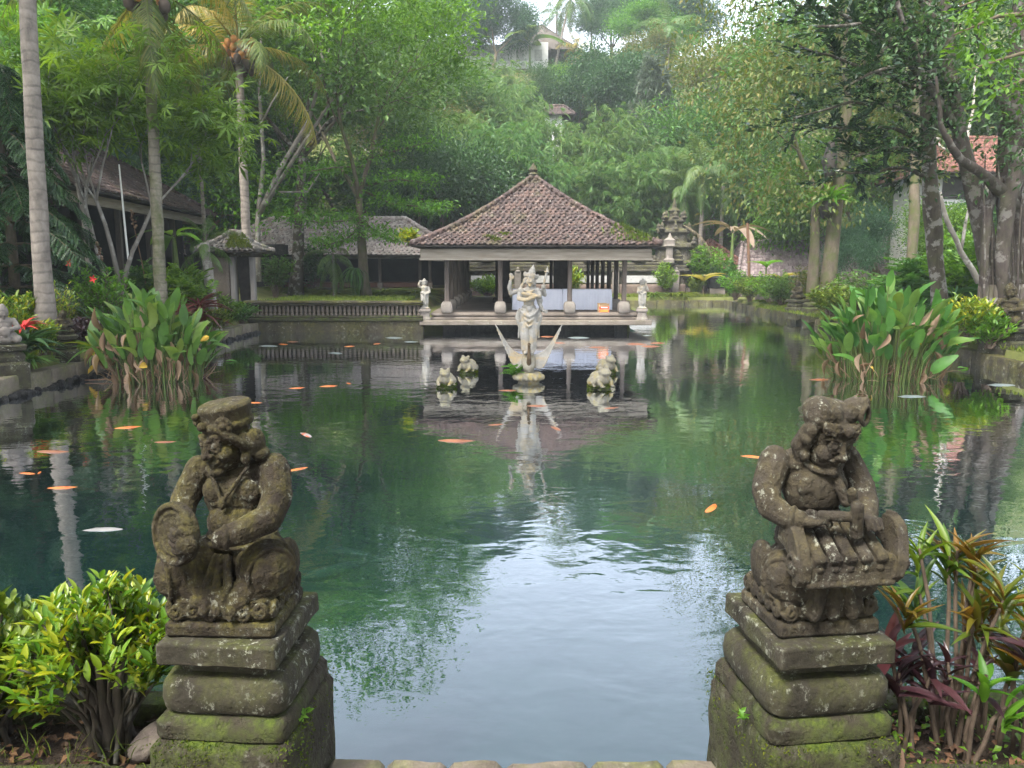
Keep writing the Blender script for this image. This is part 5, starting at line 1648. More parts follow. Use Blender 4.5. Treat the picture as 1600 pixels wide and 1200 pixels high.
for i, (x, y, c, a, l) in enumerate(((548, 541, 'orange', -60, .45), (440, 538, 'orange', 70, .5), (590, 537, 'orange', -40, .4), (415, 541, 'grey', 88, .8), (612, 528, 'grey', 88, .8), (460, 534, 'dull', -80, .5),
                                     (520, 552, 'grey', 80, .6), (645, 534, 'grey', -85, .6), (1020, 541, 'dull', -85, .8), (1030, 536, 'dull', -80, .7), (990, 538, 'dull', 85, .9),
                                     (858, 526, 'dull', -88, .7), (900, 528, 'grey', 88, 1.0), (1013, 524, 'grey', -70, .5), (930, 543, 'dull', 88, .7), (870, 536, 'dull', 85, .6))):
    put_koi(c, x, y, a, l, 'small far-off koi showing as a short streak between the pavilion front and the swan statue' if x > 650 else 'small far-off koi showing as a short streak in front of the balustrade wall',
            'far koi before the pavilion' if x > 650 else 'far koi before the balustrade')
# ------------------------------------------------------------------ trees
def skeleton(seed, h, r0, fork=.35, levels=3, kids=(3, 4), spread=.75, ratio=.68, up=.12, gnarl=.1, lean=(0, 0), first=None, sides=8, stems=1, gnarl0=None):
    """tapered trunk with limbs; returns the wood and the twig ends"""
    rng = random.Random(seed); b = MB(); tips = []
    def rv(s): return Vector((rng.gauss(0, s), rng.gauss(0, s), rng.gauss(0, s * .6)))
    def limb(p, d, L, r, lv):
        n = 5 if lv == 0 else 4
        pts, rad = [p.copy()], [r * (1.25 if lv == 0 else 1)]
        for i in range(n):
            d = (d + rv(gnarl if lv or gnarl0 is None else gnarl0) + Vector((0, 0, up * (.4 if lv else 0)))).normalized()
            p = p + d * (L / n); pts.append(p.copy()); rad.append(r * (1 - .45 * (i + 1) / n))
            if lv >= max(1, levels - 1) and i >= 1: tips.append((tuple(p), tuple(d)))
        b.tube(pts, rad, sides if lv < 2 else 5, caps=lv == 0)
        if lv < levels:
            k_ = rng.randint(*kids)
            a0 = rng.uniform(0, 2 * PI)
            ref = Vector((0, 0, 1)) if abs(d.z) < .9 else Vector((1, 0, 0))
            u = d.cross(ref).normalized(); v = d.cross(u)
            for i in range(k_):
                a = a0 + 2 * PI * (i + rng.uniform(-.25, .25)) / k_
                s = spread * rng.uniform(.6, 1.2)
                q = (d * math.cos(s) + (u * math.cos(a) + v * math.sin(a)) * math.sin(s)).normalized()
                st = pts[-1] if i < k_ - 1 or lv == 0 else pts[-2]
                limb(st, q, L * ratio * rng.uniform(.8, 1.15) if lv else first * rng.uniform(.8, 1.15), rad[-1] * .72, lv + 1)
    L0 = h * fork
    if first is None: first = (h - L0) * .48
    for s in range(stems):
        o = Vector((0, 0, 0)) if stems == 1 else Vector((rng.uniform(-.35, .35), rng.uniform(-.3, .3), 0))
        dd = Vector((lean[0] + (rng.uniform(-.14, .14) if stems > 1 else 0), lean[1] + (rng.uniform(-.1, .1) if stems > 1 else 0), 1)).normalized()
        limb(o, dd, L0, r0 * (1 if stems == 1 else rng.uniform(.7, 1)), 0)
    return b, tips

def leaves(tips, per, sigma, tm, size, seed, flat=.6, droop=.1, up=1.0, jit=.5, mb=None, outw=.7, svar=.35):
    r = np.random.default_rng(seed)
    T = np.array([t[0] for t in tips]); Dd = np.array([t[1] for t in tips])
    idx = np.repeat(np.arange(len(T)), per)
    off = r.normal(0, 1, (len(idx), 3)) * np.array([sigma, sigma, sigma * flat])
    P = T[idx] + off
    D = nrm(off) * outw + Dd[idx] * .4 + r.normal(0, jit, (len(idx), 3)) + np.array([0, 0, -droop])
    N = np.array([0, 0, up]) + r.normal(0, .45, (len(idx), 3))
    mb = mb or MB()
    mb.scatter(tm, P, D, N, size * r.uniform(1 - svar, 1 + svar, len(idx)))
    return mb

def make_tree(name, label, cat, loc, sk, lf, bark, leaf, group=None, rz=0.0, extra=None):
    t = thing(name, label, cat, loc, rz, group)
    b, tips = skeleton(**sk)
    b.build('trunk', M[bark], t, smooth=True)
    lm = leaves(tips, **lf)
    lm.build('crown', M[leaf], t, smooth=False)
    return t

def frond_mesh(L, e0, curve, nl=46, ll=.55, seed=0, droop=.5, wd=.075, mat='frond', stalk=.14, vee=.25):
    """one palm frond along +Y from the origin, arching down; midrib and leaflets"""
    r = np.random.default_rng(seed); n = 14
    pts = [np.zeros(3)]; ang = []
    for i in range(n):
        s = (i + .5) / n; e = e0 - curve * s ** 1.25; ang.append(e)
        pts.append(pts[-1] + np.array([0, math.cos(e), math.sin(e)]) * L / n)
    P = np.array(pts); P[:, 0] += .03 * L * np.sin(np.linspace(0, 2.5, n + 1)) * r.uniform(-1, 1)
    b = MB(); b.tube(P, np.linspace(.035, .006, n + 1) * L / 3.5, 5)
    s = np.linspace(stalk, .99, nl)
    f = s * n; k0 = np.minimum(n - 1, f.astype(int)); fr = (f - k0)[:, None]
    base = P[k0] * (1 - fr) + P[k0 + 1] * fr; tan = nrm(P[k0 + 1] - P[k0])
    side = np.array([1.0, 0, 0])
    nor = np.cross(side, tan)
    tm = t_blade(wd, 3, droop, .0)
    for sg in (-1, 1):
        a = (1.15 - .75 * s)[:, None] + r.normal(0, .06, (nl, 1))
        D = tan * np.cos(a) + sg * side * np.sin(a) + nor * vee * np.sin(a) + np.array([0, 0, -.25]) + r.normal(0, .05, (nl, 3))
        ln = ll * np.sin(PI * (.12 + .84 * s)) ** .6 * r.uniform(.88, 1.08, nl)
        b.scatter(tm, base, D, nor + r.normal(0, .15, (nl, 3)), ln)
    me = b.mesh('frond', False); me.materials.append(M[mat])
    return me

FR = {}
for mt in ('frond', 'frond_yellow', 'frond_dry', 'frond_green'):
    FR[mt] = [frond_mesh(3.6, e, c, 66, .8, i, .6, .045, mt) for i, (e, c) in enumerate(((1.25, 1.2), (.95, 1.5), (.6, 1.6), (.2, 1.5), (-.25, 1.2), (-.75, .75)))]

def palm(name, label, loc, height, r0, n=16, lean=(0, 0), frond='frond', mix=(), nuts=0, L=1.0, bark='bark_palm', seed=0, sheath=False, dry=0, group=None, ages=(0, 5), bend=.15, cat='palm', flare=1.7):
    rng = random.Random(seed)
    t = thing(name, label, cat, loc, 0, group)
    m = 22
    pts = [(lean[0] * (i / m) ** (1 + bend) * height, lean[1] * (i / m) * height, height * i / m) for i in range(m + 1)]
    rad = [r0 * (1 + (flare - 1) * math.exp(-i * .9)) * (1 - .3 * i / m) * (1 + .03 * (i % 2)) for i in range(m + 1)]
    b = MB(); b.tube(pts, rad, 12)
    wobble(b.build('trunk', M[bark], t, smooth=True), r0 * .14, 2.2, seed)
    top = Vector(pts[-1])
    if sheath:
        b = MB(); b.tube([top + Vector((0, 0, z)) for z in (-.05, .15, .6, .95)], [r0 * .8, r0 * .95, r0 * .75, r0 * .4], 10); b.build('crown_shaft', M['crownshaft'], t); top = top + Vector((0, 0, .75))
    for i in range(n):
        age = i / max(1, n - 1)
        k_ = min(5, int(ages[0] + age * (ages[1] - ages[0]) + rng.uniform(0, .99)))
        mt = frond
        if mix and rng.random() < mix[1]: mt = mix[0]
        if i >= n - dry: mt = 'frond_dry'
        f = bpy.data.objects.new('frond', FR[mt][k_]); C.objects.link(f); f.parent = t
        f.location = top + Vector((0, 0, .1 - .35 * age * (0 if sheath else 1)))
        f.rotation_euler = (rng.uniform(-.1, .1), rng.uniform(-.15, .15), i * 2.39996 + rng.uniform(-.25, .25))
        s = L * rng.uniform(.85, 1.1); f.scale = (s, s, s)
    for i in range(nuts):
        a = i * 2.4; ri = .34 + .22 * rng.random()
        b = MB(); b.lathe([(.01, -.15), (.08, -.1), (.115, 0), (.1, .08), (.05, .13), (.01, .145)], (0, 0, 0), 10)
        o = b.build('coconut', M['coconut' if i % 5 < 3 else 'coconut_brown'], t, smooth=True)
        o.location = top + Vector((ri * math.cos(a), ri * math.sin(a), (.1 - .65 * (i / nuts) if i % 5 < 3 else -.55 - .25 * rng.random())))
        o.rotation_euler = (rng.uniform(-.4, .4), rng.uniform(-.4, .4), 0)
        s_ = rng.uniform(.95, 1.25); o.scale = (s_, s_, s_)
    if nuts:
        b = MB()
        for i in range(12):
            a = i * 2.4; b.tube([(top.x, top.y, top.z), (top.x + .25 * math.cos(a), top.y + .25 * math.sin(a), top.z + .1), (top.x + .4 * math.cos(a), top.y + .4 * math.sin(a), top.z - .25)], [.03, .02, .012], 5)
        b.build('fruit_stalk', M['stem_brown'], t)
    return t

# coconut palms on the left bank
gz = lambda x, y: float(ground_z(x, y))
p = at(70, 500, Y=15.4); palm('coconut_palm', 'tall coconut palm with thick pale ringed trunk nearest on the left bank', (p.x, 15.4, .5), 11.6, .165, 15, (.03, .01), mix=('frond_yellow', .3), nuts=10, seed=1, L=1.1)
p = at(251, 470, Y=20); palm('coconut_palm', 'coconut palm with a mossy lower trunk, second from the left', (p.x, 20, .6), 8.5, .155, 14, (.022, 0), mix=('frond_yellow', .35), nuts=16, seed=2, bark='bark_palm_moss', L=1.0, bend=.0)
p = at(388, 440, Y=28.5); palm('coconut_palm', 'coconut palm with a big cluster of orange coconuts behind the stone shrine', (p.x, 28.5, .75), 9.1, .175, 17, (.008, 0), mix=('frond_yellow', .3), nuts=40, seed=3, L=1.15, ages=(0, 4))
# areca palm with an orange dying frond
p = at(316, 300, Y=36); a = palm('areca_palm', 'slim areca palm with yellow-green crown shaft and an orange dead frond', (p.x, 36, .8), 7.4, .1, 9, (0, 0), frond='frond_green', sheath=True, seed=4, L=.75, dry=1, ages=(0, 4))
b = MB(); f_ = frond_mesh(2.2, .7, 1.2, 26, .5, 9, .3, .09, 'leaf_orange'); o = bpy.data.objects.new('frond', f_); C.objects.link(o); o.parent = a; o.location = (.1, -.1, 7.6); o.rotation_euler = (0, 0, -1.2); o['label'] = 'orange dying frond'

# thin palmate-leaved trees before the hall
def palmate_tree(label, px, Y, top_py, seed, stems, lean=(0, 0)):
    p = at(px, 455, Y=Y); h = at(px, top_py, Y=Y).z - .8
    t = thing('parasol_leaf_tree', label, 'tree', (p.x, Y, .75))
    b, tips = skeleton(seed, h, .1, .5, 3, (2, 3), .55, .72, .25, .09, lean, first=h * .27, sides=7, stems=stems)
    b.build('trunk', M['bark_pale'], t, smooth=True)
    leaves(tips, 4, .6, PALMATE, .4, seed + 5, .55, .25, 1.3, .45).build('crown', M['leaf_bright'], t, smooth=False)
    return t
palmate_tree('pale forked thin tree with umbrella-like leaves, just right of the nearest palm', 142, 21.5, 60, 11, 2, (-.04, 0))
palmate_tree('pale many-stemmed tree with umbrella-like leaves close left of the second palm', 166, 20.5, 110, 12, 3, (.05, 0))
palmate_tree('umbrella-leaved tree at the far left edge behind the nearest palm', -10, 22, 40, 13, 2, (.03, 0))

# araucaria-like conifer
p = at(24, 470, Y=18.2)
t = thing('conifer', 'dark green conifer with long drooping brushy branches at the left edge', 'tree', (p.x, 18.2, .8))
b = MB(); hC = 6.0; b.tube([(0, 0, 0), (.05, 0, 2), (0, 0, 4), (.05, 0, hC)], [.13, .11, .08, .02], 8)
P_, D_, N_ = [], [], []
rng = random.Random(6)
for i in range(11):
    z = .9 + i * .5
    for j in range(6):
        a = j * PI / 3 + i * .5 + rng.uniform(-.2, .2); Lb = (2.7 - i * .2) * rng.uniform(.8, 1.1)
        pts = []
        for q in range(7):
            s = q / 6; pts.append((Lb * s * math.cos(a), Lb * s * math.sin(a), z + .25 * s - 1.1 * s * s))
        b.tube(pts, np.linspace(.03, .008, 7), 4)
        A_ = np.array(pts)
        for q in np.linspace(.2, 1, 24):
            k0 = min(5, int(q * 6)); f = q * 6 - k0; c = A_[k0] * (1 - f) + A_[k0 + 1] * f; tg = nrm(A_[k0 + 1] - A_[k0])
            for sg in (-1, 1):
                P_.append(c); D_.append(tg * .7 + sg * np.array([-math.sin(a), math.cos(a), 0]) * .8 + np.array([0, 0, .15 + rng.uniform(-.35, .1)])); N_.append((0, 0, 1))
b.build('trunk', M['bark_brown'], t, smooth=True)
tmn = t_pinnate(8, .1, .25, .2)
m = MB(); m.scatter(tmn, np.array(P_), np.array(D_), np.array(N_) + np.random.default_rng(2).normal(0, .25, (len(N_), 3)), np.random.default_rng(3).uniform(.32, .55, len(P_))); m.build('crown', M['leaf_pine'], t, smooth=False)

# big layered tree left of the pavilion, and its neighbours
p = at(572, 460, Y=34)
make_tree('spreading_tree', 'big bright green tree with layered spreading boughs left of the pavilion', 'tree', (p.x, 34, .75),
          dict(seed=21, h=18, r0=.26, fork=.24, levels=4, kids=(3, 4), spread=.62, ratio=.74, up=.13, gnarl=.13, lean=(-.03, 0), first=3.7),
          dict(per=34, sigma=.5, tm=RHOMB, size=.22, seed=22, flat=.3, droop=.05, up=1.4), 'bark_mossy', 'leaf_bright', rz=PI)
big = [o for o in C.objects if o.name == 'spreading_tree'][0]
b = MB(); m = MB(); tips_ = []; rg_ = random.Random(31); inv = Matrix.Rotation(-PI, 4, 'Z') @ Matrix.Translation(-big.location)
for pth in ([(572, 330), (540, 345, -1), (500, 348, -2), (455, 340, -2.4)], [(572, 300), (610, 318, -1), (650, 322, -1.6), (690, 330, -2)], [(572, 350), (600, 372, -1), (625, 378, -1.5)], [(572, 345), (540, 375, -1.4), (505, 384, -2)],
            [(572, 260), (520, 262, -1), (470, 270, -1.6)], [(572, 250), (620, 235, -1), (675, 222, -1.5)], [(572, 290), (620, 280, -1.6), (665, 285, -2.2)]):
    W = [inv @ at(c[0], c[1], Y=34 + (c[2] if len(c) > 2 else 0)) for c in pth]
    b.tube(W, np.linspace(.06, .015, len(W)), 6)
    for i in range(1, len(W)):
        for j in range(9):
            c = W[i - 1].lerp(W[i], rg_.random() * .7 + .3); tips_.append((tuple(c + Vector((rg_.gauss(0, .3), rg_.gauss(0, .6), rg_.gauss(.05, .1)))), (0, 0, .1)))
b.build('bough', M['bark_mossy'], big, smooth=True)
leaves(tips_, 34, .36, RHOMB, .19, 32, .22, .05, 1.5).build('bough_leaves', M['leaf_bright'], big, smooth=False)
p = at(462, 460, Y=36)
make_tree('dark_trunk_tree', 'tree with a thick dark leaning trunk between the stone shrine and the pale-roofed pavilion', 'tree', (p.x, 36, .8),
          dict(seed=23, h=15, r0=.32, fork=.42, levels=3, kids=(3, 4), spread=.75, ratio=.75, up=.08, gnarl=.12, lean=(.03, 0), first=4.0, gnarl0=.04),
          dict(per=62, sigma=.75, tm=RHOMB, size=.26, seed=24, flat=.5, droop=.15), 'bark_dark', 'leaf_mid')
# bare pale tree
p = at(404, 400, Y=31.5)
t = thing('bare_tree', 'half-bare tree with pale crooked branches reaching up right beside the coconut palm', 'tree', (p.x, 31.5, .8))
b = MB()
for path, r in (([(404, 440), (402, 350), (412, 250), (405, 140), (408, 60)], .12), ([(405, 335), (440, 260), (482, 190), (505, 110), (499, 30)], .12),
                ([(415, 320), (470, 230), (520, 155), (534, 100)], .09), ([(482, 190), (500, 120), (520, 60)], .06), ([(405, 200), (425, 160), (450, 120)], .05), ([(436, 300), (480, 300), (500, 270)], .04), ([(520, 155), (540, 120), (530, 95)], .03), ([(520, 155), (545, 140), (552, 115)], .03)):
    pts = [at(x, y, Y=31.5 + i * .15) - Vector((p.x, 31.5, .8)) for i, (x, y) in enumerate(path)]
    b.tube(pts, np.linspace(r, r * .35, len(pts)), 7)
b.build('trunk', M['bark_pale'], t, smooth=True)
rr = np.random.default_rng(8)
tips = [(tuple(at(x, y, Y=31.5) - Vector((p.x, 31.5, .8))), (0, 0, 1)) for x, y in ((430, 300), (400, 310), (455, 330), (420, 345), (440, 260), (390, 290), (470, 290), (410, 270), (350, 300), (365, 330), (500, 300), (380, 350), (490, 340))]
leaves(tips, 60, .5, RHOMB, .2, 9, .7).build('crown', M['leaf_bright'], t, smooth=False)

# generic kinds for the slope: built once, copied
def kind_dome(seed, leaf, h=9, per=150, size=.22, sig=.75, fork=.22, tm=None, flat=.7, bark='bark_brown', spread=.85, lv=3):
    return dict(sk=dict(seed=seed, h=h, r0=.22, fork=fork, levels=lv, kids=(3, 4), spread=spread, ratio=.74, up=.12, gnarl=.12, first=h * .26),
                lf=dict(per=per, sigma=sig * .8, tm=tm or RHOMB_LO, size=size, seed=seed + 1, flat=flat, droop=.2), bark=bark, leaf=leaf)
KINDS = {'dark': kind_dome(31, 'leaf_dark', per=230, size=.2), 'mid': kind_dome(33, 'leaf_mid', per=210, size=.21), 'bright': kind_dome(35, 'leaf_bright', per=190, size=.2, flat=.35, sig=.8),
         'blue': kind_dome(37, 'leaf_blue', per=230, size=.25, tm=NARROW), 'loose': kind_dome(39, 'leaf_olive', per=110, size=.2, sig=.6, flat=.5, bark='bark_pale', fork=.4),
         'tall': kind_dome(40, 'leaf_mid', h=22, per=90, size=.26, sig=.9, fork=.4, bark='bark_pale', spread=.6, lv=4)}
for i_, (k_, lf_) in enumerate((('dark', 'leaf_dark'), ('mid', 'leaf_mid'), ('bright', 'leaf_bright'), ('blue', 'leaf_blue'), ('loose', 'leaf_olive'))):
    KINDS[k_ + '_t'] = dict(sk=dict(seed=140 + i_, h=17, r0=.24, fork=.42, levels=4, kids=(2, 4), spread=.62, ratio=.74, up=.12, gnarl=.12, first=3.0),
                            lf=dict(per=60 if k_ != 'loose' else 34, sigma=.55, tm=NARROW if k_ == 'blue' else RHOMB_LO, size=.24, seed=150 + i_, flat=.5 if k_ != 'bright' else .3, droop=.2), bark='bark_pale', leaf=lf_)
KH = {}
PROTO = {}
def bamboo_proto():
    t = thing('bamboo_clump', None, 'bamboo'); rng = random.Random(44); r = np.random.default_rng(45)
    b = MB(); P, D = [], []
    for i in range(34):
        a = rng.uniform(0, 2 * PI); H = rng.uniform(6, 9.5); out = rng.uniform(1.2, 4.2); bx, by = rng.gauss(0, .45), rng.gauss(0, .45)
        pts = []
        for q in range(11):
            s = q / 10; o_ = out * s ** 2.2
            pts.append((bx + o_ * math.cos(a), by + o_ * math.sin(a), H * (s - .30 * s ** 4 * (out / 4.2))))
        b.tube(pts, np.linspace(.05, .008, 11), 5)
        A = np.array(pts)
        for q in np.linspace(.25, 1, 190):
            k0 = min(9, int(q * 10)); f = q * 10 - k0; c = A[k0] * (1 - f) + A[k0 + 1] * f
            w_ = .22 + .9 * math.sin(PI * min(1, q * .95)) * .75
            P.append(c + r.normal(0, w_, 3) * [1, 1, .6]); D.append(np.array([math.cos(a) * .5, math.sin(a) * .5, -.25]) + r.normal(0, .5, 3))
    b.build('culms', M['bamboo_culm'], t, smooth=True)
    m = MB(); n = len(P); m.scatter(t_spray(6, .085, .35), np.array(P), np.array(D), np.array([0, 0, 1.0]) + r.normal(0, .4, (n, 3)), r.uniform(.32, .62, n))
    m.build('foliage', M['leaf_bamboo'], t, smooth=False)
    return t
def casuarina_proto():
    t = thing('casuarina', None, 'tree'); rng = random.Random(46); r = np.random.default_rng(47)
    b = MB(); H = 12; b.tube([(0, 0, 0), (0, 0, H * .5), (.1, 0, H)], [.2, .14, .02], 7); P, D = [], []
    for i in range(90):
        z = 1.5 + 10.3 * (i / 90); L = (3.0 * (1 - (z / H) ** 1.6) + .5) * rng.uniform(.6, 1.1); a = i * 2.4
        pts = [(L * s * math.cos(a), L * s * math.sin(a), z + .9 * L * s - .35 * L * s * s) for s in (0, .33, .66, 1)]
        b.tube(pts, [.035, .025, .018, .008], 4); A = np.array(pts)
        for q in np.linspace(.15, 1, 70):
            k0 = min(2, int(q * 3)); f = q * 3 - k0
            P.append(A[k0] * (1 - f) + A[k0 + 1] * f + r.normal(0, .22, 3)); D.append(np.array([math.cos(a) * .3, math.sin(a) * .3, -.5]) + r.normal(0, .3, 3))
    b.build('trunk', M['bark_brown'], t, smooth=True)
    m = MB(); n = len(P); m.scatter(t_spray(4, .05, .3), np.array(P), np.array(D), r.normal(0, 1, (n, 3)), r.uniform(.45, .8, n)); m.build('crown', M['leaf_casuarina'], t, smooth=False)
    return t
rng_h = random.Random(99)
def plant_kind(kind, px, py, Y, label, name=None, wide=1.0, group='trees on the jungle slope', dz=0.0):
    """a tree of a kind whose top stands at that pixel of the photo, at that distance"""
    X = at(px, py, Y=Y).x; g = gz(X, Y) - .3 + dz; H = max(2.5, at(px, py, Y=Y).z - g)
    if H > 12.5 and kind in KINDS and kind != 'tall': kind += '_t'
    if kind not in PROTO:
        if kind == 'bamboo': o = bamboo_proto()
        elif kind == 'casuarina': o = casuarina_proto()
        else:
            kk = KINDS[kind]; o = make_tree(name or 'tree', label, 'tree', (0, 0, 0), kk['sk'], kk['lf'], kk['bark'], kk['leaf'])
        zs = [max((v.co.z for v in c.data.vertices), default=1) for c in o.children if c.data]
        zz = np.concatenate([np.array([v.co.z for v in c.data.vertices]) for c in o.children if len(c.data.vertices) > 2000] or [np.array(zs)])
        KH[kind] = float(np.percentile(zz, 98)); PROTO[kind] = o
    else:
        o = dup(PROTO[kind])
    s = H / KH[kind]
    o.name = name or PROTO[kind].name.split('.')[0]
    o.location = (X, Y, g); o.scale = (min(s, 1.25) * wide, min(s, 1.25) * wide, s); o.rotation_euler = (0, 0, rng_h.uniform(0, 6.28))
    tag(o, label, 'bamboo' if kind == 'bamboo' else 'tree', 'bamboo clumps on the slope' if kind == 'bamboo' else group)
    return o

HT = 'tree'
for kind, px, py, Y, wide, label in (
    ('bamboo', 735, 108, 76, 1.0, 'bamboo clump with a yellowish crown below the leafy hilltop tree'),
    ('bamboo', 668, 92, 80, 1.0, 'hazy bamboo clump high on the slope left of the yellowish bamboo'),
    ('bamboo', 800, 150, 66, 1.0, 'bright bamboo clump in the middle of the slope left of the narrow white wall'),
    ('bamboo', 720, 200, 60, .9, 'drooping bamboo clump above the left side of the pavilion roof'),
    ('bamboo', 925, 208, 60, 1.05, 'broad rounded bamboo clump directly right of the narrow white wall'),
    ('bamboo', 800, 215, 57, .9, 'lowest bamboo clump just behind the pavilion roof peak'),
    ('bamboo', 985, 250, 56, .9, 'bamboo clump behind the right slope of the pavilion roof'),
    ('dark', 955, 86, 76, 1.0, 'dense dark round tree right of the gap below the thatched houses'),
    ('bright', 868, 108, 86, 1.1, 'flat-topped leafy shrub tree at the crest below the thatched house'),
    ('dark', 845, 118, 80, 1.0, 'dark bushy tree between the yellowish bamboo and the dark round tree'),
    ('mid', 890, 128, 78, .8, 'mid green bush tree left of the dark round tree'),
    ('casuarina', 1022, 98, 68, .8, 'grey-green feathery casuarina right of the dark round tree'),
    ('blue', 770, -25, 95, 1.05, 'tall bluish leafy tree on the hilltop left of the thatched houses'),
    ('blue', 690, -30, 98, 1.2, 'hazy tree on the hilltop skyline left of the tall bluish one'),
    ('bright', 648, 5, 84, 1.0, 'hazy light green tree at the upper left of the hilltop'),
    ('bright', 1000, 15, 94, 1.0, 'pale hazy tree on the hilltop right of the pyramid roof'),
    ('blue', 1050, -40, 96, 1.2, 'tall hazy tree on the hilltop behind the olive-leaved tree'),
    ('loose', 1010, 60, 84, 1.0, 'pale loose tree below the hilltop, above the casuarina'),
    ('blue', 960, -20, 104, 1.0, 'faint tall tree on the skyline right of the hilltop palm'),
    ('loose', 655, 120, 62, 1.0, 'brownish sparse tree at the edge of the big layered tree'),
    ('mid', 600, 30, 60, 1.2, 'mid green tree high behind the big layered tree'),
    ('tall', 530, -20, 56, 1.0, 'tall tree rising out of the photo above the big layered tree'),
    ('dark', 640, 200, 52, 1.0, 'dark tree in the hollow left of the pavilion roof'),
    ('tall', 440, 10, 52, 1.1, 'tall tree behind the bare pale branches'),
    ('blue', 470, 150, 56, 1.1, 'bluish tree behind the leaning dark trunk'),
    ('dark', 400, 200, 54, 1.1, 'dark tree directly behind the palm with orange coconuts'),
    ('mid', 340, 60, 54, 1.2, 'mid green tree on the slope above the areca palm'),
    ('blue', 280, 180, 46, 1.2, 'bluish leafy tree left of the areca palm above the hall roof'),
    ('dark', 225, 40, 50, 1.2, 'dark tree high behind the second palm'),
    ('blue', 150, 20, 46, 1.2, 'tall bluish tree above the ridge of the long hall'),
    ('mid', 85, -30, 42, 1.3, 'large tree above the hall at the upper left corner'),
    ('tall', -20, -180, 36, 1.1, 'very tall tree at the left edge rising out of the photo'),
    ('tall', 330, -200, 46, 1.0, 'very tall tree behind the areca palm rising out of the photo'),
    ('bright', 330, 255, 42, 1.2, 'light green bushy tree filling the space between areca palm and coconut palm'),
    ('mid', 510, 250, 54, 1.2, 'mid green bushy tree above the pale-roofed pavilion'),
    ('dark', 590, 300, 55, 1.3, 'low dark bushy tree right behind the pale-roofed pavilion'),
    ('loose', 1120, 40, 66, 1.2, 'light yellowish tree on the slope behind the olive-leaved tree'),
    ('mid', 1100, 170, 64, 1.3, 'mid green tree right of the casuarina'),
    ('bright', 1190, 160, 68, 1.2, 'bright tree seen through the gaps of the olive-leaved tree'),
    ('blue', 1160, 245, 65, 1.2, 'bluish bushy tree above the low tiled building'),
    ('mid', 1260, 70, 68, 1.4, 'large mid green tree behind the twin-trunk tree'),
    ('loose', 1320, 250, 62, 1.2, 'loose olive tree right of the twin trunks'),
    ('blue', 1352, 330, 47, .7, 'bluish drooping small tree behind the right water plants'),
    ('bright', 1395, 200, 52, 1.2, 'bright tree behind the bare mossy pole-like trunk'),
    ('mid', 1400, 60, 56, 1.3, 'tall mid green tree high on the right slope'),
    ('bright', 1530, 130, 58, 1.2, 'sunny tree above the red roof on the right'),
    ('dark', 1580, 280, 40, 1.1, 'dark bushy tree behind the ficus trunks'),
    ('bright', 1440, 330, 38, .9, 'small bright leafy tree left of the ficus trunks'),
    ('mid', 1620, 60, 50, 1.3, 'large tree at the right edge behind the ficus'),
    ('tall', 1680, -250, 40, 1.1, 'very tall tree beyond the right edge of the photo')):
    plant_kind(kind, px, py, Y, label, 'bamboo_clump' if kind == 'bamboo' else ('casuarina' if kind == 'casuarina' else HT), wide)

# undergrowth between them: nobody could count it
r = np.random.default_rng(60)
n = 150000
X = r.uniform(-75, 75, n); Y = 47 + 65 * r.random(n) ** .9
from_b = np.sin(X * .9) * np.cos(Y * .8) + np.sin(X * .37 + 2) * np.sin(Y * .45 + 1)
bump = np.clip(from_b + .6, 0, 2) * 1.1
Z = ground_z(X, Y) + bump * r.random(n) ** .5 + r.uniform(0, .4, n)
keep = ~((X > -16.5) & (X < 26) & (Y < 55.5))
X, Y, Z = X[keep], Y[keep], Z[keep]; n = len(X)
mb = MB(); mb.scatter(NARROW, np.stack([X, Y, Z], 1), np.stack([r.normal(0, .7, n), r.normal(-.4, .6, n), r.normal(.1, .5, n)], 1), np.array([0, -.3, 1.0]) + r.normal(0, .5, (n, 3)), r.uniform(.18, .42, n))
tag(mb.build('undergrowth', M['leaf_mid'], smooth=False), 'dense leafy undergrowth covering the slope between the trees', 'undergrowth', kind='stuff')

# palms on the hill and behind the temple wall
p = at(862, 100, Y=99)
def far_palm(px, py_top, Y, label, frond='frond_green', L=1.0, n=14, r0=.16, seed=0, lean=(0, 0), sheath=False, mix=(), name='palm', dry=0, ages=(0, 5), base=None):
    q = at(px, py_top, Y=Y); g = gz(q.x, Y) - .2 if base is None else base
    return palm(name, label, (q.x - lean[0] * (q.z - g), Y, g), q.z - g, r0, n, lean, frond, mix, 0, L, 'bark_palm', seed, sheath, dry, 'palms on and below the hill', ages)
far_palm(893, -8, 97, 'coconut palm with a leaning trunk on the hilltop skyline', L=1.25, n=18, seed=61, lean=(.22, 0), name='coconut_palm')
far_palm(870, 22, 106, 'hazy far palm left of the leaning hilltop palm', L=1.0, seed=62)
far_palm(925, 15, 108, 'thin hazy palm right of the leaning hilltop palm', L=1.0, seed=63)
far_palm(956, 2, 106, 'thin hazy palm farthest right on the skyline', L=1.0, seed=64)
far_palm(900, 78, 95, 'small yellow-green palm at the crest below the leaning hilltop palm', 'frond_yellow', L=.85, seed=65, ages=(0, 4))
far_palm(655, 8, 90, 'hazy palm with hanging fronds at the upper left skyline', L=1.1, seed=66)
far_palm(700, 70, 92, 'short drooping palm left of the leafy hilltop tree', L=.9, seed=67)
far_palm(1045, 45, 82, 'palm with pale fronds beside the olive-leaved tree', L=1.2, seed=68)
far_palm(1070, 300, 53, 'bushy palm with stiff fronds left behind the temple gate', L=.9, n=18, seed=69, ages=(0, 5))
far_palm(1098, 285, 52, 'taller bushy palm right behind the temple gate', L=1.0, n=18, seed=70, sheath=True)
far_palm(1050, 262, 56, 'round-headed spiky palm above the temple gate', L=.75, n=22, seed=71)
far_palm(1130, 290, 55, 'palm between the temple gate and the olive-leaved tree', L=.9, n=14, seed=72)
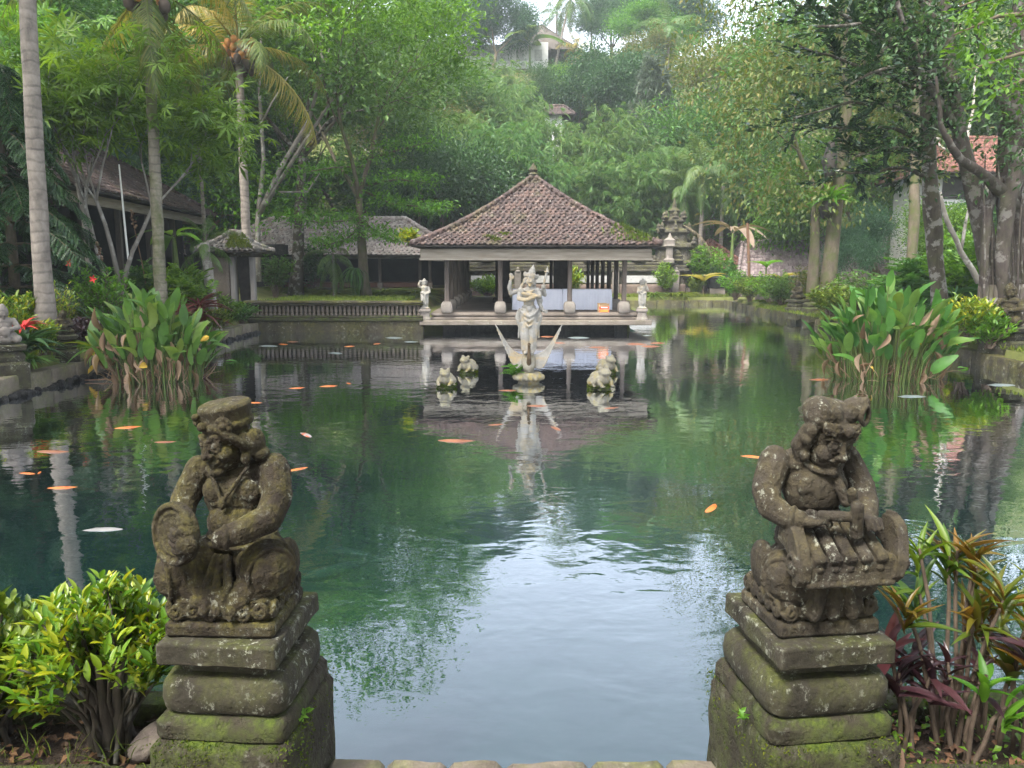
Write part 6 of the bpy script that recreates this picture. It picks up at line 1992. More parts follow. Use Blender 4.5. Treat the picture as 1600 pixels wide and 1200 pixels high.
far_palm(745, 310, 54, 'silvery palm behind the left slope of the pavilion roof', L=.8, n=14, seed=73)
far_palm(690, 310, 53, 'palm low in the dark hollow left of the pavilion roof', L=.8, n=12, seed=74)
far_palm(520, 395, 35.5, 'small feathery palm under the leaning dark trunk', L=.5, n=14, seed=75, r0=.07)
# banana plants
def banana(name, label, px, py, Y, L, n, mat='frond_green', seed=0, base=None, hh=None):
    q = at(px, py, Y=Y); g = gz(q.x, Y) - .1 if base is None else base
    t = thing(name, label, 'plant', (q.x, Y, g)); H = max(.6, q.z - g); rg_ = random.Random(seed)
    b = MB(); b.tube([(0, 0, 0), (0, 0, H * .5), (0, 0, H)], [.16, .13, .07], 8); b.build('stem', M['stem_green'], t)
    tm = t_blade(.26, 8, .7, .03, prof=lambda u: min(1, u * 5) * (1 - u ** 6) + .02, stem=.12)
    for i in range(n):
        m = MB(); a = i * 2.4 + rg_.uniform(-.3, .3); up = rg_.uniform(.2, 1.4)
        m.scatter(tm, [(0, 0, H)], [(math.cos(a), math.sin(a), up)], [(-math.cos(a) * up, -math.sin(a) * up, 1)], [L * rg_.uniform(.8, 1.15)])
        m.build('leaf', M[mat], t, smooth=True)
banana('banana_plant', 'banana plant with long arching leaves in front of the hilltop white house', 828, 70, 96, 4.6, 8, seed=81)
banana('banana_plant', 'banana plant with drooping dead brown leaves behind the low tiled building', 1145, 365, 48.5, 2.4, 7, 'frond_dry', 82)
banana('heliconia', 'broad-leaved green plant by the right end of the long hall', 272, 372, 31, 1.5, 6, 'leaf_bright', 83)
# dead hanging frond by the gate
f_ = frond_mesh(2.6, -.4, .9, 40, .5, 5, .3, .08, 'frond_dry'); o = bpy.data.objects.new('dead_frond', f_); C.objects.link(o); q = at(1068, 352, Y=46); o.location = q; o.rotation_euler = (0, 0, R(-120))
tag(o, 'dry grey palm frond hanging right of the temple gate', 'frond')

# ------------------------------------------------------------------ right bank trees
p = at(1292, 470, Y=30)
t = thing('olive_leaved_tree', 'big twin-trunked tree with olive yellowish leaves on the right bank', 'tree', (p.x, 30, .4))
b1, tips1 = skeleton(121, 19, .34, .42, 4, (3, 4), .55, .76, .12, .08, (.0, 0), first=3.2, gnarl0=.015)
b2, tips2 = skeleton(122, 11, .26, .42, 4, (2, 3), .7, .76, .02, .09, (.0, 0), first=2.2, gnarl0=.015)
b = b1; b.V += [v + np.array([-.55, .1, 0]) for v in b2.V]; b.F += [(f + b1.n, m_) for f, m_ in b2.F]; b.n += b2.n
b.build('trunk', M['bark_mossy'], t, smooth=True)
tips = tips1 + [((q[0][0] - .55, q[0][1] + .1, q[0][2]), q[1]) for q in tips2]
tips = [q for q in tips if -6 - max(0, q[0][2] - 11) * .1 < q[0][0] < 3.6]
# hanging sprays on the pond side
rg_ = random.Random(7)
for i in range(130):
    z = rg_.uniform(3.7, 12.5); x = rg_.uniform(-3.4 - 2.4 * min(1, max(0, (z - 3.5) / 4)), 1.4)
    tips.append(((x, rg_.uniform(-2.5, 2.0), z), (-.3, 0, -.6)))
leaves(tips, 34, .5, RHOMB, .2, 123, .9, .55, .9).build('crown', M['leaf_olive'], t, smooth=False)
b = MB()
for z0, z1, r in ((5.0, 6.3, .30), (3.6, 4.4, .34)): b.tube([(-.35, -.35, z0), (-.4, -.45, (z0 + z1) / 2), (-.3, -.3, z1)], [r * .5, r, r * .5], 8)
wobble(b.build('dead_fern_mat', M['wood_dark'], t, smooth=True), .15, 3)
f = MB(); r = np.random.default_rng(5); n = 46; a = r.uniform(0, 2 * PI, n)
f.scatter(t_blade(.16, 6, .5, .03), np.tile([0, 0, 0], (n, 1)) + r.normal(0, .06, (n, 3)), np.stack([np.cos(a), np.sin(a), r.uniform(.1, 1.5, n)], 1), np.tile([0, 0, 1.0], (n, 1)) + r.normal(0, .1, (n, 3)), r.uniform(.7, 1.25, n))
o = f.build('birds_nest_fern', M['leaf_bright'], smooth=False); o.location = (p.x - .35, 29.4, 4.6)
tag(o, 'bright birds-nest fern growing on the twin-trunked tree', 'fern')

def manual_tree(name, label, paths, Y, bark, sides=9, z0=.4, sc=1.0):
    """trunk and limbs traced as world paths; returns the thing and its base"""
    q = at(paths[0][0][0][0], paths[0][0][0][1], Y=Y)
    base = Vector((q.x, Y, z0)); t = thing(name, label, 'tree', base); b = MB()
    for pts, r0, r1 in paths:
        W = []
        for i, c in enumerate(pts):
            yy = Y + (c[2] if len(c) > 2 else 0)
            W.append(at(c[0], c[1], Y=yy) - base)
        if pts is paths[0][0] or W[0].z < 1.2: W[0].z = min(W[0].z, -.2)
        n = len(W); r0 *= sc; r1 *= sc; b.tube(W, [r0 + (r1 - r0) * i / (n - 1) for i in range(n)], sides)
    wobble(b.build('trunk', M[bark], t, smooth=True), .06, 1.5)
    return t, base

def dense(pts, k_=4):
    out = []
    for a, c in zip(pts[:-1], pts[1:]):
        a = tuple(a) + (0,) * (3 - len(a)); c = tuple(c) + (0,) * (3 - len(c))
        for i in range(k_): out.append(tuple(a[j] + (c[j] - a[j]) * i / k_ for j in range(3)))
    last = pts[-1]; out.append(tuple(last) + (0,) * (3 - len(last)))
    return out

# rubber tree: dark straight trunk, boughs of big dark leaves
boughs = [[(1450, 120), (1380, 60, -1.5), (1300, 15, -3), (1245, 5, -4)], [(1452, 150), (1390, 120, -1.5), (1320, 95, -2.5), (1250, 72, -3.5)], [(1450, 190), (1390, 165, -1), (1330, 160, -2), (1240, 185, -3)],
          [(1452, 230), (1400, 200, -1), (1340, 200, -2), (1290, 200, -2.5)], [(1455, 280), (1410, 262, -1), (1360, 270, -2), (1312, 268, -3)], [(1455, 80), (1420, 20, -2), (1360, -20, -3)], [(1452, 60), (1500, 20, -1), (1540, -10, -2)],
          [(1450, 140), (1420, 100, -3), (1370, 110, -4), (1330, 130, -5)], [(1455, 20), (1400, -40, -2), (1320, -60, -3)], [(1452, 210), (1480, 170, -2), (1500, 120, -3)], [(1454, 250), (1425, 235, -2), (1380, 228, -3), (1340, 245, -4)], [(1450, 100), (1340, 40, -4), (1280, 40, -5)]]
t, base = manual_tree('rubber_tree', 'dark straight-trunked tree with white bark patches and big dark glossy leaves',
                      [(dense([(1472, 500), (1462, 400), (1455, 300), (1450, 200), (1452, 80), (1455, -60), (1460, -200)], 3), .23, .12)] + [(dense(bo, 3), .06, .02) for bo in boughs], 20.5, 'bark_dark')
P_, D_, N_ = [], [], []
r = np.random.default_rng(12)
for bo in boughs:
    W = np.array([tuple(at(c[0], c[1], Y=20.5 + c[2]) - base) for c in dense(bo, 6)])
    for tw in range(15):
        s0 = r.uniform(.12, 1); k0 = int(s0 * (len(W) - 1)); o = W[k0]
        e = o + np.array([r.normal(-.5, .8), r.normal(-.3, .8), r.normal(.05, .3)])
        m = 26
        s = np.linspace(0.05, 1, m)[:, None]
        c = o * (1 - s) + e * s; tg = nrm(e - o)
        sd = np.cross(tg, [0, 0, 1.0]); sg = np.where(np.arange(m) % 2, 1, -1)[:, None]
        P_.append(c + r.normal(0, .03, (m, 3))); D_.append(tg * .75 + sd * sg * .8 + np.array([0, 0, .1]) + r.normal(0, .22, (m, 3))); N_.append(np.array([0, 0, 1.0]) + r.normal(0, .3, (m, 3)))
P_, D_, N_ = map(np.vstack, (P_, D_, N_))
m = MB(); m.scatter(t_rhomb(.42, .06, .06), P_, D_, N_, r.uniform(.17, .28, len(P_))); m.build('crown', M['leaf_rubber'], t, smooth=False)

# banyan-like ficus with several trunks and aerial roots
paths = [(dense([(1552, 520), (1548, 430), (1532, 330), (1500, 215), (1484, 110), (1478, 0), (1474, -90)], 3), .36, .08),
         (dense([(1595, 520, .6), (1590, 420, .5), (1580, 300, .3), (1590, 150), (1605, 0), (1600, -150)], 3), .5, .3),
         (dense([(1570, 500, -.4), (1566, 400, -.5), (1575, 310, -.4), (1600, 240)], 3), .16, .26),
         (dense([(1585, 320), (1545, 280, -.6), (1500, 250, -1), (1470, 195, -1.3), (1462, 120, -1.5)], 3), .2, .03),
         (dense([(1535, 520, -.3), (1538, 420, -.4), (1545, 330, -.3), (1560, 280)], 3), .13, .12),
         (dense([(1590, 200), (1545, 120, -.5), (1520, 20, -1)], 3), .22, .04), (dense([(1600, 160), (1680, 60), (1740, -60)], 3), .3, .15), (dense([(1500, 215), (1440, 110, -.5), (1400, 0, -1)], 3), .14, .06)]
rg_ = random.Random(3)
for i in range(16):
    x = rg_.uniform(1535, 1600); y0 = rg_.uniform(240, 330); yy = rg_.uniform(-.7, .3)
    paths.append((dense([(x, y0, yy), (x + rg_.uniform(-6, 6), (y0 + 500) / 2, yy), (x + rg_.uniform(-10, 10), 520, yy)], 3), .02, .035))
for i in range(10):                                   # buttress roots
    x = 1530 + i * 8; paths.append((dense([(x + 4, 445, -.35), (x, 480, -.5), (x - 10 + i * 2, 525, -.8)], 2), .08, .05))
t, base = manual_tree('ficus', 'massive old ficus with several pale trunks and hanging aerial roots at the right edge', paths, 18.2, 'bark_ficus', sc=.78)
r = np.random.default_rng(14); tips = []
for x, y, dy in ((1480, 60, -1), (1520, 10, -1.5), (1560, 60, -1), (1600, 30, 0), (1640, 60, 0), (1475, 0, 0), (1420, 20, -1), (1400, -40, -1), (1540, -60, 0), (1600, -120, 0), (1700, -40, 0), (1740, -100, 0), (1460, -100, 0), (1380, -120, 0), (1560, -180, 0), (1660, -200, 0), (1480, 130, -1.2), (1590, 180, -1), (1560, 230, -.8), (1500, 180, -1), (1630, 230, 0), (1450, 90, -2), (1440, 210, 1), (1590, 100, 0)):
    c = at(x, y, Y=18.2 + dy) - base
    for i in range(9): tips.append((tuple(c + Vector((r.normal(0, .7), r.normal(0, 1.0), r.normal(0, .45)))), (0, 0, .1)))
leaves(tips, 42, .38, RHOMB, .13, 15, .6, .2).build('crown', M['leaf_dark'], t, smooth=False)

t, base = manual_tree('mossy_trunk', 'slim bare mossy tree trunk behind the right water plants', [(dense([(1424, 500), (1424, 420), (1428, 330), (1430, 250), (1432, 150), (1430, 60)], 3), .2, .13)], 27, 'bark_mossy')
t, base = manual_tree('leaning_trunk', 'thin pale trunk leaning left beneath the ficus', [(dense([(1560, 500), (1528, 440), (1500, 392), (1478, 345), (1466, 300)], 3), .09, .06), (dense([(1500, 392), (1508, 350), (1515, 320)], 3), .05, .03)], 22.5, 'bark_pale')
# bright bough hanging into the upper right corner, from a tree outside the photo
bt = thing('overhanging_tree', 'bright green bough hanging into the upper right corner', 'tree', (12.2, 12.0, .4))
base = Vector((12.2, 12.0, .4)); b = MB()
b.tube([(0, 0, -.2), (.1, 0, 3), (-.2, 0, 6), (-.1, 0, 9)], [.3, .24, .2, .1], 9); tips = []
for pth in ([(1800, 60), (1640, 20), (1560, 25), (1490, 55)], [(1800, 60), (1660, 70), (1590, 85), (1510, 110)], [(1800, 40), (1650, -20), (1570, -15), (1500, 10)], [(1800, 100), (1680, 110), (1610, 120), (1560, 140)], [(1800, 0), (1700, -90), (1600, -80)]):
    W = [at(x, y, Y=12 - i * .25) - base for i, (x, y) in enumerate(pth)]
    W[0] = Vector((-.15, 0, 6.5)); b.tube(W, np.linspace(.06, .012, len(W)), 6)
    for i in range(1, len(W) - 0):
        for j in range(6):
            s = rg_.random(); c = W[i - 1].lerp(W[i], s)
            if i > 1 or s > .6: tips.append((tuple(c + Vector((rg_.gauss(0, .12), rg_.gauss(0, .25), rg_.gauss(-.08, .12)))), (-.6, -.1, -.1)))
b.build('trunk', M['bark_brown'], bt, smooth=True)
leaves(tips, 13, .13, t_rhomb(.5, .08, .1, .6), .13, 17, .6, .1).build('crown', M['leaf_bright'], bt, smooth=False)
# a tall tree left of the viewer closes the reflections at the left edge
far = [('tall', -260, -330, 30, 'very tall tree beyond the left edge of the photo'), ('tall', 40, -330, 42, 'tallest tree behind the long hall rising out of the photo')]
for kd, px, py, Y, lab in far: plant_kind(kd, px, py, Y, lab, 'tree', 1.1)

kk = dup(PROTO['tall'], (-4.5, -6.5, .2), 1.0, 'unseen tree added behind the viewer to shade the foreground', scale=1.35)  # out of view, added to shade the statues and near water
kk.name = 'tree'
for x_, y_, kd, lab in ((-10, -7, 'dark', 'dense dark unseen tree added left behind the viewer for shade'), (1.5, -8.5, 'dark', 'dense dark unseen tree added straight behind the viewer for shade'), (8.5, -6, 'mid', 'mid green unseen tree added right behind the viewer for shade')):  # unseen screen of trees, added to block light on the statue fronts
    kk = dup(PROTO[kd], (x_, y_, .2), x_, lab, scale=1.3); kk.name = 'tree'
# ------------------------------------------------------------------ big-leaved water plants
def water_plants(label, px, py, seed, n, spread, h, dead):
    p = at(px, py, z=0); r = np.random.default_rng(seed)
    t = thing('water_plant', label, 'plant', (p.x, p.y, 0))
    a = r.uniform(0, 2 * PI, n); q = np.sqrt(r.random(n))
    bx, by = q * np.cos(a) * spread * .62, q * np.sin(a) * spread * .45
    out = q ** 1.3 * r.uniform(.3, .75, n)
    H = h * (1 - .5 * q ** 2) * r.uniform(.55, 1.02, n)
    L = r.uniform(.34, .56, n)
    tx, ty = bx + out * np.cos(a) * H * .6, by + out * np.sin(a) * H * .6
    b = MB()
    for i in range(n):
        b.tube([(bx[i], by[i], -.3), ((bx[i] * 1.2 + tx[i]) / 2.2, (by[i] * 1.2 + ty[i]) / 2.2, H[i] * .45), (tx[i], ty[i], H[i] - L[i] * .8)], [.018, .014, .01], 5, caps=False)
    b.build('stalks', M['stem_green'], t, smooth=True)
    top = np.stack([tx, ty, H - L * .8], 1)
    D = np.stack([np.cos(a) * out * .9, np.sin(a) * out * .9, np.ones(n)], 1) + r.normal(0, .16, (n, 3))
    N = np.stack([-np.cos(a), -np.sin(a), .35 * np.ones(n)], 1) + r.normal(0, .5, (n, 3))
    tm = t_blade(.4, 7, .12, .035, prof=lambda u: max(.03, math.sin(PI * min(.98, .07 + .93 * u)) ** .62))
    tm2 = t_blade(.44, 7, .6, .06, prof=lambda u: max(.03, math.sin(PI * min(.98, .07 + .93 * u)) ** .62))
    b = MB(); h_ = int(n * .68); b.scatter(tm, top[:h_], D[:h_], N[:h_], L[:h_]); b.scatter(tm2, top[h_:], D[h_:] + r.normal(0, .25, (n - h_, 3)), N[h_:], L[h_:]); b.build('leaves', M['leaf_canna'], t, smooth=True)
    # dead leaves hanging, brown stems
    m = dead; a = r.uniform(0, 2 * PI, m); q = r.uniform(.55, 1.05, m)
    P = np.stack([q * np.cos(a) * spread * .75, q * np.sin(a) * spread * .55, r.uniform(.15, h * .55, m)], 1)
    D = np.stack([np.cos(a) * .25, np.sin(a) * .25, r.choice([-1, -1, -.7, .8], m)], 1) + r.normal(0, .25, (m, 3))
    P[:, 1] = np.where(r.random(m) < .6, -np.abs(P[:, 1]) - .1, P[:, 1])
    b = MB(); b.scatter(t_blade(.26, 6, .35, .12, prof=lambda u: max(.04, math.sin(PI * min(.97, .08 + .9 * u)))), P, D, np.stack([np.cos(a), np.sin(a), r.normal(0, .4, m)], 1), r.uniform(.2, .5, m))
    k_ = 380; a = r.uniform(0, 2 * PI, k_); q = r.uniform(.3, 1, k_)
    P = np.stack([q * np.cos(a) * spread * .7, q * np.sin(a) * spread * .5, r.uniform(-.05, .1, k_)], 1)
    D = np.stack([np.cos(a) * r.uniform(-.4, 1.1, k_), np.sin(a) * r.uniform(-.4, 1.1, k_), r.uniform(.3, 1.2, k_)], 1)
    b.scatter(t_blade(.035, 4, .5, .0), P, D, r.normal(0, 1, (k_, 3)), r.uniform(.25, .6, k_)); b.build('dead_leaves', M['leaf_dead'], t, smooth=True)
    m = 4; a = r.uniform(0, 2 * PI, m); P = np.stack([np.cos(a) * spread * .8, np.sin(a) * spread * .4 - .2, r.uniform(.3, .8, m)], 1)
    b = MB(); b.scatter(OVAL, P, np.stack([np.cos(a), np.sin(a), r.normal(0, .5, m)], 1), r.normal(0, 1, (m, 3)), r.uniform(.2, .32, m)); b.build('yellow_leaves', plain_mat('leaf_yellow', (.42, .26, .03), (.55, .36, .06), 6), t)
    return t
water_plants('green paddle-leaved water plants with many dry brown leaves, left of the pond', 245, 592, 201, 200, 1.32, 1.85, 60)
water_plants('big clump of dark green paddle-leaved water plants on the right of the pond', 1382, 590, 202, 235, 1.5, 2.1, 40)
for (x, y, s, lab) in ((353, 564, .2, 'single green leaf floating right of the left water plants'), (1497, 575, .22, 'single green leaf floating right of the right water plants')):
    p = at(x, y, z=.02); b = MB(); b.scatter(OVAL, [(0, 0, 0)], [(1, .3, .02)], [(0, 0, 1)], [s * 1.4]); o = b.build('floating_leaf', M['leaf_canna'], smooth=True); o.location = p; tag(o, lab, 'leaf')
p = at(165, 594, z=.03); b = MB(); b.tube([(-.4, 0, 0), (.1, .03, .01), (.45, 0, .0)], [.008, .014, .008], 6); o = b.build('floating_stalk', M['leaf_dead']); o.location = p; tag(o, 'dry stalk floating at the left foot of the left water plants', 'stalk')

# ------------------------------------------------------------------ shrubs
UPLEAF = t_blade(.34, 4, .12, .05, prof=lambda u: max(.03, math.sin(PI * min(.98, .05 + .95 * u)) ** .8))
def shrub(name, label, cat, loc, h, w_, nst, leafL, per, mats=('leaf_croton',), seed=0, tm=None, bark='stem_brown', start=.45, up=.8, base=.05, r0=.012, group=None, sig=None, low=None):
    """stems fanning from one foot, tufts of leaves at their ends"""
    r = np.random.default_rng(seed); t = thing(name, label, cat, loc, 0, group); b = MB(); T, Dd = [], []
    for i in range(nst):
        a = r.uniform(0, 2 * PI); q = math.sqrt(r.random()); e = np.array([q * math.cos(a) * w_ / 2, q * math.sin(a) * w_ / 2, h * (1 - .35 * q * q) * r.uniform(.75, 1)])
        s = np.array([r.normal(0, base), r.normal(0, base), 0]); m_ = np.array([e[0] * .35, e[1] * .35, e[2] * .5]) + r.normal(0, .04 * h, 3)
        b.tube([s, (s + m_) / 2 + r.normal(0, .02 * h, 3), m_, (m_ + e) / 2 + r.normal(0, .02 * h, 3), e], np.linspace(r0, r0 * .35, 5), 5, caps=False)
        for f in np.linspace(start, 1, 4):
            c = m_ * (1 - (f - .5) * 2) + e * ((f - .5) * 2) if f > .5 else m_
            T.append(c); Dd.append(nrm(e - m_))
    b.build('stems', M[bark], t, smooth=True)
    T, Dd = np.array(T), np.array(Dd); tm = tm or UPLEAF
    for k_, mt in enumerate(mats):
        idx = np.repeat(np.arange(k_, len(T), len(mats)), per); n = len(idx)
        a = r.uniform(0, 2 * PI, n)
        D = Dd[idx] * up + np.stack([np.cos(a), np.sin(a), r.uniform(-.2, .9, n)], 1) * .75
        P = T[idx] + r.normal(0, sig or leafL * .3, (n, 3))
        N = np.stack([-D[:, 0], -D[:, 1], np.full(n, .9)], 1) + r.normal(0, .35, (n, 3))
        m = MB(); m.scatter(tm, P, D, N, leafL * r.uniform(.6, 1.2, n)); m.build('foliage', M[mt], t, smooth=True)
    return t

# foreground croton, left
p = at(172, 1160, Y=2.66)
cr = shrub('croton_bush', 'bright yellow-green speckled croton bush beside the left pedestal', 'bush', (p.x, 2.68, .37), .68, .62, 60, .066, 9, ('leaf_croton',), 301, start=.75, base=.035, r0=.011, bark='bark_dark')
b = MB(); rg_ = random.Random(4)
for i in range(9):
    a = i * .7; b.tube([(.035 * math.cos(a), .035 * math.sin(a), -.03), (.045 * math.cos(a), .045 * math.sin(a), .12), (.07 * math.cos(a), .06 * math.sin(a), .28), (.13 * math.cos(a), .1 * math.sin(a), .42)], [.026, .022, .015, .009], 7)
wobble(b.build('lower_stems', M['bark_dark'], cr, smooth=True), .01, 12)
p = at(-25, 1150, Y=2.7)
shrub('croton_bush', 'darker yellow-green croton bush cut by the left edge of the photo', 'bush', (p.x, 2.72, .37), .56, .6, 55, .085, 9, ('leaf_croton', 'leaf_croton_low'), 302, start=.4, base=.035, bark='bark_dark')
# small weeds and twigs in the bed
r = np.random.default_rng(5); n = 60
X = r.uniform(-2.2, -1.3, n); P = np.stack([X, r.uniform(2.5, 2.6, n), np.full(n, .42)], 1)
b = MB(); b.scatter(t_blade(.05, 4, .5, 0), P, np.stack([r.normal(0, .5, n), r.normal(0, .4, n), np.ones(n)], 1), r.normal(0, 1, (n, 3)), r.uniform(.05, .14, n)); tag(b.build('grass_tufts', M['grass'], smooth=False), 'thin grass blades along the kerb of the croton bed', 'grass', kind='stuff')
n = 260; P = np.stack([r.uniform(1.3, 2.6, n), r.uniform(2.55, 2.85, n), r.uniform(.38, .46, n)], 1)
b = MB(); b.scatter(t_rhomb(.7, .1, .1, .55), P, np.stack([r.normal(0, .8, n), r.normal(0, .8, n), r.uniform(.1, .8, n)], 1), np.tile([0, -.2, 1.0], (n, 1)) + r.normal(0, .3, (n, 3)), r.uniform(.018, .04, n)); tag(b.build('weeds', M['leaf_bright'], smooth=False), 'small round-leaved weeds on the soil under the red-leaved plants', 'weeds', kind='stuff')
# weeds on the pedestals
def weed(label, loc, n, s, seed):
    r = np.random.default_rng(seed); b = MB()
    b.scatter(t_rhomb(.55, .08, .12), np.zeros((n, 3)) + r.normal(0, s * .3, (n, 3)), np.stack([r.normal(0, 1, n), r.normal(-.2, 1, n), r.uniform(.1, 1.2, n)], 1), np.tile([0, -.2, 1.0], (n, 1)) + r.normal(0, .4, (n, 3)), r.uniform(.5, 1.2, n) * s)
    o = b.build('weed', M['leaf_bright'], smooth=False); o.location = loc; tag(o, label, 'plant')
weed('small leafy weed rooted on the base of the gong statue pedestal', (LP.x + .235, 2.52, .62), 16, .035, 1)
weed('tiny weed on the left shoulder of the xylophone statue pedestal', (RP.x - .245, 2.5, .62), 14, .03, 2)

# foreground red crotons, right
def cane_plant(name, label, loc, canes, mats, L, seed, per=16, wd=.13, h=(.5, .9), spread=.12):
    r = np.random.default_rng(seed); t = thing(name, label, 'plant', loc); b = MB(); tops = []
    for i in range(canes):
        a = r.uniform(0, 2 * PI); H = r.uniform(*h); e = np.array([math.cos(a) * spread * r.uniform(.2, 1.6), math.sin(a) * spread * .6, H]); s = np.array([math.cos(a) * .03, math.sin(a) * .03, -.04])
        b.tube([s, s * .5 + e * [.3, .3, .4] + r.normal(0, .012, 3), e * [.7, .7, .75], e], [.011, .009, .008, .006], 6, caps=False); tops.append(e)
    b.build('canes', M['stem_brown'], t, smooth=True)
    for k_, mt in enumerate(mats):
        tp = np.array([e for i, e in enumerate(tops) if i % len(mats) == k_])
        if not len(tp): continue
        idx = np.repeat(np.arange(len(tp)), per); n = len(idx); a = r.uniform(0, 2 * PI, n); elev = r.uniform(.1, 3.2, n) ** 1.0
        D = np.stack([np.cos(a), np.sin(a), elev], 1); N = np.stack([-np.cos(a) * elev, -np.sin(a) * elev, np.ones(n)], 1) + r.normal(0, .15, (n, 3))
        P = tp[idx] - np.stack([np.zeros(n), np.zeros(n), r.random(n) * .12], 1)
        m = MB(); m.scatter(t_blade(wd, 6, .28, .03), P, D, N, L * r.uniform(.6, 1.15, n)); m.build('leaves', M[mt], t, smooth=True)
    return t
def near(px, py, Y): q = at(px, py, Y=Y); return (q.x, Y, .38)
cane_plant('red_croton', 'tall croton with upright orange and green strap leaves right of the xylophone statue', near(1480, 1165, 2.7), 9, ('leaf_crotonred', 'leaf_crotonred', 'leaf_croton_low'), .2, 311, 13, .13, (.55, .82), .14)
cane_plant('red_croton', 'second croton with orange and green strap leaves nearer the right edge', near(1545, 1165, 2.74), 5, ('leaf_crotonred', 'leaf_croton_low'), .19, 312, 11, .13, (.45, .64), .1)
cane_plant('cordyline', 'dark purple-leaved cordyline directly beside the xylophone statue pedestal', near(1415, 1170, 2.72), 4, ('leaf_purple', 'leaf_purple', 'leaf_red'), .2, 313, 12, .2, (.22, .42), .08)
cane_plant('cordyline', 'purple-leaved cordyline at the lower right edge of the photo', near(1590, 1170, 2.66), 4, ('leaf_purple', 'leaf_crotonred'), .24, 314, 14, .18, (.28, .5), .12)
cane_plant('croton_sapling', 'green-leaved young croton low between the red ones', near(1502, 1175, 2.62), 4, ('leaf_bright', 'leaf_purple'), .15, 315, 9, .22, (.2, .4), .12)
b = MB(); b.scatter(t_blade(.6, 5, .5, .1, prof=lambda u: max(.05, math.sin(PI * min(.97, .1 + .88 * u)))), [(0, 0, 0)], [(.7, -.5, -.4)], [(.3, -.7, .6)], [.13]); o = b.build('fallen_leaf', M['leaf_dead'], smooth=True); o.location = near(1375, 1150, 2.44); o.location.z = .56; tag(o, 'large dry brown leaf fallen against the right pedestal', 'leaf')

# ------------------------------------------------------------------ plants of the left bank
def bank(px, py, Y, dz=0.0):
    q = at(px, py, Y=Y); return (q.x, Y, gz(q.x, Y) + dz)
def rosette(name, label, cat, loc, n, L, mat, seed, wd=.12, elev=(.1, 1.6), droop=.5, group=None, height=.0):
    r = np.random.default_rng(seed); a = r.uniform(0, 2 * PI, n); e = r.uniform(*elev, n)
    b = MB(); b.scatter(t_blade(wd, 6, droop, .03), np.stack([np.cos(a) * .03, np.sin(a) * .03, r.uniform(0, height + .02, n)], 1), np.stack([np.cos(a), np.sin(a), e], 1), np.stack([-np.cos(a) * e, -np.sin(a) * e, np.ones(n)], 1) + r.normal(0, .12, (n, 3)), L * r.uniform(.6, 1.15, n))
    o = b.build(name, M[mat], smooth=True); o.location = loc
    return tag(o, label, cat, group)
PL = 'garden plants on the left bank'
shrub('croton_bush', 'golden croton at the left edge behind the red bromeliad', 'bush', bank(22, 500, 15.2), 1.0, 1.3, 34, .15, 9, ('leaf_croton',), 321, group=PL)
shrub('croton_bush', 'small golden croton between the red bromeliad and the nearest palm', 'bush', bank(66, 520, 14.4), .75, .7, 22, .13, 8, ('leaf_croton',), 322, group=PL)
rosette('bromeliad', 'red-centred dark green rosette plant on the left bank', 'plant', bank(36, 530, 13.9, .15), 46, .7, 'leaf_dark', 323, .16, group=PL, height=.3)
rosette('bromeliad', 'bright red rosette above the dark green one on the left bank', 'plant', bank(34, 490, 14.0, .62), 26, .38, 'flower_red', 324, .16, group=PL)
shrub('lantana_bush', 'thin twiggy bush with yellow leaves right of the nearest palm trunk', 'bush', bank(92, 490, 16.6), 1.2, .8, 30, .10, 5, ('leaf_croton',), 325, group=PL)
shrub('purple_bush', 'low dark purple-leaved hedge on the left bank right of the palm foot', 'bush', bank(92, 520, 16.0), .55, 1.2, 40, .12, 9, ('leaf_purple',), 326, group=PL, up=.5)
shrub('purple_bush', 'low dark purple-leaved hedge nearer the left water plants', 'bush', bank(132, 520, 16.5), .55, 1.3, 40, .12, 9, ('leaf_purple',), 327, group=PL, up=.5)
hb = shrub('hibiscus_bush', 'green hibiscus bush with red flowers under the umbrella-leaved trees', 'bush', bank(160, 500, 18.0), 1.6, 1.5, 50, .14, 8, ('leaf_bright',), 328, group=PL, up=.4)
for dx, dz in ((-.3, 1.65), (.2, 1.3), (-.8, 1.0)):
    b = MB(); r = np.random.default_rng(int(dz * 10)); a = np.arange(5) * 1.257; b.scatter(OVAL, np.zeros((5, 3)), np.stack([np.cos(a), -.6 * np.ones(5), np.sin(a)], 1), np.tile([0, -1.0, 0], (5, 1)), np.full(5, .11)); o = b.build('flower', M['flower_red'], hb); o.location = (dx, -.6, dz)
shrub('leafy_bush', 'light green bush at the foot of the second palm', 'bush', bank(215, 480, 19.0), 1.0, 1.6, 40, .13, 8, ('leaf_mid',), 329, group=PL, up=.3)
shrub('fern_bush', 'feathery bright green fern bush right of the second palm', 'bush', bank(278, 470, 21.0), 1.5, 1.5, 16, .55, 5, ('leaf_bright',), 330, tm=PINNATE, group=PL, up=.5)
shrub('fern_bush', 'feathery fern bush left of the second palm trunk', 'bush', bank(232, 470, 21.5), 1.2, 1.2, 14, .5, 5, ('leaf_mid',), 331, tm=PINNATE, group=PL, up=.5)
rosette('cordyline', 'dark red spiky cordyline behind the left water plants', 'plant', bank(278, 480, 19.5, .2), 60, .75, 'leaf_red', 332, .1, group=PL, height=.4)
rosette('cordyline', 'second dark red spiky cordyline nearer the stone shrine', 'plant', bank(312, 480, 20.5, .25), 70, .8, 'leaf_red', 333, .1, group=PL, height=.5)
p_ = bank(332, 470, 21.5); palm('bottle_palm', 'small palm with a swollen pale base before the stone shrine', p_, 2.4, .16, 9, (-.05, 0), frond='frond_green', seed=34, L=.3, flare=1.5, bark='bark_pale', group=PL)
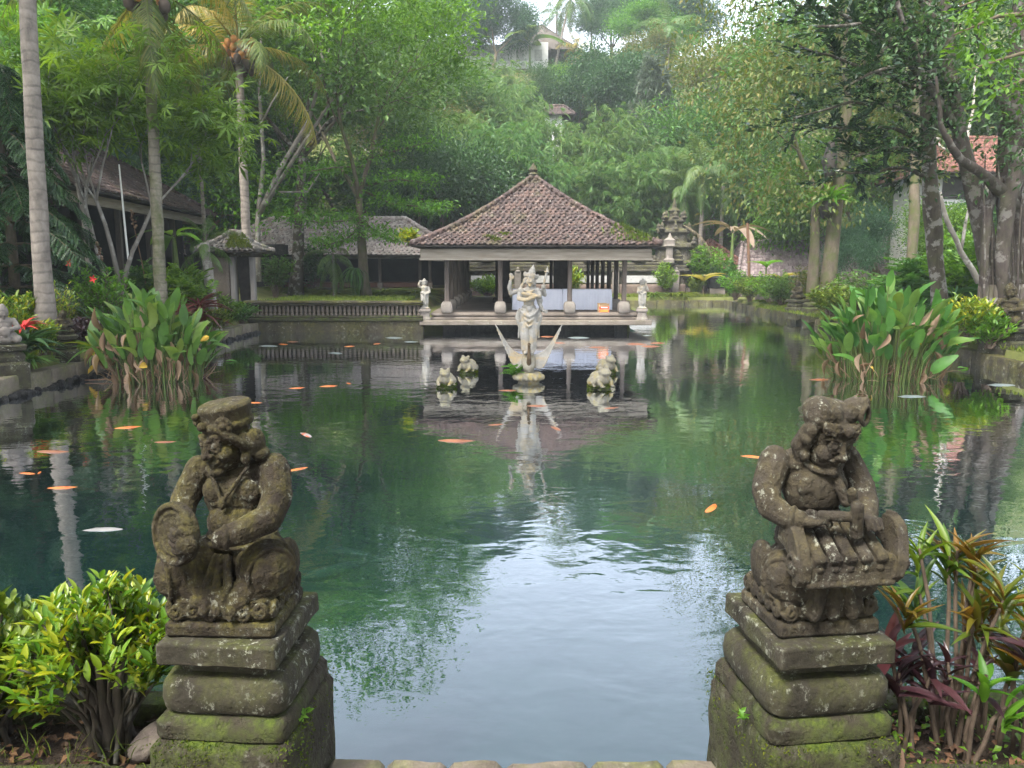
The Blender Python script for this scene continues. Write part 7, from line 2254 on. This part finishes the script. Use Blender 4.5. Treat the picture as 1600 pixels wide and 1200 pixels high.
shrub('leafy_bush', 'trailing green bush at the foot of the stone shrine', 'bush', bank(352, 490, 23.0), .9, 1.0, 36, .14, 8, ('leaf_bright',), 335, group=PL, up=.2)
shrub('leafy_bush', 'green creeper spilling over the pond corner below the stone shrine', 'bush', (at(372, 500, Y=24.6).x, 24.8, .3), .75, 1.2, 40, .13, 9, ('leaf_mid',), 336, group=PL, up=.2)
rosette('strap_plant', 'yellow-green strap-leaved plant left of the left water plants', 'plant', bank(150, 545, 15.2, .1), 44, .62, 'leaf_croton', 337, .09, group=PL, droop=.7)
rosette('spider_lily', 'dark green strap-leaved plant at the kerb by the left edge', 'plant', bank(45, 560, 13.6, .05), 40, .5, 'leaf_mid', 338, .12, group=PL, droop=.6)
shrub('yellow_bush', 'small yellowish bush right of the left water plants', 'bush', bank(330, 500, 20.8), .6, .8, 26, .14, 7, ('leaf_croton_low',), 339, group=PL)
for i, (px, Y, h, lab) in enumerate(((208, 23.5, 4.1, 'thin white pole standing before the hall left of the second palm'),)):
    q = bank(px, 480, Y); b = MB(); b.tube([(0, 0, 0), (-.06, 0, h * .5), (-.1, 0, h)], [.032, .03, .022], 8); o = b.build('pole', M['paint_white']); o.location = q; tag(o, lab, 'pole')
for i, (px, Y, h, ln, lab) in enumerate(((236, 21, 3.0, -.12, 'tallest dry flower stalk behind the left water plants'), (190, 19.5, 2.1, -.25, 'leaning dry flower stalk behind the left water plants'))):
    q = bank(px, 480, Y); b = MB(); b.tube([(0, 0, 0), (ln * h * .4, 0, h * .5), (ln * h, 0, h)], [.02, .015, .012], 5)
    for j in range(10): b.ell((ln * h * (1 - j * .02) + rng.uniform(-.06, .06), rng.uniform(-.05, .05), h - j * .05), (.04, .03, .03), lo=True)
    o = b.build('dry_stalk', M['leaf_dead']); o.location = q; tag(o, lab, 'plant')

# before the pale-roofed pavilion
for i, (px, Y, w_, h, lab) in enumerate(((455, 37.0, 2.2, .9, 'grassy bush under the leaning dark trunk'), (520, 36.6, 2.6, .9, 'pale grassy bush before the pale-roofed pavilion, left of the big layered tree'), (598, 36.6, 2.6, .9, 'pale grassy bush right of the big layered tree foot'), (645, 36.0, 2.0, .8, 'grassy bush next to the left pavilion columns'))):
    q = bank(px, 460, Y); rosette('grass_clump', lab, 'plant', q, 240, h, 'grass', 341 + i, .05, (.3, 2.2), .8).scale = (w_ / 1.1, 1.2, 1)
shrub('leafy_bush', 'dark dense bush right under the leaning dark trunk', 'bush', bank(490, 440, 36.8), 2.6, 2.0, 50, .22, 9, ('leaf_dark',), 346, up=.2)
shrub('leafy_bush', 'mid green bush between the stone shrine and the leaning dark trunk', 'bush', bank(430, 450, 34), 2.0, 1.8, 40, .2, 9, ('leaf_mid',), 347, up=.2)
rosette('hanging_fern', 'hanging strap fern on the trunk of the big layered tree', 'fern', tuple(at(556, 420, Y=33.6)), 60, 1.1, 'leaf_mid', 348, .05, (-1.2, .2), .9)
shrub('leafy_bush', 'bright epiphyte at the left eave corner of the pavilion', 'plant', tuple(at(640, 385, Y=27)), .55, .6, 14, .22, 5, ('leaf_croton',), 349, up=.5)
# weeds on the pavilion roof
r = np.random.default_rng(71); n = 420; X = 3.9 - np.abs(r.normal(0, .55, n)) - r.random(n) * .5; s = r.uniform(0, .28, n)
X = np.clip(X, 1.4, 3.9 - s * 3.9); P = np.stack([PVX + X, PVY - .55 + 4.15 * s, 2.9 + 2.56 * s - .22 * 4 * s * (1 - s) + .05], 1)
b = MB(); b.scatter(t_rhomb2(.16, .05, .3), P, np.stack([r.normal(0, .5, n), r.normal(-.4, .5, n), np.ones(n)], 1), r.normal(0, 1, (n, 3)), r.uniform(.06, .22, n)); tag(b.build('roof_weeds', M['grass'], smooth=False), 'dry weeds growing on the right corner of the pavilion roof', 'weeds', kind='stuff')
n = 260; k_ = r.integers(0, 3, n); X = np.array([-1.45, -1.0, -1.25])[k_] + r.normal(0, .1, n); s = np.array([.1, .16, .05])[k_] + r.normal(0, .012, n)
P = np.stack([PVX + X, PVY - .55 + 4.15 * s, 2.92 + 2.56 * s - .22 * 4 * s * (1 - s) + .04], 1); b = MB(); b.scatter(RHOMB_LO, P, r.normal(0, 1, (n, 3)), r.normal(0, 1, (n, 3)), r.uniform(.04, .09, n)); tag(b.build('roof_moss', M['moss_leaf'], smooth=False), 'moss cushions on the left part of the pavilion roof', 'moss', kind='stuff')

# ------------------------------------------------------------------ plants of the right bank and the far end
PR = 'garden plants on the right bank'
def rb(px, Y, dz=0.0): q = at(px, 470, Y=Y); return (q.x, Y, gz(q.x, Y) + dz)
shrub('round_bush', 'bright round bush right of the pavilion above a pale grass clump', 'bush', (at(1038, 460, Y=45.3).x, 45.3, .4), 1.9, 1.5, 50, .2, 8, ('leaf_bright',), 351, group=PR, up=.3)
for i, (px, lab) in enumerate(((1022, 'pale spider-plant clump left below the bright round bush'), (1050, 'pale spider-plant clump right below the bright round bush'), (1066, 'small green clump at the far edge right of the round bush'))):
    rosette('spider_plant', lab, 'plant', (at(px, 470, Y=44.9).x, 44.9, .35), 150, 1.0, 'grass', 352 + i, .06, (.2, 1.8), .9, group=PR)
shrub('leafy_bush', 'bright low shrub at the far edge left of the black planter', 'bush', (at(1087, 460, Y=45.4).x, 45.4, .4), 1.2, 1.1, 36, .2, 8, ('leaf_croton_low',), 355, group=PR)
shrub('large_bush', 'large bright green bush before the red gable roof', 'bush', (at(1105, 460, Y=47.5).x, 47.5, .3), 3.2, 2.8, 90, .26, 8, ('leaf_bright',), 356, group=PR, up=.3)
shrub('large_bush', 'mid green bush right of the large bright one behind the black planters', 'bush', (at(1132, 460, Y=46.8).x, 46.8, .3), 2.2, 2.0, 60, .24, 8, ('leaf_mid',), 357, group=PR, up=.3)
for i, (px, Y, h, w_, mt, lab) in enumerate(((1150, 40.5, 1.5, 2.0, 'leaf_bright', 'low leafy bush at the right corner of the pond, farthest of the right bank row'), (1172, 38.5, 1.3, 2.0, 'leaf_croton_low', 'yellowish bush in the right bank row left of the stone block'), (1205, 36, 1.5, 2.4, 'leaf_bright', 'wide bright bush in the right bank row right of the stone block'),
        (1222, 33.5, 1.3, 1.6, 'leaf_mid', 'bush left beside the small right-bank statue'), (1262, 31.6, 1.9, 1.6, 'leaf_olive', 'rusty brownish shrub at the foot of the twin-trunked tree'), (1300, 26.5, 1.2, 1.6, 'leaf_croton_low', 'yellowish shrub left of the right water plants'), (1340, 28.5, 1.6, 2.4, 'leaf_mid', 'mid green shrub behind the right water plants'), (1390, 26, 1.4, 2.0, 'leaf_dark', 'dark shrub behind the right water plants'))):
    shrub('leafy_bush', lab, 'bush', rb(px, Y), h, w_, 44, .18, 8, (mt,), 360 + i, group=PR, up=.3)
for i, (px, Y, lab) in enumerate(((1190, 36.5, 'strap-leaved clump at the kerb below the wide bright bush'), (1215, 34.2, 'strap-leaved clump at the kerb left of the small statue'), (1285, 27.6, 'strap-leaved clump at the kerb beside the low empty pedestal'), (1232, 31.8, 'strap-leaved clump right at the foot of the small statue'))):
    q = rb(px, Y); q = (max(right_edge(Y) + .45, q[0] - .3), Y, .4); rosette('strap_plant', lab, 'plant', q, 90, .75, 'grass', 371 + i, .06, (.1, 1.6), .9, group=PR)
shrub('golden_bush', 'flat-topped golden yellow bush between the right water plants and the large statue', 'bush', rb(1512, 17.2), 1.15, 1.25, 46, .15, 9, ('leaf_croton',), 376, group=PR, start=.6)
shrub('golden_bush', 'smaller golden bush left of the flat-topped one', 'bush', rb(1482, 18.4), .8, .9, 30, .14, 8, ('leaf_croton',), 377, group=PR, start=.5)
shrub('leafy_bush', 'green bush right of the flat-topped golden bush', 'bush', rb(1552, 16.8), .75, .9, 30, .14, 8, ('leaf_bright',), 378, group=PR)
shrub('fern_bush', 'bright ferny bush behind the leaning pale trunk', 'bush', rb(1505, 24), 2.6, 2.0, 18, .7, 6, ('leaf_bright',), 379, tm=PINNATE, group=PR, up=.4)
shrub('fern_bush', 'ferny bush between the rubber tree and the mossy trunk', 'bush', rb(1440, 25), 1.8, 1.8, 16, .7, 6, ('leaf_mid',), 380, tm=PINNATE, group=PR, up=.4)
shrub('leafy_bush', 'green leaves poking in at the right edge below the large statue', 'plant', (11.4, 14.9, .42), .9, .6, 14, .2, 6, ('leaf_bright',), 381, group=PR)
rosette('fan_palm', 'dark spiky fan-leaved plant between the rubber tree and the ficus', 'plant', rb(1490, 21.5, .8), 70, 1.3, 'leaf_dark', 382, .05, (-.2, 1.4), .5, group=PR)
# young yellow palms with planters at the back
for i, (px, py, Y, n, L, mt, lab) in enumerate(((1100, 425, 45.2, 5, 1.6, 'frond_yellow', 'young palm with broad bright yellow leaves before the large bush'), (1152, 430, 45, 6, 1.3, 'leaf_croton', 'young yellow-green palm beside the orange post'), (1224, 425, 43.5, 3, 1.2, 'frond_yellow', 'single upright yellow palm leaf left of the twin trunks'), (1198, 405, 44, 5, 1.2, 'leaf_bright', 'slim young palm in a pot before the low tiled building'))):
    q = at(px, py, Y=Y); t = thing('young_palm', lab, 'palm', (q.x, Y, .4), 0, PR); b = MB(); H = q.z - .4 - L * .4; b.tube([(0, 0, 0), (0, 0, H)], [.06, .04], 7); b.build('stem', M['stem_green' if i else 'stem_brown'], t)
    for k_ in range(n):
        a = k_ * 2.4 + .5; m = MB(); m.scatter(t_blade(.26, 6, .6, .04), [(0, 0, H)], [(math.cos(a) * .8, math.sin(a) * .8, .9)], [(-math.cos(a), -math.sin(a), .8)], [L * (1 if k_ else 1.2)]); m.build('leaf', M[mt], t, smooth=True)
q = at(1167, 400, Y=44.6); b = MB(); b.tube([(0, 0, 0), (-.12, 0, 2.0), (-.3, 0, 4.2)], [.09, .085, .08], 8); o = b.build('post', plain_mat('wood_orange', (.08, .042, .024), (.13, .07, .04), 3)); o.location = (q.x + .25, 44.6, .4); tag(o, 'leaning orange-brown wooden post before the low tiled building', 'post')
for i, (px, Y, h, lab) in enumerate(((1086, 46.0, .75, 'black planter at the foot of the large bright bush, leftmost of the row'), (1119, 45.6, .8, 'black planter on a stone foot right of the leftmost one'), (1155, 45.4, .7, 'black planter left of the orange post'), (1191, 45.0, .8, 'black planter under the slim young palm'), (1224, 44.6, .75, 'black planter with the single yellow palm leaf, rightmost of the row'))):
    t = thing('planter', lab, 'planter', (at(px, 450, Y=Y).x, Y, .55), 0, 'black planters at the far right end')
    b = MB(); b.lathe([(.4, .35), (.46, .4), (.6, .9), (.66, .95), (.66, 1.05), (.56, 1.05), (.5, .95)], (0, 0, 0), 24, sq=5); b.build('pot', M['pot'], t)
    b = MB(); b.box((0, 0, .1), (.9, .7, .5), b=.03); b.build('foot', M['stone_floor'], t)
shrub('leafy_bush', 'yellow-green shrub inside behind the clothed tables', 'bush', (at(893, 440, Y=44.5).x, 44.6, .4), 1.7, 1.6, 40, .24, 8, ('leaf_croton',), 390, group='shrubs before the temple wall')
shrub('leafy_bush', 'bright green shrub seen through the left columns of the pavilion', 'bush', (at(762, 450, Y=43).x, 43.0, .4), 1.2, 2.4, 50, .24, 8, ('leaf_bright',), 391, group='shrubs before the temple wall')

# ------------------------------------------------------------------ the humid air of the valley
hm = bpy.data.materials.new('haze'); hm.use_nodes = True
ht = hm.node_tree; ht.nodes.clear()
ho = ht.nodes.new('ShaderNodeOutputMaterial'); hv = ht.nodes.new('ShaderNodeVolumePrincipled')
hv.inputs['Color'].default_value = (.86, .94, 1.0, 1)
hv.inputs['Density'].default_value = .00075
hv.inputs['Anisotropy'].default_value = .2
ht.links.new(hv.outputs[0], ho.inputs['Volume'])
b = MB(); b.box((0, 150, 28), (660, 560, 62))
o = b.build('haze', hm, smooth=False)
tag(o, 'pale humid haze filling the valley', 'haze', kind='stuff')
